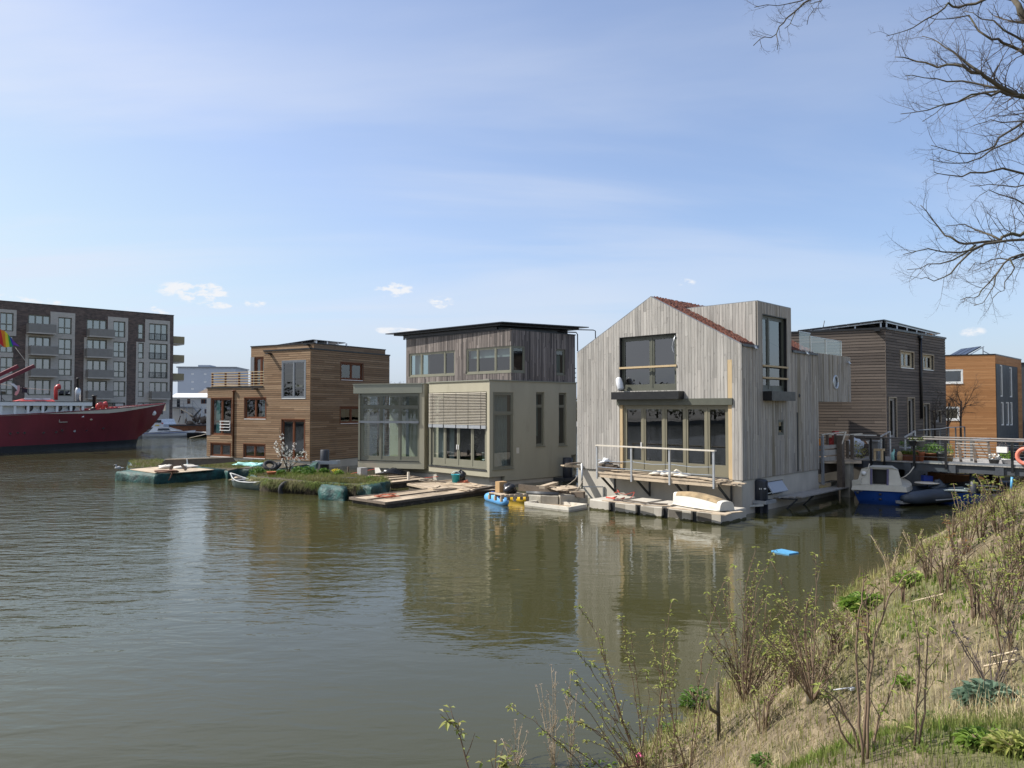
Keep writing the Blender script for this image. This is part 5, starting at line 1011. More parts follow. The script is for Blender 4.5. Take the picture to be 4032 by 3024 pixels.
# ------------------------------------------------------------------ grey larch floating house with gable
H3C = (8.57, 28.7); F3 = Face(*H3C, -43); S3 = Face(*H3C, 43)
def house_grey():
    r = thing('floating_house', 'weathered grey timber floating house with pointed gable and square dormer', 'house', (H3C[0], H3C[1], 0)); SB = 1.29
    R = lambda *a: F3.rect(Z4, *a); RS = lambda *a: S3.rect(Z4, *a)
    zE = F3.pix(Z4(1219, 393))[1]; uR, zR = F3.pix(Z4(602, 68)); UL, zL = F3.pix(Z4(93, 455))
    top = [(0, zE), (uR, zR), (UL, zL)]; sl = (zR - zE) / uR
    w1 = R(386, 332, 777, 713); dr = R(405, 812, 1133, 1258); lint = R(378, 768, 1150, 812); dr = (dr[0], dr[1], SB + .06, lint[2]); hole = (R(1133, 900, 1160, 1000)[0], R(384, 900, 405, 1000)[1], SB, lint[3])
    ops = [w1, hole]
    uD0 = S3.pix(Z4(1328, 300))[0]; zD = S3.pix(Z4(1328, 97))[1]; uD1 = S3.pix(Z4(1560, 300))[0]; uE = S3.pix(Z4(1750, 1000))[0]; uO = S3.pix(Z4(1970, 650))[0]; zO = S3.pix(Z4(1860, 790))[1]; zRr = S3.pix(Z4(1850, 468))[1]
    stop = [(0, zE), (uD0, zE), (uD0, zD), (uD1, zD), (uD1, zE), (S3.pix(Z4(1735, 450))[0], zE - .02), (S3.pix(Z4(1736, 452))[0] + .02, zRr), (uO, zRr)]; sbot = [(0, SB), (uE, SB), (uE, zO), (uO, zO)]
    v1 = RS(1363, 200, 1531, 718); v2 = RS(1468, 912, 1508, 1018); sops = [v1, v2]
    b = MB(); boards_v(F3, b, [(0, SB), (UL, SB)], top, ops, .145, .013, .026, 0, (1.3, 4.5), .008, 21); 
    DF = Face(*S3.P(uD0, 0)[:2], -43); vt = (zD - zE) / sl; boards_v(DF, b, [(.03, zE + .02), (vt, zD - .005)], [(.03, zD), (vt, zD)], [], .145, .013, .026, 0, (1.5, 4), .008, 23); b.fbox(F3, -.024, 0, SB, zE, -.03, .022)
    b.build('cladding', 'weathered_larch', r)
    b = MB(); pc = S3.pix(Z4(1864, 655)); boards_v(S3, b, sbot, stop, sops + [(pc[0] - .26, pc[0] + .26, pc[1] - .26, pc[1] + .26)], .085, .009, .022, 0, (1.2, 4), .012, 25, .45); b.build('side_cladding', 'stained_larch', r)
    m = MB(); wall(F3, m, [(0, SB), (UL, SB)], top, ops, -.2, -.001); wall(S3, m, [(.2, SB), (uE, SB), (uE, zO), (uO, zO)], [(.2, zE)] + stop[1:], sops, -.2, -.001)
    K = Face(*F3.P(UL, 0)[:2], 43); K.n = (-S3.n[0], -S3.n[1]); m.fbox(K, .2, uE, SB, zL, -.2, 0); G = Face(*S3.P(uE, 0)[:2], -43); gt = [(.2, zE), (uR, zR), (UL, zL)]; wall(G, m, [(.2, SB), (UL, SB)], gt, [(1.2, 3.4, 2.2, 3.4)], .0, .2)
    wall(DF, m, [(.2, zE + .02), (vt, zD - .005)], [(.2, zD), (vt, zD)], [], -.12, -.001); DB = Face(*S3.P(uD1, 0)[:2], -43); wall(DB, m, [(.2, zE + .02), (vt, zD - .005)], [(.2, zD), (vt, zD)], [], 0.001, .12)
    OB = Face(*S3.P(uO, 0)[:2], -43); m.fbox(OB, .2, 3.2, zO, zRr, .0, .15); OL = Face(*S3.P(uE, 0)[:2], 43); m.hexa([S3.P(uE, zO, -.2), S3.P(uO - .16, zO, -.2), S3.P(uO - .16, zO, -3.2), S3.P(uE, zO, -3.2), S3.P(uE, zO + .15, -.2), S3.P(uO - .16, zO + .15, -.2), S3.P(uO - .16, zO + .15, -3.2), S3.P(uE, zO + .15, -3.2)])
    m.hexa([S3.P(uE, zRr - .15, -.2), S3.P(uO - .16, zRr - .15, -.2), S3.P(uO - .16, zRr - .15, -3.2), S3.P(uE, zRr - .15, -3.2), S3.P(uE, zRr - .03, -.2), S3.P(uO - .16, zRr - .03, -.2), S3.P(uO - .16, zRr - .03, -3.2), S3.P(uE, zRr - .03, -3.2)])
    m.build('inner_wall', 'interior', r)
    fl = MB()
    for z in (SB + .0, 3.95): fl.prism([F3.P(.25, 0, -.25)[:2], S3.P(uE - .3, 0, -.25)[:2], K.P(uE - .3, 0, -.25)[:2], F3.P(UL - .25, 0, -.25)[:2]], z - .1, z + .04)
    fl.build('floor', 'bright_floor', r); m = MB(); m.fbox(F3, .3, UL - .3, SB + .05, 3.8, -5.0, -4.9); m.fbox(F3, 3.4, 3.5, SB + .05, 3.8, -4.88, -2.6); m.build('partition', 'dark_interior', r)
    # roof planes with sedum on the right hand slope, verge boards
    rf = MB(); ue2 = stop[5][0]
    def slope(ua, za, ub, zb, s0, s1, t0, t1): 
        P = lambda u, z, s: (F3.o[0] + u * F3.u[0] + s * S3.u[0], F3.o[1] + u * F3.u[1] + s * S3.u[1], z)
        return [P(ua, za + t0, s0), P(ub, zb + t0, s0), P(ub, zb + t0, s1), P(ua, za + t0, s1), P(ua, za + t1, s0), P(ub, zb + t1, s0), P(ub, zb + t1, s1), P(ua, za + t1, s1)]
    rf.hexa(slope(uR, zR, UL, zL, .03, ue2, -.05, .03)); rf.hexa(slope(.02, zE, uR, zR, .03, uD0 - .001, -.12, -.04)); rf.hexa(slope(.02, zE, uR, zR, uD1 + .001, ue2, -.12, -.04)); rf.hexa(slope(vt, zE + vt * sl, uR, zR, uD0, uD1, -.12, -.04)); rf.build('roof', 'roof_felt', r)
    sd = MB(); Rr = random.Random(9)
    def sedum(u0, u1, s0, s1):
        nu, ns = max(2, int((u1 - u0) / .07)), max(2, int((s1 - s0) / .07)); vs = []
        for i in range(nu + 1):
            for j in range(ns + 1):
                u = u0 + (u1 - u0) * i / nu; s = s0 + (s1 - s0) * j / ns; z = zE + u * sl + (.07 + Rr.uniform(-.03, .035) if 0 < i < nu and 0 < j < ns else -.035 if (i in (0, nu) or j in (0, ns)) else 0)
                vs.append((F3.o[0] + u * F3.u[0] + s * S3.u[0], F3.o[1] + u * F3.u[1] + s * S3.u[1], z))
        sd.add(vs, [(i * (ns + 1) + j, i * (ns + 1) + j + 1, (i + 1) * (ns + 1) + j + 1, (i + 1) * (ns + 1) + j) for i in range(nu) for j in range(ns)])
    sedum(.05, uR - .01, .05, uD0 - .01); sedum(vt + .02, uR - .01, uD0, uD1); sedum(.05, uR - .01, uD1 + .13, ue2); sd.build('sedum', 'sedum_roof', r)
    e = MB(); P3 = lambda u, z: F3.P(u, z, .012); e.bar(F3.P(-.02, zE + .01, .0), F3.P(uR, zR + .015, .0), .06, .03); e.bar(F3.P(uR, zR + .015, 0), F3.P(UL, zL + .015, .0), .06, .03)
    e.build('verge_trim', 'zinc_grey', r); 
    for a, c in ((.02, uD0 - .02), (uD1 + .02, ue2)): e = MB(); e.bar(S3.P(a, zE - .03, .04), S3.P(c, zE - .03, .04), .1, .1); e.build('gutter', 'dark_steel', r)
    m = MB(); m.prism([S3.P(uD0, 0, .02)[:2], S3.P(uD1, 0, .02)[:2], DB.P(vt + .02, 0, 0)[:2], DF.P(vt + .02, 0, .02)[:2]], zD, zD + .03); m.build('dormer_roof', 'zinc_grey', r)
    # upper window, bars and black window box
    bk = MB(); wall(F3, bk, [(0, SB), (UL, SB)], top, ops, .0, .004); wall(S3, bk, sbot, stop, sops, .0, .004); bk.build('membrane', 'roof_felt', r)
    w_ = window(r, F3, w1, 2, (), 'frame_dark_green', 'coated_glass', .10, .10, .085, 'gable_window', botrail=.17, fr=(.45,)); m = MB()
    u0, u1, z0, z1 = w1; m.fbox(F3, u0, u0 + .03, z0, z1, -.1, .01); m.fbox(F3, u1 - .03, u1, z0, z1, -.1, .01); m.fbox(F3, u0 + .03, u1 - .03, z1 - .03, z1, -.1, .01); m.build('reveal', 'black_steel', w_)
    q = R(388, 543, 777, 556); m = MB(); m.fbox(F3, u0 - .02, u1 + .0, q[2], q[3], .025, .07); m.build('safety_bar', 'fresh_larch', w_)
    q = R(322, 716, 785, 772, .45); m = MB(); m.fbox(F3, q[0] + .0, q[1], q[2], q[3] - .02, .03, .42); m.build('window_ledge', 'black_steel', r)
    m = MB(); a = F3.pix(Z4(768, 338)); m.tube([F3.P(*F3.pix(Z4(x, y)), .06) for x, y in ((772, 336), (758, 380), (752, 410), (757, 440), (774, 462))], .018, 5); m.build('cable', 'galvanised', r)
    # folding doors
    m = MB(); m.fbox(F3, hole[0] - .05, hole[1] + .08, lint[2], lint[3] - .002, -.1, .10); m.build('door_head', 'frame_dark_green', r)
    q = R(1130, 500, 1160, 765)
    for t in ((hole[0], dr[0], SB, lint[2], -.15, .01), (dr[1], hole[1], SB, lint[2], -.15, .01), (q[0], q[1], q[2], q[3], .012, .036)): m = MB(); m.fbox(F3, *t); m.build('fresh_trim', 'fresh_larch', r)
    w_ = window(r, F3, dr, 5, (), 'frame_folding', 'window_glass', .05, .09, .085, 'folding_door', botrail=.36, fr=(.192, .387, .587, .795)); m = MB()
    for t in (.17,): u = dr[1] - (dr[1] - dr[0]) * (1 - .81); m.fbox(F3, u - .02, u + .02, dr[2] + .95, dr[2] + 1.2, -.05, .0)
    m.build('handle', 'white_paint', w_); m = MB(); m.fbox(F3, dr[0], dr[1], SB - .0, dr[2], -.15, .03); m.build('threshold', 'dark_steel', w_)
    # dormer side window with bars and black box
    w_ = window(r, S3, v1, 2, (), 'frame_dark_green', 'coated_glass', .10, .09, .08, 'dormer_window', botrail=.15, fr=(.36,)); m = MB(); u0, u1, z0, z1 = v1; m.fbox(S3, u0, u0 + .03, z0, z1, -.1, .01); m.fbox(S3, u1 - .03, u1, z0, z1, -.1, .01); m.fbox(S3, u0 + .03, u1 - .03, z1 - .03, z1, -.1, .01); m.build('reveal', 'black_steel', w_)
    m = MB()
    for y in (548, 628): q = RS(1365, y - 6, 1531, y + 6); m.fbox(S3, u0 - .02, u1 + .02, q[2], q[3], .025, .07)
    m.build('safety_bar', 'fresh_larch', w_)
    q = RS(1363, 722, 1594, 782, .4); m = MB(); m.fbox(S3, v1[0] - .02, q[1], q[2], v1[2] - .01, .03, .40); m.build('window_ledge', 'black_steel', r)
    window(r, S3, v2, 1, (), 'frame_dark_green', 'coated_glass', -.03, .07, .04, 'small_window')
    m = MB(); c = S3.P(pc[0], pc[1], .03); ax = (S3.n[0], S3.n[1], 0); m.ring(c, .29, .05, ax, 26, 8); o = m.build('round_window', 'galvanised', r); m = MB(); m.tube([S3.P(pc[0], pc[1], -.06), S3.P(pc[0], pc[1], .01)], .27, 24, False); m.build('pane', 'dark_glass', o)
    u, z = S3.pix(Z4(1615, 747)); m = MB(); m.ring(S3.P(u, z, .025), .06, .025, ax, 14, 6); m.tube([S3.P(u, z, 0.0), S3.P(u, z, .028)], .05, 10); m.build('pipe_outlet', 'black_steel', r)
    for x, y in ((1298, 412), (1655, 452), (1945, 518)):
        u, z = S3.pix(Z4(x, y)); m = MB(); m.fbox(S3, u - .1, u + .1, z - .04, z + .04, .03, .12); m.tube([S3.P(u - .05, z - .02, .1), S3.P(u - .05, z - .1, .2)], .05, 8); m.build('wall_lamp', 'galvanised', r)
    # concrete hull with hatch
    hq = RS(1400, 1332, 1512, 1425); um = S3.pix(Z4(1895, 1330))[0]; m = MB(); pts = [F3.P(.03, 0, -.03)[:2], S3.P(um, 0, -.03)[:2], K.P(um, 0, -.03)[:2], F3.P(UL - .03, 0, -.03)[:2]]
    CS = S3.shift(0, -.03); wall(CS, m, [(.0, -.6), (um, -.6)], [(.0, SB - .02), (uE + .02, SB - .02), (uE + .02, .62), (um, .62)], [hq, (uE + .1, um - .15, .3, .6)], -.3, 0); m.fbox(F3, .02, UL, -.6, SB - .02, -.33, -.03); m.fbox(Face(*F3.P(UL, 0)[:2], 43), .34, um, -.6, SB - .02, .03, .33); m.prism([F3.P(.33, 0, -.34)[:2], S3.P(um - .02, 0, -.34)[:2], K.P(um - .02, 0, -.34)[:2], F3.P(UL - .33, 0, -.34)[:2]], -.5, -.3)
    m.build('concrete_hull', 'concrete', r)
    h = MB(); u0, u1, z0, z1 = hq; h.hexa([CS.P(u0 + .04, z1 - .03, -.02), CS.P(u1 - .04, z1 - .03, -.02), CS.P(u1 - .04, z1 - .05, -.06), CS.P(u0 + .04, z1 - .05, -.06)] + [CS.P(u0 + .04, z0 + .12, .24), CS.P(u1 - .04, z0 + .12, .24), CS.P(u1 - .04, z0 + .08, .21), CS.P(u0 + .04, z0 + .08, .21)]); h.build('hatch', 'far_grey', r)
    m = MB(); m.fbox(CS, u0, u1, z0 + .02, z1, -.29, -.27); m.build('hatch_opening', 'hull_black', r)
    # balcony of bare boards on struts
    zb = 1.27; ba = F3.pix(Z4(1055, 1345), 1.1)[0]; bb = F3.pix(Z4(228, 1275), 1.1)[0]; m = MB(); Rr = random.Random(4)
    for k in range(7): o = .05 + k * .155; m.fbox(F3, ba - Rr.uniform(0, .15), bb + Rr.uniform(-.1, .15), zb - .03, zb + Rr.uniform(0, .012), o, o + .145)
    bal = m.build('balcony', 'dock_board', r); m = MB(); m.fbox(F3, ba, bb, zb - .18, zb - .035, 1.03, 1.10); m.build('edge_beam', 'dock_board', bal)
    for x in (245, 485, 750, 1050): u = F3.pix(Z4(x, 1290), 1.0)[0]; m = MB(); m.bar(F3.P(u, zb - .08, 1.0), F3.P(u, .42, .02), .07); m.fbox(F3, u - .03, u + .03, zb - .09, zb - .035, 0, 1.0); m.fbox(F3, u - .03, u + .03, .35, zb - .1, -.03, .03); m.build('strut', 'dark_steel', bal)
    zr = F3.pix(Z4(630, 1112), 1.12)[1]; us = []
    for x in (230, 466, 728, 1031): u = F3.pix(Z4(x, 1200), 1.12)[0]; us.append(u); m = MB(); m.fbox(F3, u - .035, u + .035, zb - .25, zr, 1.105, 1.16); m.build('rail_post', 'galvanised', bal)
    m = MB(); m.fbox(F3, us[-1] - .08, us[0] + .04, zr, zr + .05, 1.06, 1.20); m.build('handrail', 'silver_wood', bal)
    m = MB()
    for f_ in (.25, .55): 
        pts = [F3.P(us[0] + (us[-1] - us[0]) * t, zb + f_ + .10 * (abs(((t * 3) % 1) - .5) - .5) * (1 if f_ > .3 else .3), 1.13) for t in np.linspace(0, 1, 25)]; m.tube(pts, .008, 4)
    m.build('rail_wire', 'blue_wire', bal)
    m = MB(); up = F3.pix(Z4(125, 1300), .6)[0]; m.tube([F3.P(up, .45, .6), F3.P(up, F3.pix(Z4(125, 1215), .6)[1], .6)], .045, 8); u2 = F3.pix(Z4(262, 1390), .1)[0]; m.bar(F3.P(up, .55, .6), F3.P(u2, .55, .0), .05); m.bar(F3.P(u2, .55, 0), F3.P(u2, -.1, .0), .06); m.bar(F3.P(up, .5, .5), F3.P(up - .3, -.2, .03), .07); m.build('pile_bracket', 'galvanised', r)
    # walkway on brackets along the right side
    m = MB(); zs = .42; ua = S3.pix(Z4(1440, 1450))[0]
    for k in range(4): m.fbox(S3, ua + .25 * k, um + .3 - .2 * k, zs, zs + .03 + .008 * k, .05 + .2 * k, .235 + .2 * k)
    wk = m.build('side_walkway', 'weathered_larch', r); m = MB()
    for u in (ua + .4, ua + 2.0, um - .4): m = MB(); m.bar(S3.P(u, zs - .03, .8), S3.P(u, -.4, .0), .06); m.fbox(S3, u - .03, u + .03, zs - .06, zs - .002, 0, .82); m.build('strut', 'dark_steel', wk)
    m = MB()
    for k in range(5): m.fbox(F3, .0 - .25 + .02 * k, .55 + .12 * k, SB - .1 - .035 * (k % 2), SB - .07 - .035 * (k % 2), .1 + .2 * k, .27 + .2 * k)
    m.build('corner_plank', 'dock_board', r)
plain('frame_folding', (.18, .165, .115), .45, .06, 2); plain('silver_wood', (.58, .53, .45), .8, .12, 8); plain('blue_wire', (.30, .38, .50), .5, .1, 3)
house_grey()
def cement_bag():
    p = [F3.pix(Z4(x, y), .22) for x, y in ((372, 622), (388, 715))]; a = F3.P(*p[0], .2); b = F3.P(p[1][0] - .05, p[1][1] + .03, .22); m = MB(); A = np.array(a); B = np.array(b); pts = [A + (B - A) * t for t in (0, .06, .15, .5, .85, .96, 1)]; m.tube(pts, [.04, .10, .13, .145, .14, .11, .05], 10)
    tag(m.build('sack', 'white_sack'), 'pale rolled plastic sack leaning beside the gable window on the black ledge', 'sack')
cement_bag()
plain('shaded_hull', (.07, .065, .058), .9, .2, 2)  # concrete hulls behind the jetty: their shadow is put into this dark colour
def house_dark():
    C = (18.48, 38.0); L = Face(*C, -60); S = Face(*C, 47.5); r = thing('floating_house', 'dark brown horizontal board house with solar panels behind the jetty', 'house', (C[0], C[1], 0)); z0 = 1.0
    zt = L.pix(Z5(880, 197))[1]; Ll = L.pix(Z5(60, 400))[0]; Ls = S.pix(Z5(1369, 400))[0]; R = lambda *a: S.rect(Z5, *a)
    ops = [R(1003, 386, 1108, 515), R(1185, 412, 1270, 530), R(911, 762, 968, 1085), R(1064, 765, 1115, 1080), R(1192, 812, 1238, 1080), R(1275, 870, 1330, 960)]
    b = MB(); boards_h(L, b, 0, Ll, z0, zt, [], .148, .028, .03, seed=31); boards_h(S, b, 0, Ls, z0, zt, ops, .148, .028, .03, seed=32); b.fbox(S, -.03, 0, z0, zt, 0.0, .025); b.build('cladding', 'dark_cladding', r)
    bk = MB(); bk.fbox(L, 0, Ll, z0, zt, 0, .004); wall(S, bk, [(.0, z0), (Ls, z0)], [(.0, zt), (Ls, zt)], ops, 0, .004); bk.build('membrane', 'roof_felt', r)
    m = MB(); m.fbox(L, 0, Ll, z0, zt, -.2, -.002); wall(S, m, [(.2, z0), (Ls, z0)], [(.2, zt), (Ls, zt)], ops, -.2, -.002); E_ = Face(*S.P(Ls, 0)[:2], -60); m.fbox(E_, .2, Ll, z0, zt, 0, .2); KK = Face(*L.P(Ll, 0)[:2], 47.5); m.fbox(KK, .2, Ls, z0, zt, -.2, 0)
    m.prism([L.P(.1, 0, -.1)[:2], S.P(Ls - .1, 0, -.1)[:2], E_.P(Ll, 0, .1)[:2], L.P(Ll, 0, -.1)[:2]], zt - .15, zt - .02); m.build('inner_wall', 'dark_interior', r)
    m = MB(); P = lambda X, z: (X[0], X[1], z)
    for a, c in ((L.P(-.04, 0, .02), L.P(Ll, 0, .02)), (S.P(-.04, 0, .02), S.P(Ls + .04, 0, .02))): m.bar(P(a, zt + .03), P(c, zt + .03), .14, .1)
    m.build('roof_edge', 'black_steel', r)
    for k, q in enumerate(ops):
        w_ = window(r, S, q, 2 if k < 2 else 1, (), 'cream_wood' if k < 2 else 'weathered_larch', 'window_glass', .06, .07, .05, 'window' if k in (0, 1, 5) else 'glazed_door', sill='white_paint' if k < 2 else None); m = MB()
        for u0, u1, za, zb in ((q[0] - .06, q[0], q[2] - .05, q[3] + .06), (q[1], q[1] + .06, q[2] - .05, q[3] + .06), (q[0], q[1], q[3], q[3] + .06)): m.fbox(S, u0 + .001, u1 - .001, za, zb, -.1, .06)
        m.build('casing', 'tan_wood', w_)
        if k < 2: curtain(w_, S, q[0] + .1, q[1] - .4, q[2], q[3], -.3)
    m = MB(); q = R(1150, 268, 1168, 930); u = (q[0] + q[1]) / 2; m.tube([S.P(u, q[2], .1), S.P(u, q[3], .1)], .07, 8); m.fbox(S, u - .2, u + .1, q[3] - .06, q[3] + .08, .02, .2); m.build('downpipe', 'black_steel', r)
    u, z = L.pix(Z5(822, 213)); m = MB(); m.fbox(L, u - .12, u + .12, z - .05, z + .05, .02, .45); m.build('water_spout', 'black_steel', r)
    a = (18.48, 38.0, 8.38); l_ = (14.9, 40.05, 8.04); q = (24.1, 43.1, 8.19); k_ = tuple(i + j - k for i, j, k in zip(l_, q, a)); m = MB(); dn = lambda p: (p[0], p[1], p[2] - .05)
    for i in range(7):
        t0, t1 = i / 7 + .006, (i + 1) / 7 - .006; Q4 = [lin(a, l_, t0), lin(q, k_, t0), lin(q, k_, t1), lin(a, l_, t1)]; m.hexa([dn(p) for p in Q4] + Q4)
    sr = m.build('solar_panel', 'solar_cell', r); ce = lin(a, k_, .5)
    for e0, e1, n in ((a, l_, 4), (a, q, 6)):
        for t in np.linspace(.04, .96, n): x = lin(lin(e0, e1, t), ce, .07); m = MB(); m.box(x[0], x[1], zt - .02, .07, .07, x[2] - .05 - zt + .02); m.build('support', 'galvanised', sr)
        m = MB(); m.bar(*[(*lin(lin(e0, e1, t), ce, .05)[:2], lin(lin(e0, e1, t), ce, .05)[2] - .09) for t in (.02, .98)], .06); m.build('rail', 'galvanised', sr)
    m = MB(); p = aty(Z5(372, 195), 42); m.tube([aty(Z5(370, 215), 42), aty(Z5(387, 130), 42)], .02, 4); m.build('aerial', 'dark_steel', r)
    m = MB(); m.prism([L.P(-.05, 0, .1)[:2], S.P(Ls, 0, .1)[:2], E_.P(Ll, 0, 0)[:2], L.P(Ll, 0, .1)[:2]], -.5, z0 - .01); m.build('concrete_hull', 'shaded_hull', r)
    # glass screen of the roof terrace behind the grey house
    F = Face(*S3.P(S3.pix(Z4(1740, 500))[0] + .3, 0, -.2)[:2], 43); r2 = thing('glass_screen', 'clear glass balustrade on the rear roof terrace of the grey house', 'balustrade', F.P(1, 5.9)); pts = [(118, 240), (290, 240), (413, 288), (537, 280)]
    G = S3.shift(0, -.1); zt_ = S3.pix(Z5(450, 285))[1]; zb_ = S3.pix(Z4(1850, 470))[1]; u0 = S3.pix(Z5(290, 300))[0]; u1 = S3.pix(Z5(537, 300))[0]; um = S3.pix(Z5(413, 300))[0]; m = MB()
    for a, b2, h in ((u0 - 1.2, u0 - .02, .12), (u0, um - .01, 0), (um + .01, u1, 0)): m.fbox(G, a, b2, zb_ - .1, zt_ + h, -.008, .008)
    m.fbox(Face(*G.P(u1, 0)[:2], -43), 0, 2.5, zb_ - .1, zt_, -.008, .008); m.build('glass_panel', 'clear_glass', r2); m = MB()
    for a in (u0, um, u1): m.fbox(G, a - .015, a + .015, zb_ - .1, zt_ + .02, .01, .035)
    m.fbox(G, u0 - 1.2, u0, zt_ + .121, zt_ + .15, -.01, .02); m.fbox(G, u0, u1, zt_ + .002, zt_ + .025, -.01, .02); m.build('clamp_rail', 'galvanised', r2)
plain('cream_wood', (.55, .47, .33), .6, .08, 3); plain('tan_wood', (.36, .29, .20), .7, .12, 5)
house_dark()
def house_orange():
    C = (31.46, 50.0); L = Face(*C, -66); S = Face(*C, 44); r = thing('floating_house', 'orange board clad flat roofed house at the right behind the jetty', 'house', (C[0], C[1], 0)); z0 = .6; zt = L.pix(Z5(1780, 410))[1]; Ll = L.pix(Z5(1365, 600))[0] + 3; Ls = S.pix(Z5(1993, 600))[0]
    R = lambda *a: L.rect(Z5, *a); ops = [R(1345, 528, 1518, 642), R(1362, 832, 1490, 942)]; b = MB(); boards_h(L, b, 0, Ll, z0, zt, ops, .11, .006, seed=41, jit=.004); zg = S.pix(Z5(1900, 500))[1]; boards_h(S, b, 0, Ls, zg, zt, [], .11, .006, seed=42); ue = S.pix(Z5(1965, 700))[0]; boards_h(S, b, ue, Ls, z0, zg, [], .11, .006, seed=43); b.build('cladding', 'orange_cladding', r)
    sops = [S.rect(Z5, 1822, 492, 1840, 750), S.rect(Z5, 1898, 512, 1918, 755), S.rect(Z5, 1830, 795, 1850, 985), S.rect(Z5, 1903, 795, 1922, 985), S.rect(Z5, 1870, 795, 1893, 985)]; m = MB(); wall(S, m, [(.2, z0), (ue, z0)], [(.2, zg), (ue, zg)], sops, -.2, .005); m.build('grey_panel', 'zinc_dark', r)
    m = MB(); wall(L, m, [(0, z0), (Ll, z0)], [(0, zt), (Ll, zt)], ops, -.2, -.002); m.fbox(S, .2, Ls, zg, zt, -.2, -.002); m.fbox(S, ue, Ls, z0, zg, -.2, -.002); m.fbox(L, .2, Ll, z0, zt, -6, -5.8); m.build('inner_wall', 'dark_interior', r); m = MB()
    m.prism([L.P(-.03, 0, .04)[:2], S.P(Ls + .03, 0, .04)[:2], (S.P(Ls, 0)[0] + Ll * L.u[0], S.P(Ls, 0)[1] + Ll * L.u[1]), L.P(Ll, 0, .04)[:2]], zt, zt + .08); m.build('roof_edge', 'black_steel', r)
    for q in ops: window(r, L, q, 1, (), 'white_paint', 'coated_glass', -.02, .09, .03, 'window', sill='white_paint')
    for q in sops: window(r, S, q, 1, (), 'white_paint', 'dark_glass', .0, .05, .03, 'slit_window')
    zs = zt + .1; m = MB(); a = L.P(L.pix(Z5(1525, 418))[0], zs, -1); y = 53.0; t0 = aty(Z5(1560, 418), y); t1 = aty(Z5(1640, 345), y);
    for k in range(3): m.bar((t0[0] - .5, y + .8 * k, zs + .02), (t1[0], y + .8 * k, t1[2]), .7, .07)
    sc = m.build('solar_collector', 'solar_cell', r); m = MB(); m.bar((t0[0] - .3, y - .42, zs), (t1[0] + .15, y - .42, t1[2]), .06); m.bar((t1[0] + .1, y - .4, t1[2] - .05), (t1[0] + .1, y - .4, zs), .05); m.bar((t1[0] + .1, y - .4, t1[2] - .3), (t1[0] + .8, y - .4, zs), .05); m.build('support', 'galvanised', sc)
    m = MB(); m.prism([L.P(-.05, 0, .1)[:2], S.P(Ls, 0, .1)[:2], (S.P(Ls, 0)[0] + Ll * L.u[0], S.P(Ls, 0)[1] + Ll * L.u[1]), L.P(Ll, 0, .1)[:2]], -.5, z0 - .01); m.build('concrete_hull', 'shaded_hull', r)
    # sliver of the next house at the frame edge
    C = (37.6, 56.5); L = Face(*C, -50); S = Face(*C, 44); zt = aty(Z5(2005, 485), 56.5)[2]; r = thing('floating_house', 'dark grey house just showing at the right edge beyond the orange one', 'house', (C[0], C[1], 0)); op = [(.5, 2.2, 1.8, 3.6), (.5, 2.2, 4.4, 6.2)]; m = MB(); L0 = Face(*L.P(0, 0)[:2], -50 + 180)
    L0 = Face(C[0] - .3, C[1], 112); wall(L0, m, [(0, .5), (7, .5)], [(0, zt), (7, zt)], op, -.2, 0); m.fbox(L0, 0, 7, .5, zt, -6, -5.8); m.fbox(L0, 0, .2, .5, zt, -5.8, -.2); m.build('wall', 'zinc_dark', r); m = MB(); m.fbox(L0, -.05, 7, zt, zt + .12, -6, .05); m.build('roof_edge', 'black_steel', r); m = MB(); m.fbox(L0, 0, 7, -.5, .5, -6, .05); m.build('concrete_hull', 'concrete', r)
    for q in op: window(r, L0, q, 2, (), 'frame_dark_green', 'dark_glass', .05, .08, .05)
plain('zinc_dark', (.075, .08, .085), .55, .1, 1)
house_orange()
# ------------------------------------------------------------------ floating gardens and rafts, left
def slab(m, pts, z1, z0=-.25): m.prism(pts, z0, z1)
def ccw(p):
    a = sum(p[i][0] * p[(i + 1) % len(p)][1] - p[(i + 1) % len(p)][0] * p[i][1] for i in range(len(p))); return p if a > 0 else p[::-1]
def lumpy(m, pts, z1, z0=-.2, n=9, j=.05, seed=1, top=True, inset=.06):
    """a float with slack wrapped sides: subdivided outline, wobbling walls"""
    R = random.Random(seed); pts = ccw([p[:2] for p in pts]); ring = []
    for a, b in zip(pts, pts[1:] + pts[:1]):
        L = math.dist(a, b); k = max(2, int(L / .14))
        for i in range(k): ring.append(lin(a, b, i / k))
    c = (sum(p[0] for p in ring) / len(ring), sum(p[1] for p in ring) / len(ring)); N = len(ring); vs = []; lev = 6
    for l in range(lev):
        t = l / (lev - 1)
        for i, p in enumerate(ring):
            d = (p[0] - c[0], p[1] - c[1]); q = math.hypot(*d) + 1e-6; o = j * (sin(i * .9 + seed) * .5 + sin(i * .37 + 3 * t + seed) + R.uniform(-.25, .25)) + (-inset * t ** 4) + .03 * sin(pi * t)
            vs.append((p[0] + d[0] / q * o, p[1] + d[1] / q * o, z0 + (z1 - z0) * t + (R.uniform(-.02, .02) if 0 < l else 0)))
    fs = [(l * N + i, l * N + (i + 1) % N, (l + 1) * N + (i + 1) % N, (l + 1) * N + i) for l in range(lev - 1) for i in range(N)]
    if top: fs.append(tuple(range((lev - 1) * N, lev * N)))
    m.add(vs, fs, True)
def px(Z, L, z): return [atz(Z(*p), z) for p in L]
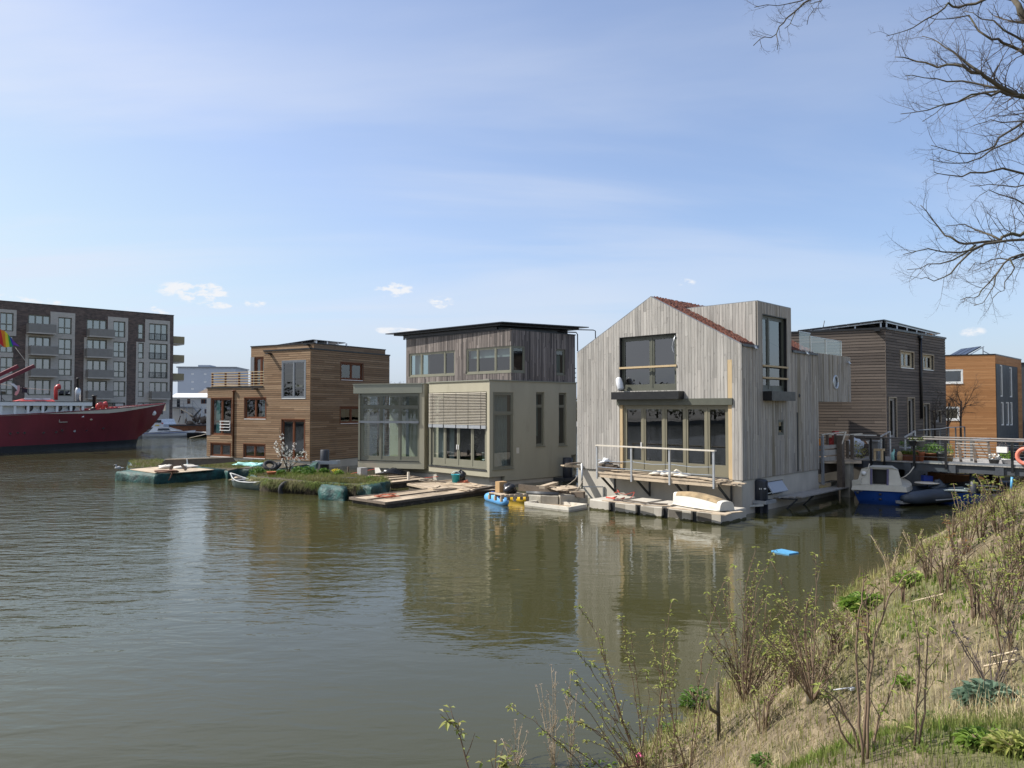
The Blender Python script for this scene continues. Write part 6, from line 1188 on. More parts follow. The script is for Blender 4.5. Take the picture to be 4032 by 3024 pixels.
def grass_on(pts, z, n, h, mat, name, lab, cat, seed=1, zf=None, w=.011):
    R = random.Random(seed); P = ccw([p[:2] for p in pts]); x0, x1 = min(p[0] for p in P), max(p[0] for p in P); y0, y1 = min(p[1] for p in P), max(p[1] for p in P); m = MB()
    def inside(x, y): return all((b[0] - a[0]) * (y - a[1]) - (b[1] - a[1]) * (x - a[0]) > -.02 for a, b in zip(P, P[1:] + P[:1]))
    k = 0
    while k < n:
        x, y = R.uniform(x0, x1), R.uniform(y0, y1)
        if not inside(x, y): continue
        k += 1; hh = h * R.uniform(.3, 1.2) * (.6 + .6 * abs(hn(x * 2, y * 2))); a = R.uniform(0, 2 * pi); ln = R.gauss(0, .5) * hh; ww = w * R.uniform(.6, 1.6); zz = z if zf is None else zf(x, y); c, s = cos(a) * ww, sin(a) * ww
        dx, dy = ln * cos(a + 1.3), ln * sin(a + 1.3); m.add([(x - c, y - s, zz - .02), (x + c, y + s, zz - .02), (x + dx, y + dy, zz + hh)], [(0, 1, 2)])
    o = m.build(name, mat, org=(0, 0, 0)); o['kind'] = 'stuff'; o['label'] = lab; o['category'] = cat; return o
def left_rafts():
    # front green raft with a board deck
    T = px(ZA, [(118, 432), (705, 478), (1752, 396), (1010, 330)], .48); m = MB(); r = thing('floating_raft', 'dark green net wrapped raft with a pale board deck left of the canoe', 'raft', (*atz(ZA(900, 500), 0)[:2], 0)); lumpy(m, T, .48, seed=3); m.build('float_body', 'teal_net', r)
    D = ccw([p[:2] for p in px(ZA, [(335, 398), (700, 450), (1015, 448), (1560, 402), (1000, 345), (760, 362)], .52)]); m = MB(); m.prism(D, .495, .53); m.build('deck', 'dock_board', r)
    m = MB(); F = Face(*atz(ZA(935, 418), .55)[:2], 80); a, b, c, d = [atz(ZA(*p), .55) for p in ((930, 412), (945, 412), (1150, 408), (1130, 408))]
    q = lambda x, y: aty(ZA(x, y), a[1]); m.bar(q(930, 412), q(945, 345), .14, .1); m.bar(q(940, 350), q(1090, 325), .14, .1); m.bar(q(1085, 325), q(1152, 408), .14, .1); tag(m.build('timber_trestle', 'old_timber'), 'bent grey timber frame standing on the pale raft deck', 'frame')
    m = MB()
    for k, (x, y) in enumerate(((900, 372), (1060, 382), (1200, 370), (860, 378))): p = atz(ZA(x, y), .55); m.blob((p[0], p[1], .6), (.45, .3, .11), 12, 6, .25, k, .535)
    tag(m.build('tarpaulin', 'grey_cloth'), 'crumpled grey tarpaulin lying on the pale raft deck', 'tarpaulin')
    m = MB(); R = random.Random(2); c = atz(ZA(860, 438), .56); pts = []
    for i in range(60): a = i * .55; rr = .42 + .08 * sin(i * 1.7); pts.append((c[0] + rr * cos(a) * 1.3, c[1] + rr * sin(a) * .8, .56 + i * .0012 + .02 * R.random()))
    yf = atz(ZA(900, 460), .48)[1] - .12
    for x, y in ((960, 432), (945, 470), (925, 520), (885, 565), (830, 605), (760, 615)): pts.append(aty(ZA(x, y), yf))
    m.tube(pts, .035, 6); tag(m.build('mooring_rope', 'rust_rope'), 'thick brown rope coiled on the raft deck and hanging into the water', 'rope')
    # back garden raft
    T = px(ZA, [(300, 388), (440, 405), (1100, 395), (1300, 372), (1770, 440), (2560, 430), (3000, 330), (2600, 290), (1880, 288), (700, 262), (310, 280)], .42)
    B = px(ZA, [(1240, 345), (1760, 428), (1910, 395), (2560, 392), (2950, 332), (2560, 275), (1880, 288), (1200, 318)], .42); r = thing('floating_garden', 'long low planted raft in green netting under the brown house windows', 'planted raft', (*atz(ZA(1900, 400), 0)[:2], 0)); m = MB(); lumpy(m, B, .42, seed=8); m.build('float_body', 'teal_net', r); m = MB(); m.prism(ccw([lin(p, atz(ZA(1950, 340), .42), .04)[:2] for p in B]), .40, .46); m.build('soil', 'soil', r)
    grass_on([p for p in B], .46, 8000, .12, 'island_grass', 'raft_grass', 'low grass on the long raft under the brown house windows', 'grass', 5)
    B2 = px(ZA, [(300, 392), (700, 372), (830, 305), (820, 262), (500, 265), (320, 285)], .42); r = thing('floating_garden', 'small planted raft with ragged netting at the far left end', 'planted raft', (*atz(ZA(550, 330), 0)[:2], 0)); m = MB(); lumpy(m, B2, .42, seed=11, j=.08); m.build('float_body', 'teal_net', r); m = MB(); m.prism(ccw([lin(p, atz(ZA(580, 320), .42), .06)[:2] for p in B2]), .40, .45); m.build('soil', 'soil', r); m = MB(); p = atz(ZA(340, 350), .42)
    m.hexa([atz(ZA(300, 385), .3), atz(ZA(420, 390), .3), atz(ZA(420, 380), .3), atz(ZA(305, 375), .3), aty(ZA(305, 285), p[1]), aty(ZA(345, 300), p[1]), aty(ZA(345, 298), p[1] + .1), aty(ZA(305, 282), p[1] + .1)]); m.build('net_corner', 'teal_net', r)
    grass_on(B2, .45, 2600, .17, 'island_grass', 'raft_grass', 'grass tufts on the small far left raft', 'grass', 6)
    y = atz(ZA(1000, 365), .42)[1] - .2; m = MB(); q = lambda x, yy, d=0: aty(ZA(x, yy), y + d); A = [(735, 362), (1240, 345), (1880, 292), (1835, 226), (860, 258)]
    for k, (p0, p1, t0, t1) in enumerate((((735, 362), (1160, 348), (860, 257), (1160, 252)), ((1166, 348), (1880, 290), (1166, 252), (1832, 226)))): m.hexa([q(*p0), q(*p1), q(*p1, .12), q(*p0, .12), q(*t0), q(*t1), q(*t1, .12), q(*t0, .12)])
    r = thing('gangplank', 'weathered grey plank wall standing behind the green raft', 'plank wall', (*atz(ZA(1200, 340), .3)[:2], .3)); m.build('plank', 'old_timber', r); m = MB(); m.bar(q(850, 255, .06), q(1832, 224, .06), .2, .05); m.build('top_board', 'dock_board', r); m = MB(); m.bar(q(1165, 250, -.05), q(1178, 340, -.05), .06); m.build('batten', 'white_paint', r)
    # mint cloths
    for k, (x, y, w) in enumerate(((2010, 335, .62), (2190, 345, .45), (1230, 345, .3))):
        p = atz(ZA(x, y), .5); m = MB(); m.blob((p[0], p[1], .52), (w, w * .7, .13), 14, 6, .3, 20 + k, .47); tag(m.build('crumpled_cloth', 'mint_cloth'), ('larger crumpled mint green cloth on the raft grass', 'smaller crumpled mint green cloth nearest the tyre', 'small mint green cloth scrap at the raft end behind the tarpaulin')[k], 'cloth')
    # grass island with blossom tree
    I = px(ZB, [(300, 455), (560, 500), (700, 505), (1250, 520), (1560, 545), (1720, 560), (2110, 490), (1560, 420), (1000, 375), (700, 390), (380, 395)], .5); c = atz(ZB(1100, 470), 0); r = thing('floating_garden', 'overgrown grassy island raft with a white blossom tree beside the canoe', 'planted raft', c); m = MB(); lumpy(m, I, .45, seed=14, j=.10, inset=.12); m.build('float_body', 'root_mat', r); m = MB(); hz = lambda x, y: .48 + .12 * abs(hn(x * 1.5, y * 1.5)); m.prism(ccw([lin(p, atz(ZB(1100, 460), .5), .03)[:2] for p in I]), .42, .50); m.build('soil', 'soil', r)
    for L, sd in (([(1235, 585), (1420, 600), (1560, 610), (1580, 520), (1280, 505)], 31), ([(1725, 565), (1900, 590), (2130, 520), (2100, 485), (1750, 530)], 32), ([(340, 440), (430, 452), (430, 400), (350, 402)], 34)): m = MB(); lumpy(m, px(ZB, L, .5), .52, seed=sd, j=.12); m.build('net_bag', 'teal_net', r)
    inner = [lin(p, atz(ZB(1150, 465), .5), -.02) for p in I]; grass_on(inner[1:7], .5, 3600, .26, 'island_grass', 'island_grass', 'shaggy grass on the floating island', 'grass', 9, hz, .011); grass_on(inner, .5, 9500, .17, 'island_grass', 'island_grass', 'green and straw grass covering the floating island', 'grass', 10, hz, .011)
    R = random.Random(8); m = MB()
    for k in range(420):     # hanging roots along the front edge
        t = R.random(); e = [(600, 500), (900, 520), (1250, 540), (1700, 580)]; i = min(2, int(t * 3)); q = lin(e[i], e[i + 1], t * 3 - i); p = atz(ZB(*q), .5); m.tube([(p[0], p[1] - .02, .52 + .1 * R.random()), (p[0] + R.uniform(-.08, .08), p[1] - .12 - .1 * R.random(), .25), (p[0] + R.uniform(-.1, .1), p[1] - .12, -.03)], .010, 3, cap=False)
    m.build('hanging_roots', 'root_mat', r, kind='stuff'); m = MB()
    for k in range(4600):     # grass drooping over the front edge
        t = R.random(); e = [(330, 465), (600, 505), (900, 522), (1250, 540), (1700, 575), (2110, 500)]; i = min(4, int(t * 5)); p = atz(ZB(*lin(e[i], e[i + 1], t * 5 - i)), .5); p = (p[0] + R.gauss(0, .1), p[1] + R.gauss(0, .08), .5 + R.uniform(-.12, .12)); L = R.uniform(.12, .42); a = R.uniform(-.6, .6); m.add([(p[0] - .011, p[1], p[2]), (p[0] + .011, p[1], p[2]), (p[0] + a * L, p[1] - .12 - .3 * L, p[2] - L * R.uniform(-.3, .95))], [(0, 1, 2)])
    m.build('edge_grass', 'island_grass', r, kind='stuff')
    # low leafy plants on the island
    for k, (x, y, h) in enumerate(((430, 420, .5), (740, 425, .3), (960, 410, .45), (1090, 420, .5), (1290, 410, .35), (1480, 430, .3), (1880, 500, .25))):
        p = atz(ZB(x, y), .5); m = MB(); leaf_cloud(m, (p[0], p[1], .5 + h * .4), (h * .8, h * .7, h * .5), 240, .07, R); tag(m.build('leafy_plant', 'dark_leaf' if k != 5 else 'bright_leaf'), ('bushy green plant at the island end by the canoe', 'low green plant in front of the blossom trunk', 'taller green plant right of the blossom trunk', 'wide green plant behind the island grass, middle', 'low green plant near the dark mooring pile', 'yellow green plant at the back of the island', 'small green plant at the right tip of the island')[k], 'plant', 'plants on the island')
    p = atz(ZB(1440, 410), .5); m = MB(); leaf_cloud(m, (p[0], p[1], .68), (.22, .2, .12), 60, .05, R); tag(m.build('flower_clump', 'stripe_yellow'), 'yellow flowers at the back edge of the island', 'flowers')
    p = atz(ZB(615, 440), .5); m = MB(); m.lathe((p[0], p[1], .5), [(.16, 0), (.22, .2), (.24, .2), (.24, .24), (.2, .24), (.17, .05)], 14); tag(m.build('flower_pot', 'terracotta'), 'round terracotta pot in the grass left of the blossom tree', 'pot')
    p = atz(ZB(1605, 505), .5); m = MB(); m.box(p[0], p[1], .48, .75, .22, .2, .1); tag(m.build('planter_box', 'purple_box'), 'narrow purple grey box in the island grass', 'box')
    # blossom tree
    b = atz(ZB(825, 400), .5); r = thing('blossom_tree', 'young fruit tree in white blossom on the grassy island', 'tree', b); m = MB(); bl = MB(); R = random.Random(12); q = lambda x, y: aty(ZB(x, y), b[1])
    stems = [[(825, 415), (812, 340), (790, 220), (765, 90), (760, -40), (740, -150)], [(840, 415), (850, 330), (880, 200), (905, 90), (925, 40)], [(835, 380), (870, 270), (930, 210), (975, 170), (1040, 130)], [(815, 330), (775, 240), (720, 150), (660, 95)], [(800, 250), (830, 140), (800, 40)], [(815, 345), (760, 190), (700, 60), (655, 0)], [(850, 330), (950, 250), (1085, 195)], [(845, 380), (860, 300), (840, 180), (850, 110)]]
    for k, s in enumerate(stems):
        P = [q(*p) for p in s]; P = [(x, y + .16 * sin(k * 2 + i) * i * .5, z) for i, (x, y, z) in enumerate(P)]; n = len(P); m.tube(P, [.038 * (1 - .85 * i / (n - 1)) * (1 if k == 0 else .7) for i in range(n)], 6)
        for i in range(1, n):
            for _ in range(10 if i > 1 else 2): t = R.random(); c = lin(P[i - 1], P[i], t); c = tuple(v + R.gauss(0, .075) for v in c); leaf_cloud(bl, c, (.05,) * 3, 8, .027, R)
    m.build('trunk', 'bark', r); bl.build('blossom', 'blossom', r)
    # tyres
    for k, (x, y, z, R0, ax, dy) in enumerate(((597, 305, .72, .31, (.35, -.55, .75), 0), (665, 320, .62, .30, (-.5, -.35, .75), 0), (820, 615, .12, .33, (.35, -.92, .1), .35))):
        p = aty(ZB(x, y), atz(ZB(x, y), z)[1] - dy); m = MB(); m.ring(p, R0, .105, ax, 26, 10); tag(m.build('tyre', 'rubber'), ('old black tyre propped on top of another at the raft edge', 'old black tyre lying under the propped one', 'half sunk tyre hanging at the front of the grassy island')[k], 'tyre', 'old tyres')
    # canoe
    a = atz(ZB(135, 575), 0); b = atz(ZB(590, 625), 0); hd = math.degrees(math.atan2(b[0] - a[0], b[1] - a[1])); L = math.dist(a, b) + .35; d = (sin(radians(hd)), cos(radians(hd))); w = (cos(radians(hd)), -sin(radians(hd))); r = thing('canoe', 'grey green open canoe beside the grassy island', 'canoe', lin(a, b, .5)); st = (a[0] - d[0] * .2, a[1] - d[1] * .2); n = 18; ring = []; inn = []
    for i in range(n + 1):
        t = i / n; bm = .46 * max(0.02, sin(pi * min(max(t, .0), 1)) ** .65); sh = .36 + .27 * abs(2 * t - 1) ** 2.6 * (1.15 if t < .5 else .7); kk = -.12 + .35 * abs(2 * t - 1) ** 8; off = (-.14 if t == 0 else .14 if t == 1 else 0)
        for lst, sc, zo in ((ring, 1, 0), (inn, .93, .03)):
            for s in (-1, -.92, -.5, 0, .5, .92, 1): y = bm * s * sc; z = sh if abs(s) == 1 else kk + zo + (sh - kk) * (.75 if abs(s) > .8 else .12 if abs(s) > .3 else 0); e = off * max(0, (z - kk) / (sh - kk)); lst.append((st[0] + d[0] * (t * L + e) + w[0] * y, st[1] + d[1] * (t * L + e) + w[1] * y, z))
    m = MB(); m.add(ring, [(i * 7 + j, i * 7 + j + 1, (i + 1) * 7 + j + 1, (i + 1) * 7 + j) for i in range(n) for j in range(6)], True); m.build('hull', 'canoe_green', r); m = MB(); m.add(inn, [(i * 7 + j, (i + 1) * 7 + j, (i + 1) * 7 + j + 1, i * 7 + j + 1) for i in range(n) for j in range(6)], True); m.build('lining', 'canoe_inside', r)
    m = MB(); m.tube(ring[0::7], .03, 6); m.tube(ring[6::7], .03, 6); m.build('gunwale', 'canoe_rim', r)
    for t in (.22, .5, .76): m = MB(); x = t * L; m.bar((st[0] + d[0] * x + w[0] * .42, st[1] + d[1] * x + w[1] * .42, .38), (st[0] + d[0] * x - w[0] * .42, st[1] + d[1] * x - w[1] * .42, .38), .2, .03); m.build('seat', 'grey_plastic', r)
    for t in (.12, .58): m = MB(); x = t * L; m.blob((st[0] + d[0] * x, st[1] + d[1] * x, .42), (.25, .2, .07), 9, 6, .35, int(t * 100)); tag(m.build('crumpled_paper', 'dock_board'), 'tan scrap lying in the bow of the canoe' if t < .3 else 'tan scrap lying across the middle of the canoe', 'scrap')
    # dark pile with a steel collar
    b = atz(ZB(1295, 400), 0); r = thing('mooring_pile', 'dark round mooring pile in a steel collar at the corner of the brown house', 'pile', b); zt = aty(ZB(1300, 100), b[1])[2]; m = MB(); m.lathe((*b[:2], -.3), [(.27, 0), (.27, zt + .28), (.25, zt + .3), (0, zt + .3)], 18); m.build('post', 'pile_steel', r); zc = aty(ZB(1300, 240), b[1])[2]; m = MB(); m.box(b[0] + .1, b[1] - .32, zc - .2, 1.5, .1, .2, .1); m.box(b[0] + .1, b[1] + .34, zc - .2, 1.5, .1, .2, .1); m.box(b[0] - .5, b[1], zc - .2, .1, .55, .2, .1); m.box(b[0] + .72, b[1], zc - .2, .1, .6, .2, .1); m.build('collar', 'galvanised', r)
    m = MB(); p = px(ZB, [(1060, 330), (1150, 275), (1215, 285), (1180, 345)], .62); m.hexa([(*q_[:2], .46) for q_ in p] + [(q_[0], q_[1], .62 + .08 * i) for i, q_ in enumerate(p)]); tag(m.build('net_cover', 'teal_net'), 'green net sheet draped over the raft edge by the dark pile', 'net')
    # gull on the raft corner
    c = atz(ZA(165, 402), .5); m = MB(); r = thing('gull', 'small gull with dark head resting on the green raft corner', 'bird', (c[0], c[1], .48)); m.blob((c[0], c[1], .6), (.2, .09, .1), 10, 7, .03, 1); m.blob((c[0] + .24, c[1], .6), (.12, .05, .03), 8, 5, .03, 2); m.blob((c[0] - .13, c[1], .74), (.065, .055, .06), 8, 6, .02, 3); m.tube([(c[0] - .1, c[1], .64), (c[0] - .13, c[1], .74)], .05, 8); m.build('body', 'grey_plastic', r); m = MB(); m.blob((c[0] - .15, c[1], .752), (.058, .06, .06), 8, 6, .02, 3); m.tube([(c[0] - .19, c[1], .74), (c[0] - .27, c[1], .725)], [.016, .004], 6); m.build('head', 'black_plastic', r); m = MB()
    for s in (-.03, .03): m.tube([(c[0], c[1] + s, .47), (c[0], c[1] + s, .55)], .01, 5)
    m.build('legs', 'bright_red', r)
    # mooring lines
    for k, (P, lab) in enumerate(((((-190, 1450), (280, 1190)), 'long pale line running from the far water to the brown house corner'),)):
        a = atz(ZJ(860, 1400), 0); b = F1P(ZJ(1480, 1220)); m = MB(); m.tube([a, lin(a, b, .5)[:2] + (lin(a, b, .5)[2] - .1,), b], .02, 4); tag(m.build('mooring_line', 'pale_rope'), lab, 'line')
def F1P(p): F = Face(-13.12, 50.0, -60); u, z = F.pix(p, .15); return F.P(u, z, .15)
plain('rust_rope', (.20, .10, .065), .85, .2, 9); plain('root_mat', (.045, .035, .02), .95, .5, 7, bmp=1.0, bscale=16); plain('purple_box', (.10, .085, .15), .6, .1, 3); plain('canoe_green', (.10, .14, .135), .45, .2, 3, dirt=(.22, .25, .24), dirtamt=.5); plain('canoe_inside', (.20, .20, .21), .6, .15, 4); plain('canoe_rim', (.42, .43, .42), .5, .1, 4); plain('pile_steel', (.028, .032, .042), .5, .2, 2)
left_rafts()

# ------------------------------------------------------------------ timber rafts in front of the beige house
plain('wet_timber', (.055, .045, .035), .8, .4, 6, dirt=(.2, .17, .12), dirtamt=.6)
def raft_frame(name, lab, pts, z, m1='dock_board', rim=.09, h=.1, cat='raft', low=-.15, ribs=0, rimmat='old_timber'):
    P = ccw([p[:2] for p in pts]); c = (sum(p[0] for p in P) / len(P), sum(p[1] for p in P) / len(P)); r = thing(name, lab, cat, (*c, 0)); m = MB(); L = [lin(p, c, .02) for p in P]
    a, b, c_, d = [p[:2] for p in pts[:4]]; n = 5; R = random.Random(int(abs(c[0] * 100)))
    for i in range(n):
        t0, t1 = i / n + .004, (i + 1) / n - .004; k = [0] + sorted(R.uniform(.2, .8) for _ in range(2)) + [1]
        for s0, s1 in zip(k[:-1], k[1:]):
            A = lin(lin(a, d, t0), lin(b, c_, t0), s0 + .002); B = lin(lin(a, d, t0), lin(b, c_, t0), s1 - .002); C = lin(lin(a, d, t1), lin(b, c_, t1), s1 - .002); D = lin(lin(a, d, t1), lin(b, c_, t1), s0 + .002); m.prism(ccw([A, B, C, D]), z - .04, z + R.uniform(0, .012))
    m.build('deck', m1, r); m = MB(); m.prism([lin(p, c, .03) for p in P], low, z - .045); m.build('float_body', 'wet_timber', r); m = MB()
    for p, q in zip(P, P[1:] + P[:1]): m.bar((*p, z - .01), (*q, z - .01), rim, h)
    for i in range(1, ribs + 1): t = i / (ribs + 1); m.bar((*lin(a, d, t), z + .03), (*lin(b, c_, t), z + .03), .09, .06)
    m.build('rim', rimmat, r); return r
def mid_docks():
    raft_frame('timber_raft', 'long weathered timber raft with an orange rope in front of the glass doors', px(ZC, [(590, 668), (2200, 455), (1400, 440), (65, 592)], .2), .2, ribs=1)
    raft_frame('timber_raft', 'pale boarded raft piled with planks under the venetian blind', px(ZC, [(1290, 470), (2050, 425), (1560, 335), (905, 392)], .24), .24, rimmat='dock_board')
    raft_frame('timber_raft', 'timber raft behind the grassy island under the left bay window', px(ZC, [(660, 378), (1200, 322), (760, 240), (20, 285)], .26), .26, ribs=3)
    def lp(Z, pts, z, r_, mt, nm, lab, cat, n=5):
        m = MB(); m.tube([atz(Z(*p), z + (dz if (dz := (p[2] if len(p) > 2 else 0)) else 0)) if len(p) == 2 else aty(Z(*p[:2]), atz(Z(*p[:2]), z)[1]) for p in pts], r_, n); return tag(m.build(nm, mt), lab, cat)
    def tangle(Z, x, y, z, sx, sy, n, rr, mt, nm, lab, cat, seed):
        R = random.Random(seed); c = atz(Z(x, y), z); pts = [(c[0] + sx * sin(i * .9 + R.uniform(-.5, .5)) * R.uniform(.5, 1), c[1] + sy * cos(i * 1.3 + R.uniform(-.5, .5)) * R.uniform(.5, 1), z + .03 + .05 * R.random() + .1 * max(0, sin(i * .5))) for i in range(n)]; P = []
        for a, b, c2 in zip(pts[:-2], pts[1:-1], pts[2:]):
            for t in (0, .33, .66): P.append(tuple((1 - t) * (p + q) / 2 + t * (q + s) / 2 for p, q, s in zip(a, b, c2)))
        m = MB(); m.tube(P, rr, 5); tag(m.build(nm, mt), lab, cat)
    tangle(ZC, 600, 590, .22, .62, .35, 24, .018, 'orange_rope', 'rope', 'tangled orange rope lying on the long timber raft', 'rope', 1)
    tangle(ZC, 1715, 385, .27, .35, .3, 22, .022, 'orange_rope', 'rope', 'faded orange rope heap beside the turquoise bucket', 'rope', 2)
    tangle(ZC, 1180, 365, .27, .6, .25, 12, .025, 'grey_rope', 'rope', 'loose grey hose on the pale boarded raft', 'hose', 3)
    for k, (a, b) in enumerate((((920, 325), (1110, 300)), ((1100, 305), (1350, 280)))):
        A = aty(ZC(*a), 42.2); B = aty(ZC(*b), 41.2); m = MB(); m.bar(A, B, .10, .02); tag(m.build('mooring_strap', 'red_strap'), ('red mooring strap stretched from the grey post, lower piece', 'red mooring strap running up to the beige house base')[k], 'strap')
    a = atz(ZC(60, 250), .3); m = MB(); m.bar(aty(ZC(55, 245), 44.4), aty(ZC(430, 172), 45.0), .10, .02); tag(m.build('mooring_strap', 'red_strap'), 'red strap passing behind the grey concrete block', 'strap')
    for k, (x, y0, y1, w_) in enumerate(((38, 262, 140, .08), (915, 330, 215, .10), (457, 318, 268, .08))):
        b = atz(ZC(x, y0), .26); zt = aty(ZC(x, y1), b[1])[2]; m = MB(); m.box(b[0], b[1], -.1, w_, w_, zt + .1, .7); tag(m.build('mooring_post', 'old_timber' if k != 1 else 'silver_wood'), ('thin wooden post at the back edge of the island raft', 'square grey mooring post between the timber rafts', 'short stub post behind the grassy island')[k], 'post', 'posts among the rafts')
    b = atz(ZC(245, 275), .27); m = MB(); m.box(b[0], b[1], .27, .42, .36, .46, .75); tag(m.build('concrete_block', 'grey_stack'), 'square grey block stack standing under the left bay window', 'block')
    b = atz(ZC(700, 255), .28); m = MB(); m.blob((b[0], b[1], .40), (.75, .4, .2), 14, 7, .22, 5, .27); tag(m.build('tarpaulin', 'black_plastic'), 'dark crumpled tarpaulin under the left bay', 'tarpaulin')
    b = atz(ZC(480, 245), .28); m = MB(); m.hexa([(b[0] - .18, b[1], .28), (b[0] + .24, b[1] - .1, .28), (b[0] + .24, b[1], .28), (b[0] - .18, b[1] + .1, .28), (b[0] - .25, b[1] + .2, .62), (b[0], b[1] + .15, .62), (b[0], b[1] + .2, .62), (b[0] - .25, b[1] + .25, .62)]); tag(m.build('leaning_board', 'cream_paint'), 'pale board leaning against the hull under the left bay', 'board')
    b = atz(ZC(1602, 382), .27); r = thing('bucket', 'turquoise bucket on the pale boarded raft', 'bucket', b); m = MB(); m.lathe(b, [(0, 0), (.17, 0), (.21, .42), (.225, .42), (.225, .45), (.195, .45), (.16, .03), (0, .03)], 18); m.build('body', 'teal_plastic', r); m = MB(); m.tube([(b[0] + .21 * cos(t), b[1], b[2] + .44 + .16 * sin(t)) for t in np.linspace(0, pi, 10)], .012, 5); m.build('handle', 'white_paint', r)
    b = atz(ZC(1655, 358), .27); m = MB(); m.blob((b[0] + .05, b[1], .50), (.34, .3, .3), 14, 8, .16, 3, .27); tag(m.build('rubbish_bag', 'black_plastic'), 'black rubbish bag behind the turquoise bucket', 'bag')
    # loose planks: each one an object
    PL = [((1480, 372, 1895, 410, .30), 'pale plank beside the orange rope heap'), ((1400, 380, 1960, 432, .27), 'pale plank next in from the raft edge'), ((1640, 462, 1790, 478, .27), 'short pale plank end on the raft corner'), ((1500, 428, 1820, 458, .29), 'wide pale plank at the front of the plank pile'), ((1290, 445, 1350, 412, .27), 'short plank lying across two rafts'), ((1820, 492, 2140, 440, .30), 'dark plank angled off the raft toward the float'), ((1870, 468, 2200, 412, .36), 'dark plank resting on the others by the house base'), ((1850, 478, 2300, 470, .26), 'long pale plank pointing right to the float'), ((1300, 345, 1600, 372, .28), 'thin dark plank at the back of the pale raft'), ((1320, 500, 1480, 485, .24), 'small dark stick on the long raft')]
    for k, ((x0, y0, x1, y1, z), lab) in enumerate(PL): m = MB(); m.bar(atz(ZC(x0, y0), z), atz(ZC(x1, y1), z + .01), .2 if k != 9 else .06, .035); tag(m.build('plank', 'dock_board' if k not in (5, 6, 8, 9) else 'old_timber'), lab, 'plank', 'loose planks')
    # catamaran float with pallet
    a0, a1 = atz(ZD(228, 715), .05), atz(ZD(640, 830), .05); b0, b1 = atz(ZD(620, 690), .05), atz(ZD(1000, 770), .05); r = thing('pontoon_float', 'home made float of one blue and one yellow pontoon under a pallet', 'float', lin(a0, b1, .5))
    def pont(a, b, rr): A = np.array(a); B = np.array(b); return [A + (B - A) * t for t in (0, .02, .07, .16, .5, .84, .93, .98, 1)], [rr * .15, rr * .5, rr * .8, rr, rr * 1.02, rr, rr * .8, rr * .5, rr * .15]
    m = MB(); p, q = pont((a0[0] + .05, a0[1] - .05, .13), (a1[0] - .1, a1[1] + .1, .13), .22); m.tube(p, q, 14); bp = m.build('blue_pontoon', 'sky_blue_plastic', r); m = MB(); m.bar((a0[0] + .3, a0[1] - .2, .35), (a1[0] - .4, a1[1] + .3, .35), .12, .05); m.build('strip', 'hull_blue', bp)
    m = MB(); p, q = pont((b0[0] - .3, b0[1] + .1, .12), (b1[0] - .1, b1[1], .12), .22); m.tube(p, q, 14); m.build('yellow_pontoon', 'yellow_plastic', r)
    P = px(ZD, [(285, 615), (500, 660), (975, 645), (760, 610)], .62); m = MB()
    for i in range(6): t = i / 6; m.prism(ccw([lin(P[0], P[3], t)[:2], lin(P[1], P[2], t)[:2], lin(P[1], P[2], t + .12)[:2], lin(P[0], P[3], t + .12)[:2]]), .6, .63)
    for t in (.02, .5, .98): m.bar((*lin(P[0], P[1], t)[:2], .56), (*lin(P[3], P[2], t)[:2], .56), .08, .07); 
    for t in (.02, .5, .98):
        for s in (.02, .5, .98): c = lin(lin(P[0], P[1], t), lin(P[3], P[2], t), s); m.box(c[0], c[1], .36, .09, .09, .165, .7)
    m.build('pallet', 'dock_board', r)
    b = atz(ZD(500, 615), .635); m = MB(); m.box(b[0], b[1] + .1, .64, .36, .3, .42, .6); tag(m.build('cardboard_box', 'cardboard'), 'brown box standing on the pallet float', 'box')
    b = atz(ZD(650, 630), .635); m = MB(); m.blob((b[0], b[1] + .05, .8), (.3, .26, .2), 18, 10, .14, 7, .64); tag(m.build('rubbish_bag', 'black_plastic'), 'shiny black bag on the pallet float beside the brown box', 'bag')
    # white framed tray raft
    P = px(ZD, [(1685, 885), (1985, 830), (1240, 752), (918, 795)], .16); r = thing('tray_raft', 'shallow white framed tray raft between the yellow pontoon and concrete floats', 'raft', (*lin(P[0], P[2], .5)[:2], 0)); m = MB(); C = lin(P[0], P[2], .5)[:2]; m.prism(ccw([lin(p[:2], C, .03) for p in P]), -.1, .07); m.build('deck', 'dock_board', r); m = MB()
    for p, q in zip(P, P[1:] + P[:1]): m.bar((p[0], p[1], .13), (q[0], q[1], .13), .07, .13)
    m.build('frame', 'white_wood', r); m = MB()
    for p, q in zip(P, P[1:] + P[:1]): m.bar((p[0], p[1], .02), (q[0], q[1], .02), .06, .08)
    m.build('skirt', 'wet_concrete', r)
    # grey concrete float with planks and pipes behind it
    def cblock(Z, q, z, lab, mt='concrete', grp='concrete floats', name='concrete_float'):
        P = px(Z, q, z); m = MB(); P = ccw([p[:2] for p in P]); c = lin(P[0], P[2], .5); I = [lin(p, c, .04) for p in P]; n = 4; r = thing(name, lab, 'float', (*c, 0), grp)
        m.add([(*p, -.25) for p in P] + [(*p, z - .035) for p in P] + [(*p, z) for p in I], [(0, 1, 5, 4), (1, 2, 6, 5), (2, 3, 7, 6), (3, 0, 4, 7), (4, 5, 9, 8), (5, 6, 10, 9), (6, 7, 11, 10), (7, 4, 8, 11), (8, 9, 10, 11)]); m.build('body', mt, r)
        O = [lin(p, c, -.006) for p in P]; m = MB(); R = random.Random(int(z * 1000 + c[0] * 100)); N = 12; vs = []; 
        for p, q_ in zip(O, O[1:] + O[:1]):
            for i in range(N): x = lin(p, q_, i / N); vs += [(*x, -.1), (*x, .045 + R.uniform(-.02, .025))]
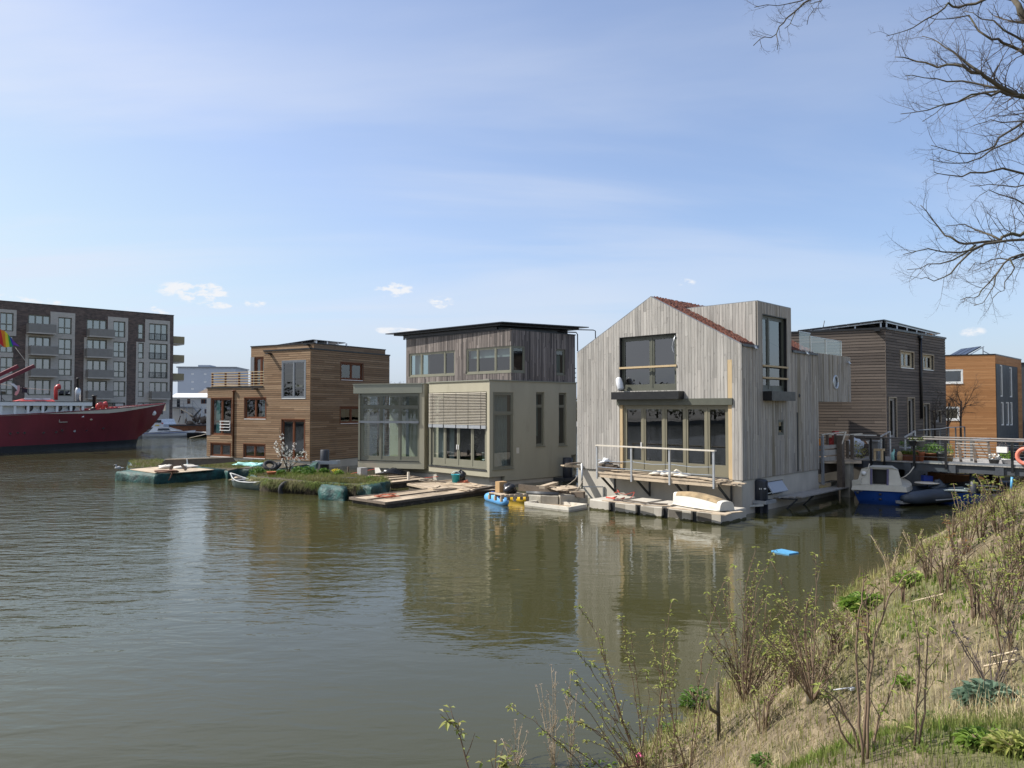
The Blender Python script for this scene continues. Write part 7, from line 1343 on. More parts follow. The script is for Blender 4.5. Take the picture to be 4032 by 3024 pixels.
        K = len(vs) // 2; m.add(vs, [(2 * i, 2 * ((i + 1) % K), 2 * ((i + 1) % K) + 1, 2 * i + 1) for i in range(K)]); m.build('algae_line', 'algae', r)
    cblock(ZD, [(1195, 665), (1490, 675), (1560, 640), (1270, 630)], .42, 'grey concrete float block behind the white tray raft', 'wet_concrete'); cblock(ZD, [(1530, 665), (2010, 650), (1700, 590), (1400, 630)], .45, 'weathered concrete float under the leaning planks', 'wet_concrete'); cblock(ZD, [(975, 650), (1190, 672), (1270, 620), (1060, 610)], .40, 'small concrete float beside the yellow pontoon', 'wet_concrete')
    m = MB()
    for y in (610, 628): m.tube([atz(ZD(940, y), .55), atz(ZD(1500, y + 22), .55)], .05, 8)
    tag(m.build('steel_pipe', 'dark_steel'), 'two dark pipes lying across the concrete float', 'pipes')
    A = atz(ZD(810, 525), .55); B = atz(ZD(1960, 650), .5); m = MB(); m.bar(A, B, .06, .28); tag(m.build('beam', 'old_timber'), 'long weathered beam edging the float beside the grey house', 'beam')
    PL = [((1115, 500, 1690, 522, .75), 'thin pale batten lying across the plank pile by the grey house'), ((1210, 525, 1450, 455, .75), 'thick pale board leaning up on the plank pile'), ((1320, 520, 1530, 580, .66), 'wide plywood offcut on the plank pile'), ((1540, 585, 1840, 575, .62), 'plank at the foot of the grey house corner'), ((1700, 610, 1960, 600, .62), 'pale plank nearest the steel bracket'), ((1640, 560, 1800, 540, .68), 'short plank in the middle of the plank pile'), ((1440, 500, 1840, 500, .66), 'dark plank at the back of the plank pile')]
    for k, ((x0, y0, x1, y1, z), lab) in enumerate(PL): m = MB(); m.bar(atz(ZD(x0, y0), z), atz(ZD(x1, y1), z), .24 if k in (1, 2) else .12 if k else .06, .12 if k == 1 else .03); tag(m.build('plank', 'dock_board' if k != 6 else 'old_timber'), lab, 'plank', 'planks by the grey house')
    c = atz(ZD(1660, 480), .8); m = MB(); m.blob((c[0], c[1], .62), (.5, .35, .14), 12, 6, .1, 2); tag(m.build('sandbag', 'dock_board'), 'round tan bag on the plank pile by the pile collar', 'bag')
    R = random.Random(6); m = MB(); m.tube([aty(ZD(x, y), 31.2) for x, y in ((1832, 320), (1790, 390), (1700, 460), (1620, 510))], .02, 5); tag(m.build('hose', 'grey_rope'), 'grey cable hanging from the grey house to the plank pile', 'cable'); m = MB(); m.tube([aty(ZD(x, y), 31) for x, y in ((1920, 405), (1880, 500), (1830, 570), (1790, 600))], .022, 5); tag(m.build('hose', 'grey_rope'), 'second cable looping down beside the steel bracket', 'cable')
    for k, (x0, y0, x1, y1) in enumerate(((1568, 145, 1850, 150), (1590, 160, 1850, 172), (1650, 118, 1850, 100))): y = 34; m = MB(); m.bar(aty(ZD(x0, y0), y), aty(ZD(x1, y1), y + .5), .25, .05); tag(m.build('plank', 'dock_board' if k < 2 else 'old_timber'), ('upper plank sticking out between the beige and grey houses', 'lower plank sticking out between the beige and grey houses', 'dark board above the planks between the two houses')[k], 'plank', 'planks between the houses')
    # pile between beige and grey houses
    b = atz(ZD(1585, 420), 0); b = (S2.P(5.2, 0, .55)[0], S2.P(5.2, 0, .55)[1], 0); r = thing('mooring_pile', 'dark mooring pile in a steel collar at the shaded side of the beige house', 'pile', b); zt = aty(ZD(1585, 8), b[1])[2]; m = MB(); m.lathe((b[0], b[1], -.3), [(.27, 0), (.27, zt + .28), (.25, zt + .3), (0, zt + .3)], 18); m.build('post', 'pile_steel', r); zc = aty(ZD(1585, 350), b[1])[2]; m = MB(); f = S2.shift(5.2, .55)
    m.fbox(f, -.6, .6, zc - .18, zc, .32, .42); m.fbox(f, -.6, -.5, zc - .18, zc, -.5, .31); m.fbox(f, .5, .6, zc - .18, zc, -.5, .31); m.build('collar', 'dark_steel', r)
    # ---- five concrete floats before the grey house, planks, upturned dinghy
    labs = ['leftmost concrete float block below the timber balcony', 'second concrete float block from the left below the balcony', 'middle concrete float block below the balcony', 'concrete float block with a dark stained face left of the dinghy end', 'rightmost concrete float block carrying the dinghy transom']
    PB = []
    for k, (x0, y0, x1, y1) in enumerate(((135, 925, 378, 957), (462, 968, 722, 998), (788, 1008, 1062, 1038), (1138, 1048, 1432, 1085), (1508, 1092, 1815, 1126))):
        a = atz(ZE(x0, y0), 0); b = atz(ZE(x1, y1), 0); q = [(a[0], a[1]), (b[0], b[1])]; dd = (S3.u[0] * 1.9, S3.u[1] * 1.9); P = ccw([q[0], q[1], (q[1][0] + dd[0], q[1][1] + dd[1]), (q[0][0] + dd[0], q[0][1] + dd[1])]); z = .40; c = lin(P[0], P[2], .5); r = thing('concrete_float', labs[k], 'float', (*c, 0), 'concrete floats below the balcony'); I = [lin(p, c, .045) for p in P]; m = MB(); m.add([(*p, -.3) for p in P] + [(*p, z - .05) for p in P] + [(*p, z) for p in I], [(0, 1, 5, 4), (1, 2, 6, 5), (2, 3, 7, 6), (3, 0, 4, 7), (4, 5, 9, 8), (5, 6, 10, 9), (6, 7, 11, 10), (7, 4, 8, 11), (8, 9, 10, 11)]); m.build('body', 'concrete', r)
        if PB: m = MB(); o_ = (S3.u[0] * .12, S3.u[1] * .12); g0, g1 = lin(PB[-1], q[0], .02), lin(PB[-1], q[0], .98); m.prism(ccw([(g0[0] + o_[0], g0[1] + o_[1]), (g1[0] + o_[0], g1[1] + o_[1]), (g1[0] + 8 * o_[0], g1[1] + 8 * o_[1]), (g0[0] + 8 * o_[0], g0[1] + 8 * o_[1])]), -.2, .33); m.build('gap_shade', 'hull_black', r)  # black filler added in the gap, stands in for shade between the blocks
        PB.append(q[1])
        if k:
            m = MB(); e = .001; A, B = lin(q[0], q[1], .02), lin(q[0], q[1], (.62 if k != 1 else .5)); n_ = (-S3.u[0] * .004, -S3.u[1] * .004); m.hexa([(A[0] + n_[0] * j, A[1] + n_[1] * j, zz) if w_ == 0 else (B[0] + n_[0] * j, B[1] + n_[1] * j, zz) for zz in (.05, z - .055) for w_, j in ((0, 1), (1, 1), (1, .1), (0, .1))]); m.build('stain', 'stained_concrete' if k > 2 else 'stain_light', r)
        O = [lin(p, c, -.006) for p in P]; R = random.Random(k); N = 14; vs = []
        for p, w in zip(O, O[1:] + O[:1]):
            for i in range(N): x = lin(p, w, i / N); vs += [(*x, -.1), (*x, .06 + R.uniform(-.03, .03))]
        K = len(vs) // 2; m = MB(); m.add(vs, [(2 * i, 2 * ((i + 1) % K), 2 * ((i + 1) % K) + 1, 2 * i + 1) for i in range(K)]); m.build('algae_line', 'algae', r)
    PL = [((310, 815, 830, 870, .44), 'thin board on the left concrete floats'), ((480, 795, 890, 850, .46), 'dark board behind the red strap on the floats'), ((820, 880, 1170, 885, .44), 'pale board at the middle of the concrete floats'), ((1150, 905, 1930, 990, .44), 'long pale board in front of the dinghy'), ((1700, 985, 1900, 1000, .47), 'short board end at the right concrete float'), ((1900, 975, 2080, 958, .44), 'grey plank at the right end of the floats'), ((900, 850, 1130, 862, .43), 'dark plank behind the middle board of the floats')]
    for k, ((x0, y0, x1, y1, z), lab) in enumerate(PL): m = MB(); m.bar(atz(ZE(x0, y0), z), atz(ZE(x1, y1), z + .01), .17 if k != 3 else .26, .03); tag(m.build('plank', 'dock_board' if k not in (1, 6) else 'old_timber'), lab, 'plank', 'planks on the concrete floats')
    A = atz(ZE(1140, 870), .46); B = atz(ZE(1990, 955), .46); a = atz(ZE(1125, 858), .46); b = atz(ZE(1790, 948), .46); c = atz(ZE(2003, 935), .46); dv = (c[0] - b[0], c[1] - b[1]); r = thing('dinghy', 'white dinghy turned keel up on the concrete floats', 'dinghy', lin(a, c, .5)); n = 14; vs = []; 
    for i in range(n + 1):
        t = i / n; wd = (.25 + .75 * min(1, (1 - (1 - t) ** 2.2))) * (1 - .1 * t); ce = (a[0] + (b[0] - a[0]) * t + dv[0] * .5, a[1] + (b[1] - a[1]) * t + dv[1] * .5); h = .36 + .16 * sin(pi * min(1, t * .9 + .12)) - .05 * t
        for s, zz in ((-1, 0), (-.97, .12), (-.86, .7), (-.70, .92), (-.35, 1.0), (0, 1.03), (.35, 1.0), (.70, .92), (.86, .7), (.97, .12), (1, 0)): vs.append((ce[0] + dv[0] * .5 * s * wd, ce[1] + dv[1] * .5 * s * wd, .45 + h * zz))
    m = MB(); W = 11; m.add(vs, [(i * W + j, i * W + j + 1, (i + 1) * W + j + 1, (i + 1) * W + j) for i in range(n) for j in range(W - 1)], True); m.add(vs[:W], [tuple(range(W))]); m.add(vs[-W:], [tuple(range(W))[::-1]]); m.build('hull', 'dinghy_white', r); m = MB(); m.tube(vs[0::W], .03, 6); m.tube(vs[W - 1::W], .03, 6); m.build('gunwale', 'cream_paint', r)
    bt = [[(x - .006 * S3.u[0], y - .006 * S3.u[1], z + .006) for x, y, z in vs[i * W + 2:i * W + 9]] for i in range(1, n)]; m = MB(); m.add([p for q in bt for p in q], [(i * 7 + j, i * 7 + j + 1, (i + 1) * 7 + j + 1, (i + 1) * 7 + j) for i in range(n - 2) for j in range(6)], True); m.build('bottom', 'dinghy_bottom', r)
    m = MB(); R = random.Random(3)
    for P in (((490, 680, .95), (520, 720, .80), (600, 740, .7), (710, 705, .8)), ((710, 708, .8), (690, 760, .6), (650, 785, .5)), ((455, 715, .85), (520, 705, .85), (500, 690, .95))): m.tube([aty(ZE(x, y), 29.6 - .05 * i) for i, (x, y, z) in enumerate(P)], .014, 5)
    m.tube([atz(ZE(x, y), .46) for x, y in ((350, 775), (420, 785), (480, 765), (430, 790), (520, 800), (580, 780))], .03, 5); tag(m.build('strap', 'red_strap'), 'red strap tangled over the concrete float and bracket', 'strap')
    # things lying on the balcony boards
    bz = 1.33
    def onb(x, y, z=bz): o = .15 + .85 * min(1, max(0, (y - 370) / 170)); return F3.P(F3.pix(ZE(x, y), o)[0], z, o)
    for k, (x, y, sx, sy, sz) in enumerate(((1010, 432, .38, .22, .1), (1125, 440, .26, .2, .14), (1245, 430, .36, .25, .17), (1330, 455, .3, .2, .09))): c = onb(x, y); m = MB(); m.blob((c[0], c[1], bz + .03), (sx, sy, sz), 16, 8, .24, 40 + k, bz - .02); tag(m.build('crumpled_sheet', 'cream_cloth' if k != 1 else 'grey_cloth'), ('crumpled pale sheet left of the second balcony post', 'grey crumpled cloth behind the third balcony post', 'large crumpled white sheet right of the third balcony post', 'flat end of pale sheet on the balcony boards')[k], 'sheet', 'sheets on the balcony')
    for k, (x0, y0, x1, y1, w) in enumerate(((430, 440, 700, 400, .3), (700, 405, 1000, 440, .16), (1400, 470, 1620, 492, .3), (1600, 520, 1740, 545, .3), (1800, 500, 1910, 520, .2))): m = MB(); m.bar(onb(x0, y0, bz + .02), onb(x1, y1, bz + .025), w, .03); tag(m.build('plank', 'dock_board'), ('wide pale board at the left of the balcony', 'thin pale board leading to the crumpled sheets', 'pale board right of the crumpled sheets', 'pale board by the right balcony post', 'short board at the balcony right end')[k], 'plank', 'boards on the balcony')
    for k, (x0, y0, x1, y1, z, w) in enumerate(((240, 420, 470, 410, .03, .3), (260, 400, 480, 395, .08, .28), (250, 385, 500, 370, .13, .24), (280, 345, 470, 340, .2, .3), (245, 262, 550, 378, .32, .05))): m = MB(); m.bar(onb(x0, y0, bz + z), onb(x1, y1, bz + z), w, .05); tag(m.build('old_board', 'old_timber'), ('bottom dark board of the stack at the balcony left end', 'second dark board of the stack at the balcony left end', 'third dark board of the stack at the balcony left end', 'top dark board of the stack at the balcony left end', 'rusty stick leaning over the stacked dark boards')[k], 'board', 'dark boards on the balcony')
    c = onb(350, 290, bz + .35); m = MB(); m.blob(c, (.24, .14, .1), 14, 7, .35, 61); tag(m.build('crumpled_plastic', 'white_sack'), 'crumpled white plastic on top of the stacked dark boards', 'plastic')
    # pile beside the grey house
    b = (S3.P(.95, 0, .75)[0], S3.P(.95, 0, .75)[1], 0); b = atz(ZF(555, 1090), 0); r = thing('mooring_pile', 'dark ribbed mooring pile in a white collar at the right side of the grey house', 'pile', b); zt = aty(ZF(555, 562), b[1])[2]; m = MB(); m.lathe((b[0], b[1], -.3), [(.25, 0), (.25, zt + .22), (.235, zt + .28), (.2, zt + .3), (0, zt + .3)], 20)
    for k in range(6): a = k * pi / 3 + .3; m.box(b[0] + .25 * cos(a), b[1] + .25 * sin(a), 0, .05, .09, zt - .05, a)
    p_ = m.build('post', 'pile_steel', r); m = MB(); z1 = aty(ZF(555, 716), b[1] - .27)[2]; 
    for a in (-1.9, -1.25): m.box(b[0] + .265 * cos(a), b[1] + .265 * sin(a), z1 - .025, .02, .09, .05, a)
    m.build('band', 'white_paint', p_); zc = aty(ZF(555, 905), b[1] - .35)[2]; f = Face(b[0], b[1], 43); m = MB(); m.fbox(f, -.45, .45, zc - .12, zc, .33, .42); m.fbox(f, -.45, -.36, zc - .12, zc, -.6, .329); m.fbox(f, .36, .45, zc - .12, zc, -.6, .329); m.bar(f.P(-.4, zc - .15, .3), f.P(-.9, zc - .25, -.6), .08); m.build('collar', 'galvanised', r)
    m = MB(); p = px(ZV, [(202, 398), (305, 417), (362, 408), (262, 388)], .02); m.prism(ccw([q[:2] for q in p]), -.03, .035); r = tag(m.build('floating_board', 'blue_board'), 'flat bright blue board drifting alone on the water', 'board')
    # foot of the sandy mooring hoop loops
plain('white_wood', (.66, .62, .53), .75, .08, 5, dirt=(.45, .40, .3), dirtamt=.5); plain('grey_stack', (.30, .30, .30), .85, .12, 4); plain('stained_concrete', (.13, .115, .095), .85, .2, 3); plain('stain_light', (.33, .30, .25), .85, .12, 3); plain('dinghy_white', (.60, .58, .52), .45, .05, 2, dirt=(.5, .46, .36), dirtamt=.4); plain('dinghy_bottom', (.30, .22, .125), .9, .4, 3.0, dirt=(.05, .042, .032), dirtamt=.9, bmp=.5, bscale=20); plain('cream_cloth', (.66, .61, .52), .9, .1, 5, bmp=.4, bscale=14)
mid_docks()
# ------------------------------------------------------------------ jetty with railings on the right
JF = Face(*atz((3560, 1817), 1.65)[:2], -43)
def jetty():
    F = JF; zd = 1.65; ul = F.pix(ZG(700, 690))[0]; ur = -10.5; W = 2.9
    r = thing('jetty', 'long timber jetty on dark steel beams with tube railings crossing to the bank', 'jetty', (F.P(-3, 0, -1)[0], F.P(-3, 0, -1)[1], 0)); m = MB(); R = random.Random(3); u = ur
    while u < ul: m.fbox(F, u, min(u + .14, ul), zd - .04, zd + R.uniform(0, .006), -W, 0); u += .147
    m.build('deck', 'weathered_larch', r); m = MB(); m.fbox(F, ur, ul + .3, zd - .36, zd - .06, -.25, -.1); m.fbox(F, ur, ul + .3, zd - .36, zd - .06, -W + .1, -W + .25)
    for k in range(8): u = ul - .6 - 1.75 * k; m.fbox(F, u - .15, u + .15, zd - .38, zd - .05, -W + .26, -.02)
    m.build('steel_beam', 'beam_steel', r); m = MB(); m.fbox(F, ur, ul - 3.0, zd + .004, zd + .08, -.10, -.02); m.build('kerb_strip', 'zinc_grey', r)
    for k in range(4):
        for o in (-.45, -W + .45): u = ul - 1.2 - 3.6 * k; m = MB(); p = F.P(u, 0, o); m.lathe((p[0], p[1], -.4), [(.16, 0), (.16, zd + .02), (0, zd + .02)], 12); m.build('support_pile', 'pile_steel', r)
    zr = F.pix(ZH(500, 355), 0)[1]
    def rail(o, ua, ub, z, posts, nm, pm, pw=.045):
        m = MB(); m.tube([F.P(ua, z, o), F.P(ub, z, o)], .035, 8); rr = m.build(nm, 'rail_wood', r)
        for p in posts: m = MB(); m.fbox(F, p - pw, p + pw, zd - .25 if o > -1 else zd, z - .03, o - .03, o + .03); m.build('rail_post', pm, rr)
        m = MB()
        for h in (.25, .5, .75): m.tube([F.P(ua, zd + h, o + .01), F.P(ub, zd + h, o + .01)], .005, 4)
        m.build('rail_wire', 'zinc_grey', rr)
    P = [F.pix(ZG(1015, 400))[0], F.pix(ZG(1240, 500))[0], F.pix(ZH(155, 500))[0], F.pix(ZH(645, 500))[0], F.pix(ZH(1680, 550))[0], -8.4]; rail(0.0, F.pix(ZG(920, 290))[0], ur, zr, P, 'railing', 'black_steel')
    ub = F.pix(ZH(60, 312), -2.2)[0]; rail(-2.25, ub, ur, F.pix(ZH(800, 330), -2.25)[1], [ub - .02, ub - 2.6, ub - 5.4, ub - 8], 'railing', 'zinc_dark'); m = MB(); z = F.pix(ZH(800, 330), -2.25)[1]
    for x in (960, 1660): u = F.pix(ZH(x, 375))[0]; m.tube([F.P(u, zr, 0), F.P(u - .3, z, -2.25)], .02, 5)
    m.build('cross_wire', 'galvanised', r)
    # two short gate rails by the dark house
    for k, (x0, y0, x1, y1, yb) in enumerate(((1190, 255, 1345, 170, 500), (1610, 265, 1780, 165, 420))):
        a = aty(ZG(x0, y0), 34.4); b = aty(ZG(x1, y1), 36.4); g = thing('stair_rail', ('left short sloping grey rail before the dark house door', 'right short sloping grey rail before the dark house')[k], 'rail', (a[0], a[1], zd), 'short rails by the dark house'); m = MB(); m.bar(a, b, .05, .06); m.build('handrail', 'galvanised', g); m = MB(); m.box(a[0], a[1], zd, .08, .05, a[2] - zd, .7); m.box(b[0], b[1], zd, .1, .05, b[2] - zd, .7); m.build('post', 'galvanised', g)
    m = MB(); a = [aty(ZH(x, y), 36.5) for x, y in ((220, 215), (420, 200), (560, 195), (690, 170), (800, 168), (940, 160))]; m.tube(a, .025, 6); g = tag(thing('walkway_rail', 'bent grey rail along the walkway between the dark and orange houses', 'rail', (a[2][0], 36.5, zd)), 'bent grey rail along the walkway between the dark and orange houses', 'rail'); m.build('handrail', 'zinc_grey', g)
    for p in a[1:]: m = MB(); m.box(p[0], p[1], .8, .05, .05, p[2] - .8); m.build('post', 'zinc_dark', g)
    m = MB(); m.fbox(F, -6.5, 3, 1.45, 1.6, -5.2, -3.1); m.build('walkway_deck', 'weathered_larch', g)
    # pots, tubs and flowers on the deck
    def pot(x, y, Z, o, rr, h, mt, lab, leaf=None, lh=.25, nm='flower_pot', lm='dark_leaf', z=zd):
        u = F.pix(Z(x, y), o)[0]; c = F.P(u, z + .01, o); t = thing(nm, lab, 'pot', c, 'pots on the jetty'); m = MB(); m.lathe(c, [(0, 0), (rr * .72, 0), (rr, h * .85), (rr * 1.08, h * .86), (rr * 1.08, h), (rr * .9, h), (rr * .85, h * .8), (0, h * .8)], 14); m.build('body', mt, t)
        if leaf: m = MB(); R = random.Random(int(x)); leaf_cloud(m, (c[0], c[1], c[2] + h + lh * .4), (rr * 1.2, rr * 1.2, lh * .6), leaf, .05, R); m.build('foliage', lm, t)
    pot(1150, 600, ZG, -1.6, .15, .3, 'terracotta', 'terracotta pot on the deck behind the grey bin', 30, .2)
    pot(1610, 600, ZG, -1.7, .22, .55, 'grey_plastic', 'tall grey planter with a green plant by the right stair rail', 60, .3)
    pot(1730, 590, ZG, -1.2, .14, .3, 'terracotta', 'small terracotta pot right of the tall grey planter', 30, .2)
    pot(1835, 580, ZG, -1.3, .24, .42, 'terracotta', 'large terracotta pot below the hanging baskets', 50, .2)
    pot(1900, 640, ZG, -.5, .12, .4, 'terracotta', 'narrow terracotta pot close to the front rail', None)
    pot(2000, 640, ZG, -.9, .25, .36, 'red_brown_timber', 'dark red tub with leaves under the front railing', 90, .4)
    pot(2120, 640, ZG, -.9, .28, .36, 'red_brown_timber', 'second dark red tub with taller leaves', 110, .5)
    pot(590, 690, ZH, -.5, .2, .42, 'dark_steel', 'black tub with a trailing plant left of the slatted bench', 60, .3)
    pot(690, 640, ZH, -1.0, .2, .32, 'tan_pot', 'tan pot left of the slatted bench', 50, .25)
    pot(700, 690, ZH, -1.6, .16, .3, 'terracotta', 'terracotta pot behind the tan pot', 60, .5, lm='young_leaf')
    pot(1400, 740, ZH, -.5, .2, .25, 'dark_steel', 'black low pot right of the slatted bench', 40, .2, lm='blossom')
    pot(1600, 700, ZH, -.8, .2, .25, 'white_paint', 'white pot with a bright green plant near the white box', 130, .35, lm='bright_leaf')
    pot(430, 660, ZH, -1.8, .2, .3, 'terracotta', 'terracotta pot with ferny leaves at the back of the deck', 110, .5)
    for k, (x, y) in enumerate(((1745, 385), (1885, 390))): pot(x, y, ZG, .0, .17, .24, 'dark_steel' if k == 0 else 'planter_grey', ('left dark basket hanging on the front rail', 'right grey basket hanging on the front rail')[k], 40, .15, 'hanging_basket', 'island_grass', z=zr - .32)
    u0, u1 = F.pix(ZG(1530, 640), -.6)[0], F.pix(ZG(1890, 660), -.6)[0]; c = F.P((u0 + u1) / 2, zd, -.6); t = thing('long_planter', 'long dark planter of brown sedges along the front rail', 'planter', c); m = MB(); m.fbox(F, u1, u0, zd + .01, zd + .28, -.8, -.45); m.build('box', 'red_brown_timber', t); m = MB(); R = random.Random(4)
    for i in range(40): leaf_cloud(m, F.P(R.uniform(u1, u0), zd + .33, -.62), (.1, .1, .1), 12, .06, R)
    m.build('foliage', 'island_grass', t)
    for k, (x, mt, lab) in enumerate(((1420, 'mint_cloth', 'pale teal watering can by the front rail'), (1462, 'pile_steel', 'dark bottle shaped jug by the front rail'), (1510, 'tan_pot', 'tan round jar beside the dark jug'))): u = F.pix(ZG(x, 680), -.35)[0]; m = MB(); m.lathe(F.P(u, zd, -.35), [(0, 0.01), (.12, .01), (.14, .25), (.09, .36), (.03, .42), (.03, .5 if k < 2 else .42), (0, .5 if k < 2 else .42)], 12); tag(m.build('jug', mt), lab, 'jug', 'jugs by the rail')
    u = F.pix(ZG(1080, 640), -.6)[0]; m = MB(); m.fbox(F, u - .2, u + .2, zd + .01, zd + .8, -.85, -.45); t = thing('bin', 'grey upright bin behind the black railing post', 'bin', F.P(u, zd, -.6)); m.build('body', 'planter_grey', t); m = MB(); m.fbox(F, u - .24, u + .24, zd + .81, zd + .86, -.9, -.4); m.build('lid', 'galvanised', t)
    m = MB(); a = aty(ZG(1080, 490), 34.2); b = aty(ZG(1245, 492), 33.8); m.bar(a, b, .12, .1); m.box(b[0] - .1, b[1], zd, .08, .08, b[2] - zd); m.box(a[0], a[1], zd, .08, .08, a[2] - zd); tag(m.build('beam', 'fresh_larch'), 'short pale yellow beam standing beside the grey bin', 'beam')
    # slatted bench
    us, ue = F.pix(ZH(790, 640), -.7)[0], F.pix(ZH(1290, 640), -.7)[0]; t = thing('slatted_bench', 'weathered slatted bench with dark sloping ends on the jetty', 'bench', F.P((us + ue) / 2, zd, -.7)); m = MB()
    for k in range(7): m.fbox(F, ue, us, zd + .2 + .12 * k, zd + .255 + .12 * k, -.75 - .03 * k, -.72 - .03 * k)
    m.build('slats', 'weathered_larch', t)
    for u in (us - .05, (us + ue) / 2, ue + .05): m = MB(); m.bar(F.P(u - .25, zd, -.5), F.P(u, zd + 1.0, -1.0), .1, .05); m.build('leg', 'old_timber', t)
    # white box on the rail, lifebuoy
    q = F.rect(ZH, 1455, 470, 1618, 560, .05); t = thing('window_box', 'white plastic flower box hooked on the jetty railing', 'flower box', F.P((q[0] + q[1]) / 2, q[2], .1)); m = MB(); m.fbox(F, q[0], q[1], q[2], q[3], .02, .22); m.build('box', 'white_paint', t); m = MB(); R = random.Random(2)
    for i in range(9): leaf_cloud(m, F.P(R.uniform(q[0], q[1]), q[3] + .08, .12), (.05, .05, .1), 8, .03, R)
    m.build('foliage', 'seed_head', t)
    u, z = F.pix(ZH(1895, 620), .08); t = thing('lifebuoy', 'orange pink lifebuoy on the jetty railing cut by the right edge', 'lifebuoy', F.P(u, z - .4, .08)); m = MB(); m.ring(F.P(u, z, .08), .30, .075, (F.n[0], F.n[1], 0), 28, 10); m.build('ring', 'buoy', t)
    # clutter before the dark house, left end of the jetty
    R = random.Random(5)
    for k, (x, y, w, mt, lab, nm) in enumerate(((735, 400, .34, 'white_sack', 'large white bulk bag between the grey and dark houses', 'bulk_bag'), (760, 450, .28, 'white_sack', 'lower white bulk bag beside the black post', 'bulk_bag'), (720, 560, .3, 'white_sack', 'low white sheet on the deck behind the black post', 'plastic_sheet'), (330, 350, .22, 'bright_red', 'red and white can behind the wooden fence', 'petrol_can'))):
        c = aty(ZG(x, y), 36.0); m = MB(); m.blob(c, (w, w * .8, w * (.8 if k != 2 else .35)), 14, 8, .18, 70 + k); tag(m.build(nm, mt), lab, 'bag' if k < 2 else 'sheet' if k == 2 else 'can')
    m = MB(); a = aty(ZG(395, 390), 35.8); m.box(a[0], a[1], a[2], .22, .2, .6, .3); tag(m.build('fuel_tank', 'bright_red'), 'upright red panel behind the wooden fence of the rear deck', 'panel')
    m = MB(); a = aty(ZG(115, 610), 34.6); m.box(a[0], a[1], a[2], .3, .1, .8, .7); tag(m.build('bag', 'stripe_orange'), 'orange thing peeping between the fence and the grey house', 'panel')
    t = thing('barrier', 'red and white striped barrier board in front of the dark house', 'barrier', aty(ZG(890, 380), 36.5)); m = MB(); m.hexa([aty(ZG(x, y), yy) for y in (390, 335) for x, yy in ((790, 36.5), (1000, 36.5), (1000, 36.55), (790, 36.55))]); m.build('board', 'cream_cloth', t); m = MB()
    for x in (820, 905): m.hexa([aty(ZG(x + dx, y), yy) for y, dd in ((390, 40), (335, 0)) for dx, yy in ((dd - 20, 36.48), (dd + 15, 36.48), (dd + 15, 36.495), (dd - 20, 36.495))])
    m.build('stripes', 'brown_panel', t)
    for k, (x, y) in enumerate(((865, 560), (770, 470))): c = aty(ZG(x, y), 35.4); m = MB(); leaf_cloud(m, c, (.25, .2, .4), 60, .06, R); tag(m.build('dry_plant', 'bank_grass'), ('withered brown plant at the left end of the jetty', 'dry stalks by the white bags')[k], 'plant')
    # rear deck of the grey house: plank fence on posts
    t = thing('rear_deck', 'wooden rear deck with plank fence between the grey house and the jetty', 'deck', aty(ZG(380, 700), 34.5)); y = 34.3; m = MB(); q = lambda x, yy, d=0: aty(ZG(x, yy), y + d)
    for y0, y1 in ((395, 470), (480, 585), (595, 680)): m.hexa([q(100, y1 + 20), q(455, y1 - 15), q(455, y1 - 15, .05), q(100, y1 + 20, .05), q(100, y0 + 25), q(455, y0), q(455, y0, .05), q(100, y0 + 25, .05)])
    m.build('fence_board', 'weathered_larch', t)
    for k, (x, y0, y1, w) in enumerate(((178, 1100, 240, .10), (495, 1180, 240, .24), (610, 640, 330, .10), (395, 480, 220, .08), (690, 650, 230, .12), (255, 400, 225, .1))): m = MB(); a = q(x, y0, -.1 if k < 2 else .1); b = q(x, y1, -.1 if k < 2 else .1); m.box(a[0], a[1], a[2], w, w, b[2] - a[2], .7); m.build('post', 'old_timber' if k != 0 else 'galvanised', t)
    m = MB(); m.bar(q(150, 225, .2), q(580, 180, .2), .12, .04); m.bar(q(640, 225, .3), q(860, 212, .3), .1, .04); m.bar(q(300, 225, .5), q(1100, 240, 1.4), .1, .05); m.bar(q(500, 390, -.2), q(570, 180, -.2), .12, .05); m.build('top_rail', 'silver_wood', t)
    m = MB(); m.prism(ccw([aty(ZG(100, 690), 34.4)[:2], aty(ZG(850, 650), 34.2)[:2], aty(ZG(850, 650), 37)[:2], aty(ZG(100, 690), 38)[:2]]), 1.52, 1.6); m.build('deck_boards', 'dock_board', t); m = MB(); m.fbox(S3, S3.pix(Z4(1765, 1300))[0], S3.pix(Z4(1895, 1300))[0] + .6, 1.05, 1.5, -2.5, -.06); m.build('under_panel', 'old_timber', t)
    m = MB(); a = q(600, 1000, .35); m.box(a[0], a[1], -.4, .42, .42, 1.9, .75); tag(m.build('concrete_pile', 'wet_concrete'), 'square mossy concrete pile under the left end of the jetty', 'pile')
plain('beam_steel', (.060, .068, .080), .5, .2, 2, dirt=(.10, .06, .04), dirtamt=.3); plain('rail_wood', (.19, .175, .165), .6, .15, 6); plain('tan_pot', (.42, .29, .15), .75, .12, 5); plain('planter_grey', (.20, .20, .19), .6, .1, 4); plain('buoy', (.74, .22, .15), .5, .05, 4)
jetty()
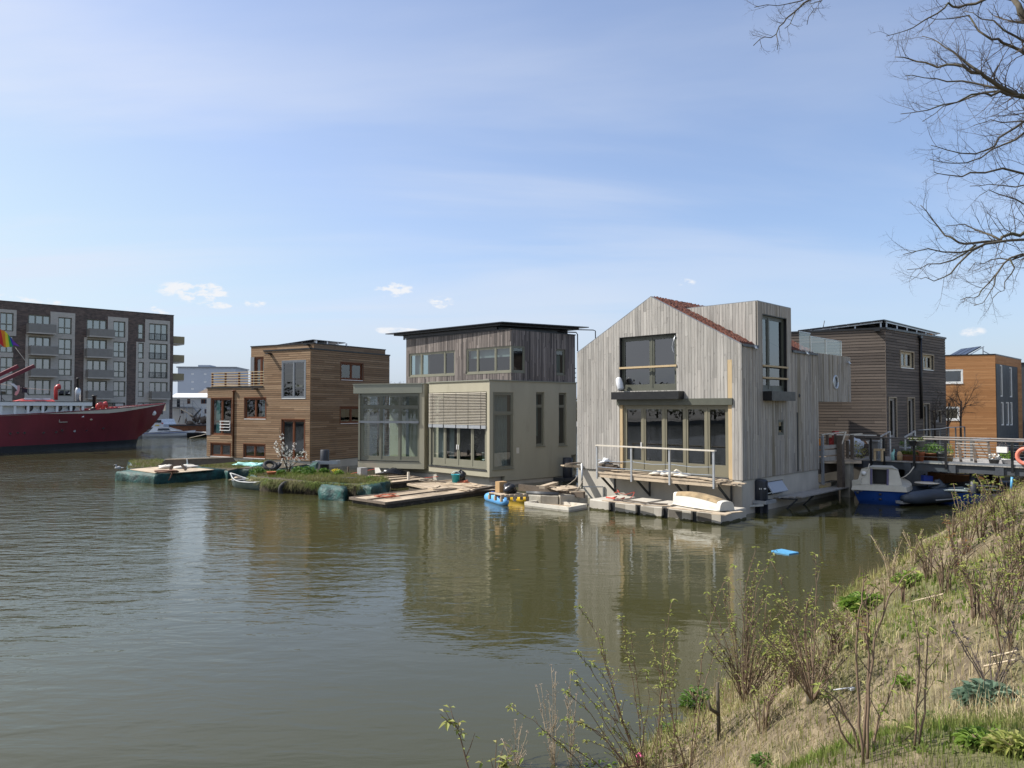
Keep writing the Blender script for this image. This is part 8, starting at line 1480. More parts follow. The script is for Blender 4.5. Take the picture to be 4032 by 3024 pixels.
def right_boats():
    # blue and white cabin boat, stern towards us
    a = atz(ZG(935, 1440), 0); b = atz(ZG(1380, 1455), 0); c = lin(a, b, .5); r = thing('cabin_boat', 'small blue boat with shabby white cabin moored under the jetty', 'boat', c); m = MB(); S = hullform(m, (c[0], c[1], 0), 30, 4.0, 1.12, .62, .9, transom=.88, n=16); m.build('hull', 'hull_blue', r)
    wb = lambda t: 1.12 * (.88 + .12 * min(1, max(t, 0) / .35) ** .7) * (1 - max(0, (t - .35) / .65) ** 2.4); m = MB(); vs = []
    for t in np.linspace(0, .98, 14):
        w = wb(t) + .05; z = .62 + .28 * t * t - .06 * sin(pi * t); vs += [S(t - (.02 if t == 0 else 0), -w, z - .05), S(t, -w * .97, z + .14), S(t, -w * .72, z + .19), S(t, w * .72, z + .19), S(t, w * .97, z + .14), S(t - (.02 if t == 0 else 0), w, z - .05)]
    m.add(vs, [(i * 6 + j, (i + 1) * 6 + j, (i + 1) * 6 + j + 1, i * 6 + j + 1) for i in range(13) for j in range(5)]); m.add(vs[:6], [(0, 1, 2, 3, 4, 5)]); m.build('deck', 'boat_cream', r)
    z0, z1 = .80, 1.42; m = MB()
    for sg in (-1, 1): m.hexa([S(.06, sg * .30, z0), S(.06, sg * .86, z0), S(.55, sg * .68, z0), S(.55, sg * .25, z0), S(.12, sg * .30, z1 + .03), S(.12, sg * .70, z1 - .02), S(.5, sg * .52, z1 - .05), S(.5, sg * .25, z1 + .03)])
    m.hexa([S(.12, -.72, z1 + .0), S(.12, .72, z1 + .0), S(.52, .5, z1 - .02), S(.52, -.5, z1 - .02), S(.11, -.45, z1 + .09), S(.11, .45, z1 + .09), S(.5, .38, z1 + .07), S(.5, -.38, z1 + .07)])
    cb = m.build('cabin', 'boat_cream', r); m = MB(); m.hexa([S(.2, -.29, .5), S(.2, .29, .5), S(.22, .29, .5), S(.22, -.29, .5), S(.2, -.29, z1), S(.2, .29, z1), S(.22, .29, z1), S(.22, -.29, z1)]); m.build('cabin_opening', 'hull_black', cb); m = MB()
    for sg in (-1, 1): m.bar(S(.05, sg * .31, z0 - .08), S(.105, sg * .31, z1 + .02), .07, .05)
    m.build('door_frame', 'purple_box', cb); m = MB(); m.hexa([S(.0, -1.0, .50), S(.0, -.62, .5), S(.06, -.62, .5), S(.06, -1.0, .5), S(-.01, -1.02, .95), S(-.0, -.7, 1.0), S(.06, -.7, 1.0), S(.06, -1.0, .95)]); m.build('seat_locker', 'boat_cream', r); m = MB()
    for y, z in ((-.8, .42), (0.05, .4), (.05, .2)): m.lathe(S(-.01, y, z), [(0, 0), (.06, 0), (.06, .07), (0, .07)], 8)
    m.build('stern_fitting', 'dark_steel', r)
    for k, (P, lab) in enumerate((([(990, 730), (960, 830), (890, 930), (800, 1040), (690, 1090)], 'pale mooring line hanging from the jetty left of the cabin boat'), ([(1765, 785), (1690, 890), (1620, 950), (1545, 985)], 'mooring line from the jetty to the cabin boat roof'))): m = MB(); m.tube([aty(ZG(x, y), c[1] + .6) for x, y in P], .022, 5); tag(m.build('mooring_line', 'pale_rope'), lab, 'line', 'cabin boat lines')
    m = MB(); p = aty(ZG(890, 900), c[1] + .6); m.blob(p, (.11, .09, .08), 8, 6, .1, 3); tag(m.build('float_buoy', 'white_paint'), 'small white float on the mooring line by the cabin boat', 'float')
    m = MB(); p = atz(ZG(700, 1170), .05); m.box(p[0], p[1], -.2, .5, .3, .5, .3); tag(m.build('foam_block', 'cardboard'), 'tan block floating between the concrete pile and cabin boat', 'block')
    # dark inflatable tube boats
    a = atz((3555, 1995), 0); b = atz((4040, 1965), .0); hd = math.degrees(math.atan2(b[0] - a[0], b[1] - a[1])); r = thing('inflatable_boat', 'long dark blue grey rubber boat behind the bank shrubs', 'boat', lin(a, b, .4)); A = np.array((a[0], a[1], .32)); B = np.array((b[0] + .2, b[1] + .1, .42)); w = np.array((-.62, -.78, 0)) * .0; nrm = np.array((B[1] - A[1], -(B[0] - A[0]), 0)); nrm /= np.linalg.norm(nrm)
    if nrm[1] > 0: nrm = -nrm
    for k, s in enumerate((0, 1.15)): m = MB(); P = [A - nrm * s + (B - A) * t + np.array((0, 0, .12 * t * t)) + (-nrm * (s - .57) * -.9 * max(0, t - .7) ** 1.5 * 2) for t in np.linspace(0, 1, 12)]; m.tube(P, [.14, .27, .3, .3, .3, .3, .3, .3, .29, .27, .22, .15], 12); m.build('tube', 'rubber_blue', r)
    m = MB(); m.prism(ccw([tuple(A[:2]), tuple(B[:2]), tuple((B - nrm * 1.15)[:2]), tuple((A - nrm * 1.15)[:2])]), .1, .22); m.build('floor', 'grey_plastic', r); m = MB(); m.tube([A + (B - A) * t + nrm * .28 + np.array((0, 0, .04 - .16)) for t in np.linspace(.2, .85, 8)], .03, 5); m.build('rub_strake', 'grey_plastic', r)
    # rowing boat with white benches and a brown panel behind it
    y = 32.5; a = aty(ZH(640, 1150), y); r = thing('rowing_boat', 'open rowing boat with white slatted benches behind the rubber boat', 'boat', (a[0] + 2, y, 0)); m = MB(); S = hullform(m, (a[0] - .3, y + .2, 0), 105, 5.0, .8, .5, .75, transom=.7); m.build('hull', 'hull_blue', r); m = MB()
    for (x0, y0, x1, y1) in ((970, 1055, 1430, 1085), (920, 1122, 1440, 1140)): m.bar(aty(ZH(x0, y0), y - .2), aty(ZH(x1, y1), y - .3), .25, .06)
    m.build('bench', 'mint_white', r); m = MB(); m.bar(aty(ZH(600, 1140), y - .6), aty(ZH(960, 1155), y - .6), .3, .05); m.build('thwart', 'mint_white', r)
    p0, p1 = aty(ZH(640, 900), 35.2), aty(ZH(1480, 950), 34.2); m = MB(); m.hexa([(p0[0], p0[1], -.2), (p1[0], p1[1], -.2), (p1[0], p1[1] + 1.5, -.2), (p0[0], p0[1] + 1.5, -.2), (p0[0], p0[1], p0[2]), (p1[0], p1[1], p1[2]), (p1[0], p1[1] + 1.5, p1[2]), (p0[0], p0[1] + 1.5, p0[2])]); tag(m.build('barge_hull', 'brown_panel'), 'rust brown hull side in the shade under the jetty', 'barge')
    p = aty(ZH(355, 1020), 33.6); t = thing('jerrycan', 'bright blue jerrycan under the jetty beam', 'can', (p[0], p[1], p[2])); m = MB(); h = aty(ZH(355, 910), 33.6)[2] - p[2]; m.hexa([(p[0] + i * .2, p[1] + j * .12, p[2] + k * h * (1 if i < 0 else .9)) for k in (0, 1) for i, j in ((-1, -1), (1, -1), (1, 1), (-1, 1))]); m.build('body', 'blue_plastic', t); m = MB(); m.lathe((p[0] - .1, p[1], p[2] + h), [(.05, -.02), (.05, .05), (0, .05)], 8); m.build('cap', 'black_plastic', t)
    p = aty(ZH(360, 1040), 32.6); t = thing('round_table', 'small round grey table top standing in the boats', 'table', (p[0], p[1], .4)); m = MB(); m.lathe((p[0], p[1], p[2]), [(0, 0), (.48, 0), (.5, .02), (.48, .045), (0, .045)], 20); m.build('table_top', 'silver_wood', t); m = MB(); m.lathe((p[0], p[1], .3), [(.2, 0), (.03, .06), (.03, p[2] - .3)], 10); m.build('leg', 'dark_steel', t)
    p = aty(ZH(540, 1100), 32.4); m = MB(); m.blob((p[0], p[1], p[2]), (.3, .26, .24), 14, 8, .25, 9); tag(m.build('tarpaulin', 'rubber_blue'), 'crumpled dark blue tarpaulin between the table and the brown hull', 'tarpaulin')
    m = MB(); m.tube([aty(ZH(1680, 940), 30.8), aty(ZH(1665, 1160), 30.8)], .05, 6); tag(m.build('mooring_post', 'blue_board'), 'thin blue pole at the right end of the rubber boat', 'pole')
plain('boat_cream', (.50, .475, .40), .6, .08, 3, dirt=(.33, .29, .22), dirtamt=.6); plain('rubber_blue', (.045, .060, .085), .5, .25, 2, dirt=(.12, .13, .14), dirtamt=.4); plain('mint_white', (.62, .70, .66), .6, .06, 4)
right_boats()
# ------------------------------------------------------------------ small bare tree in front of the orange house
def twigs(m, p, d, L, r, lev, R, curl=.25, up=.0, n=5, sides=4, kids=(5, 4, 3), spread=.75, shrink=.52, flat=None):
    p = np.array(p, float); d = np.array(d, float); d /= np.linalg.norm(d); P = [p.copy()]; dirs = [d.copy()]; k = np.array([R.gauss(0, 1) for _ in range(3)]) * curl / n
    for i in range(n):
        d = d + k + np.array([R.gauss(0, .09) for _ in range(3)]) + np.array((0, 0, up / n)); 
        if flat is not None: d = d - flat * np.dot(d, flat) * .35
        d /= np.linalg.norm(d); p = p + d * L / n; P.append(p.copy()); dirs.append(d.copy())
    m.tube(P, [r * (1 - .75 * i / n) for i in range(n + 1)], sides if lev > 0 else 3, cap=False)
    if lev <= 0: return
    K = kids[-lev] if lev <= len(kids) else kids[0]
    for j in range(K):
        t = .18 + .8 * (j + R.random() * .8) / K; i = min(n - 1, int(t * n)); q = P[i] + (P[i + 1] - P[i]) * (t * n - i); b = np.cross(dirs[i], [R.gauss(0, 1) for _ in range(3)]); b /= np.linalg.norm(b) + 1e-6
        if flat is not None: b = b - flat * np.dot(b, flat) * .6
        dd = dirs[i] * (1 - spread * .45) + b * spread; twigs(m, q, dd, L * shrink * R.uniform(.7, 1.2) * (1 - .35 * t), r * .55 * (1 - .4 * t), lev - 1, R, curl, up, max(3, n - 1), 3, kids, spread, shrink, flat)
def small_trees():
    R = random.Random(4)
    for k, (x, y, h, lab) in enumerate(((1500, 1050, 4.2, 'small bare dark tree in front of the orange house'), (1395, 1060, 3.2, 'bare bush left of the small tree by the orange house'), (1290, 1040, 3.0, 'bare bush against the dark house right corner'))):
        b = aty(Z5(x, y), 40.0 + k); r = thing('bare_tree', lab, 'tree', b, 'bare trees on the jetty walk'); m = MB(); b = np.array(b); m.tube([b - (0, 0, .6), b + (0, 0, .5), b + (.05, 0, h * .4)], [.06, .05, .035], 6); m.build('trunk', 'twig_bark', r); m = MB()
        for i in range(7): twigs(m, b + (0, 0, h * (.12 + .045 * i)), (R.uniform(-1, 1), R.uniform(-.5, .5), R.uniform(.3, 1.0)), h * .45, .022, 3, R, .5, .1, 6, 4, (6, 5, 4))
        m.build('crown', 'twig_bark', r)
    x, y = -27.5, 178; m = MB(); b = np.array((aty((1555, 1520), y)[0], y, .8)); r = thing('bare_tree', 'far bare tree crown showing between the brown and beige houses', 'tree', b); top = aty((1555, 1492), y)[2]; m.tube([b, b + (0, 0, top * .45)], [.3, .2], 6); m.build('trunk', 'twig_bark', r); m = MB()
    for i in range(11): a = i * .6; twigs(m, b + (0, 0, top * .4 + .1 * i), (cos(a), sin(a), R.uniform(.5, 1.5)), top * .42, .11, 3, R, .4, .2, 5, 3, (5, 4, 4))
    m.build('crown', 'twig_bark', r)
small_trees()
# ------------------------------------------------------------------ big bare tree whose limbs hang in from the right
def big_tree():
    R = random.Random(21); D = 8.6; base = (7.3, 8.9, 2.2); r = thing('bare_tree', 'large leafless tree hanging its twigs into the upper right corner', 'tree', base); m = MB(); T = [(7.3, 8.9, 1.9), (7.25, 8.9, 4), (7.1, 8.8, 6.5), (6.9, 8.7, 9), (6.4, 8.6, 11.5), (6.1, 8.6, 13.5)]; m.tube(T, [.32, .26, .23, .19, .14, .08], 12); m.build('trunk', 'bark', r)
    LM = [([(1660, 150, 0), (1590, 70, .0), (1540, -15, .1), (1500, -90, .2)], .085, .8), ([(1560, 0, 0), (1450, -12, 0), (1380, 5, .1), (1300, 25, .2), (1260, 40, .2), (1205, 15, .2), (1150, 70, .1), (1060, 120, .0), (985, 160, -.1), (880, 190, -.2)], .028, .8),
          ([(1700, 330, 0), (1605, 280, 0), (1530, 240, 0), (1470, 205, -.1), (1400, 185, -.1), (1340, 120, 0), (1270, 90, .2), (1190, 100, .2), (1100, 90, .2)], .03, .9), ([(1640, 240, .3), (1500, 160, .3), (1380, 100, .4), (1290, 60, .5)], .02, .7),
          ([(1780, 600, 0), (1605, 507, 0), (1530, 480, -.1), (1440, 430, -.2), (1380, 385, -.2), (1290, 350, -.2), (1200, 340, -.1), (1090, 330, 0), (1000, 310, .1), (925, 300, .1)], .042, 1.0), ([(1380, 385, -.2), (1300, 330, -.1), (1230, 270, 0), (1150, 220, .1), (1070, 190, .2)], .022, .9),
          ([(1605, 515, .1), (1480, 480, 0), (1400, 490, 0), (1250, 540, -.1), (1100, 580, -.2), (955, 600, -.2)], .024, .85), ([(1500, 470, 0), (1350, 440, .2), (1200, 430, .3), (1080, 410, .3), (980, 400, .3)], .02, .9), ([(1480, 480, 0), (1330, 510, .3), (1180, 560, .3), (1070, 640, .3)], .018, .6),
          ([(1800, 560, .3), (1605, 640, .2), (1530, 690, .1), (1450, 770, .0), (1350, 810, -.1), (1200, 790, -.1), (1115, 765, -.1)], .026, .9), ([(1800, 640, 0), (1605, 700, 0), (1500, 760, .2), (1380, 830, .2), (1230, 860, .2), (1110, 840, .2)], .024, .85), ([(1700, 660, .4), (1560, 640, .5), (1430, 630, .5), (1340, 660, .5)], .018, .8),
          ([(1800, 900, .2), (1605, 915, .1), (1400, 910, 0), (1280, 930, 0), (1190, 920, 0), (1130, 905, 0)], .024, .75), ([(1700, 960, .3), (1560, 985, .3), (1420, 970, .3), (1320, 980, .3)], .018, .7), ([(1800, 1050, .5), (1605, 1075, .5), (1500, 1030, .5), (1420, 1000, .5), (1370, 1030, .5)], .02, .9),
          ([(1800, 1215, 0), (1605, 1225, 0), (1540, 1230, 0), (1480, 1270, -.1), (1300, 1285, -.1), (1220, 1250, -.1), (1150, 1190, 0), (1090, 1110, 0), (1060, 1080, 0)], .034, .9), ([(1480, 1265, 0), (1380, 1220, .2), (1290, 1180, .3), (1200, 1190, .3)], .018, .8), ([(1800, 1260, .2), (1605, 1262, .1), (1400, 1285, .1), (1270, 1330, .1), (1100, 1310, .1), (970, 1340, .1)], .028, .85), ([(1400, 1285, .1), (1300, 1350, .2), (1220, 1440, .2), (1130, 1480, .2), (1060, 1470, .2)], .018, .5), ([(1350, 1290, 0), (1230, 1370, 0), (1100, 1390, 0), (990, 1420, 0)], .016, .6),
          ([(1800, 1280, .4), (1605, 1340, .3), (1530, 1360, .3), (1470, 1430, .3), (1380, 1530, .3), (1340, 1570, .3), (1270, 1580, .3)], .024, .7), ([(1605, 1345, .3), (1480, 1360, .4), (1390, 1390, .4), (1310, 1430, .4)], .014, .6), ([(1470, 1430, .3), (1450, 1500, .3), (1400, 1580, .3), (1340, 1610, .3)], .012, .5), ([(1530, 1365, .3), (1540, 1440, .3), (1500, 1530, .3), (1440, 1570, .3)], .012, .5),
          ([(900, -420, 0), (640, -120, 0), (520, -30, 0), (440, 20, 0), (400, 60, -.1), (340, 120, -.1), (300, 180, -.1), (240, 195, -.1), (180, 240, -.1)], .022, .5), ([(520, -30, 0), (430, 5, .1), (310, 30, .1), (185, 38, .1)], .012, .45), ([(560, -60, 0), (480, 20, .1), (470, 90, .1), (462, 130, .1)], .010, .4), ([(400, 65, 0), (380, 110, 0), (345, 150, 0)], .008, .3), ([(300, 180, 0), (310, 220, 0), (305, 262, 0)], .007, .25)]
    for k, (P, rr, dens) in enumerate(LM):
        Q = [aty(ZT(x, y), D + 1.2 * dz + .4 * sin(k)) for x, y, dz in P]
        if k == 24 or P[0][0] > 1690 and k < 24 or k == 0:
            z = min(13, max(3.2, Q[0][2] + .2)); t = None
            for a, b in zip(T[:-1], T[1:]):
                if a[2] <= z <= b[2]: t = lin(a, b, (z - a[2]) / (b[2] - a[2]))
            if k == 24: Q = [lin(T[4], Q[0], .03), lin(T[4], Q[0], .5)] + Q
            else: Q = [t or T[4]] + Q
        W = []
        for a, b in zip(Q[:-1], Q[1:]):      # small kinks so no limb runs straight
            W.append(a)
            if math.dist(a, b) > .12: mid = lin(a, b, .5); W.append(tuple(v + R.gauss(0, .022) for v in mid))
        W.append(Q[-1]); n = len(W); m = MB(); rad = [max(.004, .78 * rr * (1 - .86 * i / (n - 1))) for i in range(n)]; m.tube(W, rad, 7); lb = m.build('limb', 'bark', r); m = MB(); L = 0
        for i in range(1, n):
            a, b = np.array(W[i - 1]), np.array(W[i]); seg = np.linalg.norm(b - a); L += seg; d = (b - a) / (seg + 1e-6)
            if abs(a[0]) > 8 or (a[0] / a[1] > .78): continue
            for _ in range(max(1, int(seg / .072 * dens + .3))):
                t = R.random(); q = a + (b - a) * t; fr = i / n; side = np.cross(d, [0, 1, 0]); side /= np.linalg.norm(side) + 1e-6; s = R.choice((-1, 1)); dd = d * R.uniform(.45, 1) + side * s * R.uniform(.3, 1.0) + np.array((0, R.gauss(0, .45), 0)); twigs(m, q, dd, R.uniform(.22, .62) * (1.1 - .45 * fr) * (.6 if k >= 24 else 1), max(.0030, rad[i] * .36), 2, R, .5, .35, 5, 3, (5, 4), .7, .5)
        m.build('twigs', 'twig_bark', lb)
big_tree()
# ------------------------------------------------------------------ bank vegetation
def shrub(lab, cat, base, stems, R, leaf='young_leaf', ln=1.0, stem='shrub_stem', name='shrub', side=1.0, lsize=.026, group='shrubs on the bank', r0=.0065, tuft=True, lstart=.3, mult=1):
    for P in list(stems):
        for _ in range(mult - 1):
            dx, dy, f = R.gauss(0, .16), R.gauss(0, .2), R.uniform(.55, 1.0); b_ = P[0]; n_ = len(P) - 1; stems = stems + [[tuple(b_[c] + (p[c] - b_[c]) * f + (dx, dy, 0)[c] * i / n_ for c in range(3)) for i, p in enumerate(P)]]
    t = thing(name, lab, cat, base, group); m = MB(); lv = MB()
    def leaves(p, n, s):
        for _ in range(n):
            a = R.uniform(0, 2 * pi); e = np.array((cos(a), sin(a), R.uniform(-.5, .5))); e /= np.linalg.norm(e); w = np.cross(e, (0, 0, 1)); w /= np.linalg.norm(w) + 1e-6; w = w * s * .36; q = np.array(p); tip = q + e * s * 1.5; mid = q + e * s * .75 + (0, 0, s * .12)
            lv.add([q, mid + w, tip - (0, 0, s * .25), mid - w], [(0, 1, 2), (0, 2, 3)])
    for P in stems:
        P = [np.array(p, float) for p in P]; W = []
        for a, b in zip(P[:-1], P[1:]):
            for i in range(3): W.append(a + (b - a) * i / 3 + np.array([R.gauss(0, .0045) for _ in range(3)]) * (1 if i else .3))
        W.append(P[-1]); n = len(W); Ls = sum(np.linalg.norm(b - a) for a, b in zip(W[:-1], W[1:])); m.tube(W, [max(.0025, r0 * (1 - .78 * i / n)) for i in range(n)], 5)
        k = int(Ls * 7 * side); 
        for _ in range(k):
            f = R.uniform(.15, .95); i = min(n - 2, int(f * (n - 1))); q = W[i] + (W[i + 1] - W[i]) * R.random(); d = W[i + 1] - W[i]; d /= np.linalg.norm(d) + 1e-6; dd = d * .8 + np.array([R.gauss(0, .5), R.gauss(0, .5), R.uniform(0, .5)]); L = R.uniform(.08, .32) * (1.1 - f); e = dd / np.linalg.norm(dd); m.tube([q, q + e * L * .5, q + e * L + (0, 0, .02)], [.0035, .003, .0015], 3, cap=False)
            if ln > 0 and f > lstart * .6: leaves(q + e * L, int(2.2 * ln + R.random()), lsize)
        if ln > 0:
            for _ in range(int(Ls * 11 * ln)): f = R.uniform(lstart, 1) ** .8; i = min(n - 2, int(f * (n - 1))); leaves(W[i] + (W[i + 1] - W[i]) * R.random(), 1 + (R.random() < .4), lsize * R.uniform(.6, 1.1))
            if tuft: leaves(W[-1], int(5 * min(1.5, ln)) + 1, lsize * 1.35)
    m.build('stems', stem, t)
    if ln > 0: lv.build('leaves', leaf, t)
def bank_plants():
    R = random.Random(33); q = lambda Z, x, y, d: aty(Z(x, y), d)
    def stem_px(Z, pts, d, base=None, lean=0): 
        P = [q(Z, x, y, d + lean * i / max(1, len(pts) - 1)) for i, (x, y) in enumerate(pts)]; return ([base] if base else []) + P
    # foreground wands rising from the bank below the frame
    b1 = xy(-1.2, 2.2); b1 = (*b1, bank_z(*b1)); b1b = (b1[0] + .35, b1[1] + .4, b1[2]); d = 4.6
    b0 = xy(-3.9, 1.5); b0 = (*b0, bank_z(*b0)); shrub('single budding shoot leaning over the water at the lower centre', 'shrub', b0, [[b0, *stem_px(ZW, [(262, 1620), (190, 1360), (160, 1290), (105, 1262)], 4.5)], [b0, *stem_px(ZW, [(420, 1640), (470, 1560), (500, 1520)], 4.4)]], R, ln=.8, lsize=.03)
    bA = bank_hit((2560, 3010)) or b1; S = [[(1400, 1620), (1300, 1330), (1200, 1000), (1110, 690), (1040, 560), (985, 492)], [(1410, 1620), (1390, 1250), (1330, 900), (1295, 700), (1268, 562)], [(1330, 1600), (1290, 1480), (1100, 1160), (1000, 1040), (955, 985)], [(1020, 1610), (960, 1500), (830, 1390), (680, 1250), (528, 1165)], [(1430, 1620), (1250, 1180), (1180, 900), (1150, 780), (1130, 700)], [(1450, 1620), (1210, 1130), (1060, 900), (968, 795)], [(1350, 1600), (1120, 1330), (1000, 1270), (930, 1255)], [(1400, 1600), (1420, 1330), (1460, 1100), (1440, 920)], [(1300, 1600), (1180, 1400), (1080, 1320), (990, 1260)], [(1380, 1600), (1300, 1290), (1220, 1240), (1110, 1150)], [(1360, 1590), (1330, 1440), (1250, 1350), (1150, 1240)]]
    shrub('tall group of budding wands rising from the lower edge over the water', 'shrub', bA, [[bA, *stem_px(ZW, p, bA[1] + R.uniform(-.3, .3))] for p in S], R, ln=.8, lsize=.03, mult=2)
    bB = bank_hit((2717, 3010)); S = [[(1728, 1600), (1790, 1000), (1820, 800), (1860, 620), (1950, 340), (2030, 215)], [(1750, 1600), (1770, 1400), (1880, 1060), (1960, 860)], [(1700, 1600), (1600, 1200), (1540, 900), (1560, 700), (1612, 440)], [(1500, 1600), (1530, 1100), (1560, 820), (1640, 640)], [(1560, 1600), (1520, 1300), (1540, 1000), (1490, 790), (1462, 680)], [(1640, 1600), (1620, 1300), (1590, 1000), (1600, 800)]]
    shrub('tallest single wand with yellow leaves at its tip, centre foreground', 'shrub', bB, [[bB, *stem_px(ZW, p, bB[1] + R.uniform(-.25, .3))] for p in S], R, ln=.75, lsize=.03, mult=2)
    bC = bank_hit(ZV(45, 1290)); S = [[(45, 1280), (30, 1000), (55, 600), (115, 375)], [(40, 1280), (60, 900), (100, 640), (125, 520)], [(50, 1280), (95, 1000), (190, 800), (340, 720)], [(60, 1280), (160, 1050), (260, 850), (320, 770)], [(30, 1280), (0, 950), (-40, 700), (-50, 560)], [(45, 1280), (70, 1060), (60, 820), (20, 560)], [(40, 1280), (-20, 1080), (-120, 900), (-200, 760)], [(55, 1280), (130, 1130), (190, 960), (200, 740)], [(40, 1280), (10, 1120), (-70, 960), (-150, 870)], [(48, 1280), (100, 1120), (150, 900), (170, 700)], [(60, 1280), (200, 1120), (300, 960), (330, 820)]]
    shrub('dense many stemmed bush left of the round stump bush, over the water', 'shrub', bC, [stem_px(ZV, p, bC[1] + .1 * i / 3) for i, p in enumerate(S)], R, ln=.5, side=1.6, mult=3)
    bD = bank_hit(ZV(440, 1265)); S = [[(440, 1265), (455, 900), (465, 600), (458, 415)], [(430, 1260), (350, 1000), (300, 850), (240, 790)], [(440, 1260), (400, 900), (410, 700), (430, 640)], [(450, 1260), (530, 1050), (560, 820), (575, 600)], [(445, 1260), (500, 1080), (600, 900), (700, 800)], [(435, 1260), (380, 1080), (270, 960), (190, 920)], [(440, 1260), (420, 1050), (350, 860), (290, 640), (200, 455)], [(450, 1260), (570, 1130), (690, 1000), (760, 900)], [(440, 1260), (470, 1060), (520, 900), (540, 760)], [(430, 1260), (400, 1100), (330, 980), (250, 870)], [(445, 1260), (480, 1100), (580, 1010), (640, 860)], [(440, 1260), (430, 1000), (390, 800), (300, 700), (180, 605)]]
    shrub('round bush with a cut stump base on the bank, centre right', 'shrub', bD, [stem_px(ZV, p, bD[1] + .09 * (i - 5)) for i, p in enumerate(S)], R, ln=.5, side=1.6, mult=3)
    m = MB(); m.lathe(bD, [(.045, -.1), (.05, .06), (.04, .1), (0, .11)], 9); tag(m.build('stump', 'bark'), 'short cut stump at the foot of the round bush', 'stump')
    bE = bank_hit(ZV(735, 1640)); S = [[(735, 1660), (715, 1300), (695, 950), (712, 750), (740, 600), (755, 545)], [(760, 1660), (772, 1300), (800, 920), (880, 680), (960, 570), (1030, 512)], [(740, 1640), (770, 1000), (760, 760), (765, 590)], [(770, 1650), (820, 1400), (900, 1210), (960, 1060)], [(730, 1640), (680, 1430), (600, 1280), (480, 1180)], [(740, 1640), (640, 1500), (560, 1330), (470, 1200)]]
    shrub('pair of long dark wands crossing in front of the green plant by the water', 'shrub', bE, [stem_px(ZV, p, bE[1] + .05 * i) for i, p in enumerate(S)], R, ln=.55, lsize=.03, r0=.0085)
    bF = bank_hit(ZV(1032, 1560)); S = [[(1032, 1570), (1052, 1200), (1062, 900), (1020, 720)], [(1060, 1570), (1095, 1200), (1110, 1000), (1115, 840)], [(850, 1655), (960, 1510), (1035, 1440)]]
    shrub('thin upright shoots on the open earth right of the long wands', 'shrub', bF, [stem_px(ZV, p, bF[1] + .05 * i) for i, p in enumerate(S)], R, ln=.5, lsize=.03)
    # dry stalks
    for k, (x, tops, lab) in enumerate((((825, 1600), [(730, 1010), (800, 880), (830, 930), (780, 1080), (700, 1020)], 'pale dry stalks with fluffy tops standing over the water'), ((560, 1600), [(560, 1250), (640, 1330), (470, 1380), (600, 1300)], 'short dry stalk cluster at the lower edge over the water'), ((930, 1600), [(930, 910), (900, 1060), (970, 1080)], 'grey dry stalks right of the fluffy topped ones'))):
        b = bank_hit((ZW(*x)[0] + 130, 3015)) or b1; Sx = []
        for i, tp in enumerate(tops): a = q(ZW, *x, b[1]); e = q(ZW, *tp, b[1] + .1 * i); Sx.append([b, a, lin(a, e, .5), e])
        shrub(lab, 'dry weeds', b, Sx, R, 'seed_head' if k == 9 else 'dry_fluff', .9, 'dry_stem', 'dry_stalks', 2.2, .012, 'dry stalks on the bank', .006)
    # right hand side: shrubs placed by where their feet stand on the bank
    spec = [(1395, 800, 330, 10, 'arching shrub with dark stems on the bank right of the bare earth', .9), (1210, 650, 330, 9, 'shrub with a dark stump on the bank behind the earth path', .8), (1490, 830, 420, 9, 'tall shrub with upright stems near the right edge of the bank', .9), (1610, 700, 480, 11, 'tall bright shrub at the right edge below the lifebuoy', 1.3), (1330, 420, 380, 9, 'bush in front of the rubber boat, its left one', .8), (1420, 330, 340, 9, 'bush in front of the rubber boat, middle', .8), (1520, 300, 320, 9, 'bush in front of the rubber boat, its right one', .9), (1600, 330, 380, 9, 'leafy bush near the boats at the right edge', 1.2), (1120, 560, 250, 9, 'low twiggy shrub at the water edge left of the boats', .4), (1030, 480, 200, 9, 'grey twiggy bush sticking out over the water', .25), (900, 590, 260, 8, 'thin grey twigs at the waterline near the green plant', .2), (1290, 560, 300, 8, 'red budded shrub in the middle of the bank', .5), (640, 900, 170, 9, 'low shrub between the round bush and the green plant', .8), (1560, 1000, 480, 7, 'budding shrub at the right frame edge above the thistle', .9), (580, 1000, 220, 10, 'spreading low bush right of the round bush', 1.0), (760, 960, 150, 8, 'red tinted low twigs below the green plant', .4), (260, 1010, 200, 10, 'low bush at the waterline behind the dense bush', 1.0), (330, 1180, 240, 9, 'leafy low bush left of the stump', 1.2), (150, 1460, 330, 9, 'leaning shrub in the lower middle foreground', .8), (240, 1200, 260, 9, 'small bush between the dense bush and the round bush', 1.0), (1250, 330, 200, 7, 'twiggy bush closest to the cabin boat', .3), (980, 700, 130, 7, 'tiny shrub right of the bright green plant', .7), (1150, 760, 120, 7, 'tiny dry shrub on the earth slope', .3), (1640, 480, 260, 9, 'yellow green bush touching the right edge under the jetty', 1.4)]
    for k, (x, y, h, n, lab, lf) in enumerate(spec):
        b = bank_hit(ZV(x, y))
        if b is None: continue
        hm = h / 1.476 / F_PX * b[1]; S = []
        for i in range(n):
            a = R.uniform(0, 2 * pi); sp_ = R.uniform(.1, .5) * hm; L = hm * R.uniform(.6, 1.05); tip = (b[0] + sp_ * cos(a), b[1] + sp_ * sin(a), b[2] + L); mid = (b[0] + sp_ * .35 * cos(a), b[1] + sp_ * .35 * sin(a), b[2] + L * .55); S.append([(b[0] + .03 * cos(a), b[1] + .03 * sin(a), b[2] - .05), mid, tip])
        lfm = 'red_leaf' if 'red' in lab and lf < .6 else 'young_leaf'; shrub(lab, 'shrub', b, S, R, lfm, lf * .62, 'dry_stem' if 'grey' in lab or lf < .3 else 'shrub_stem', 'shrub', 1.5, .024 if b[1] < 9 else .035, 'shrubs on the bank', .0045 + .0004 * b[1])
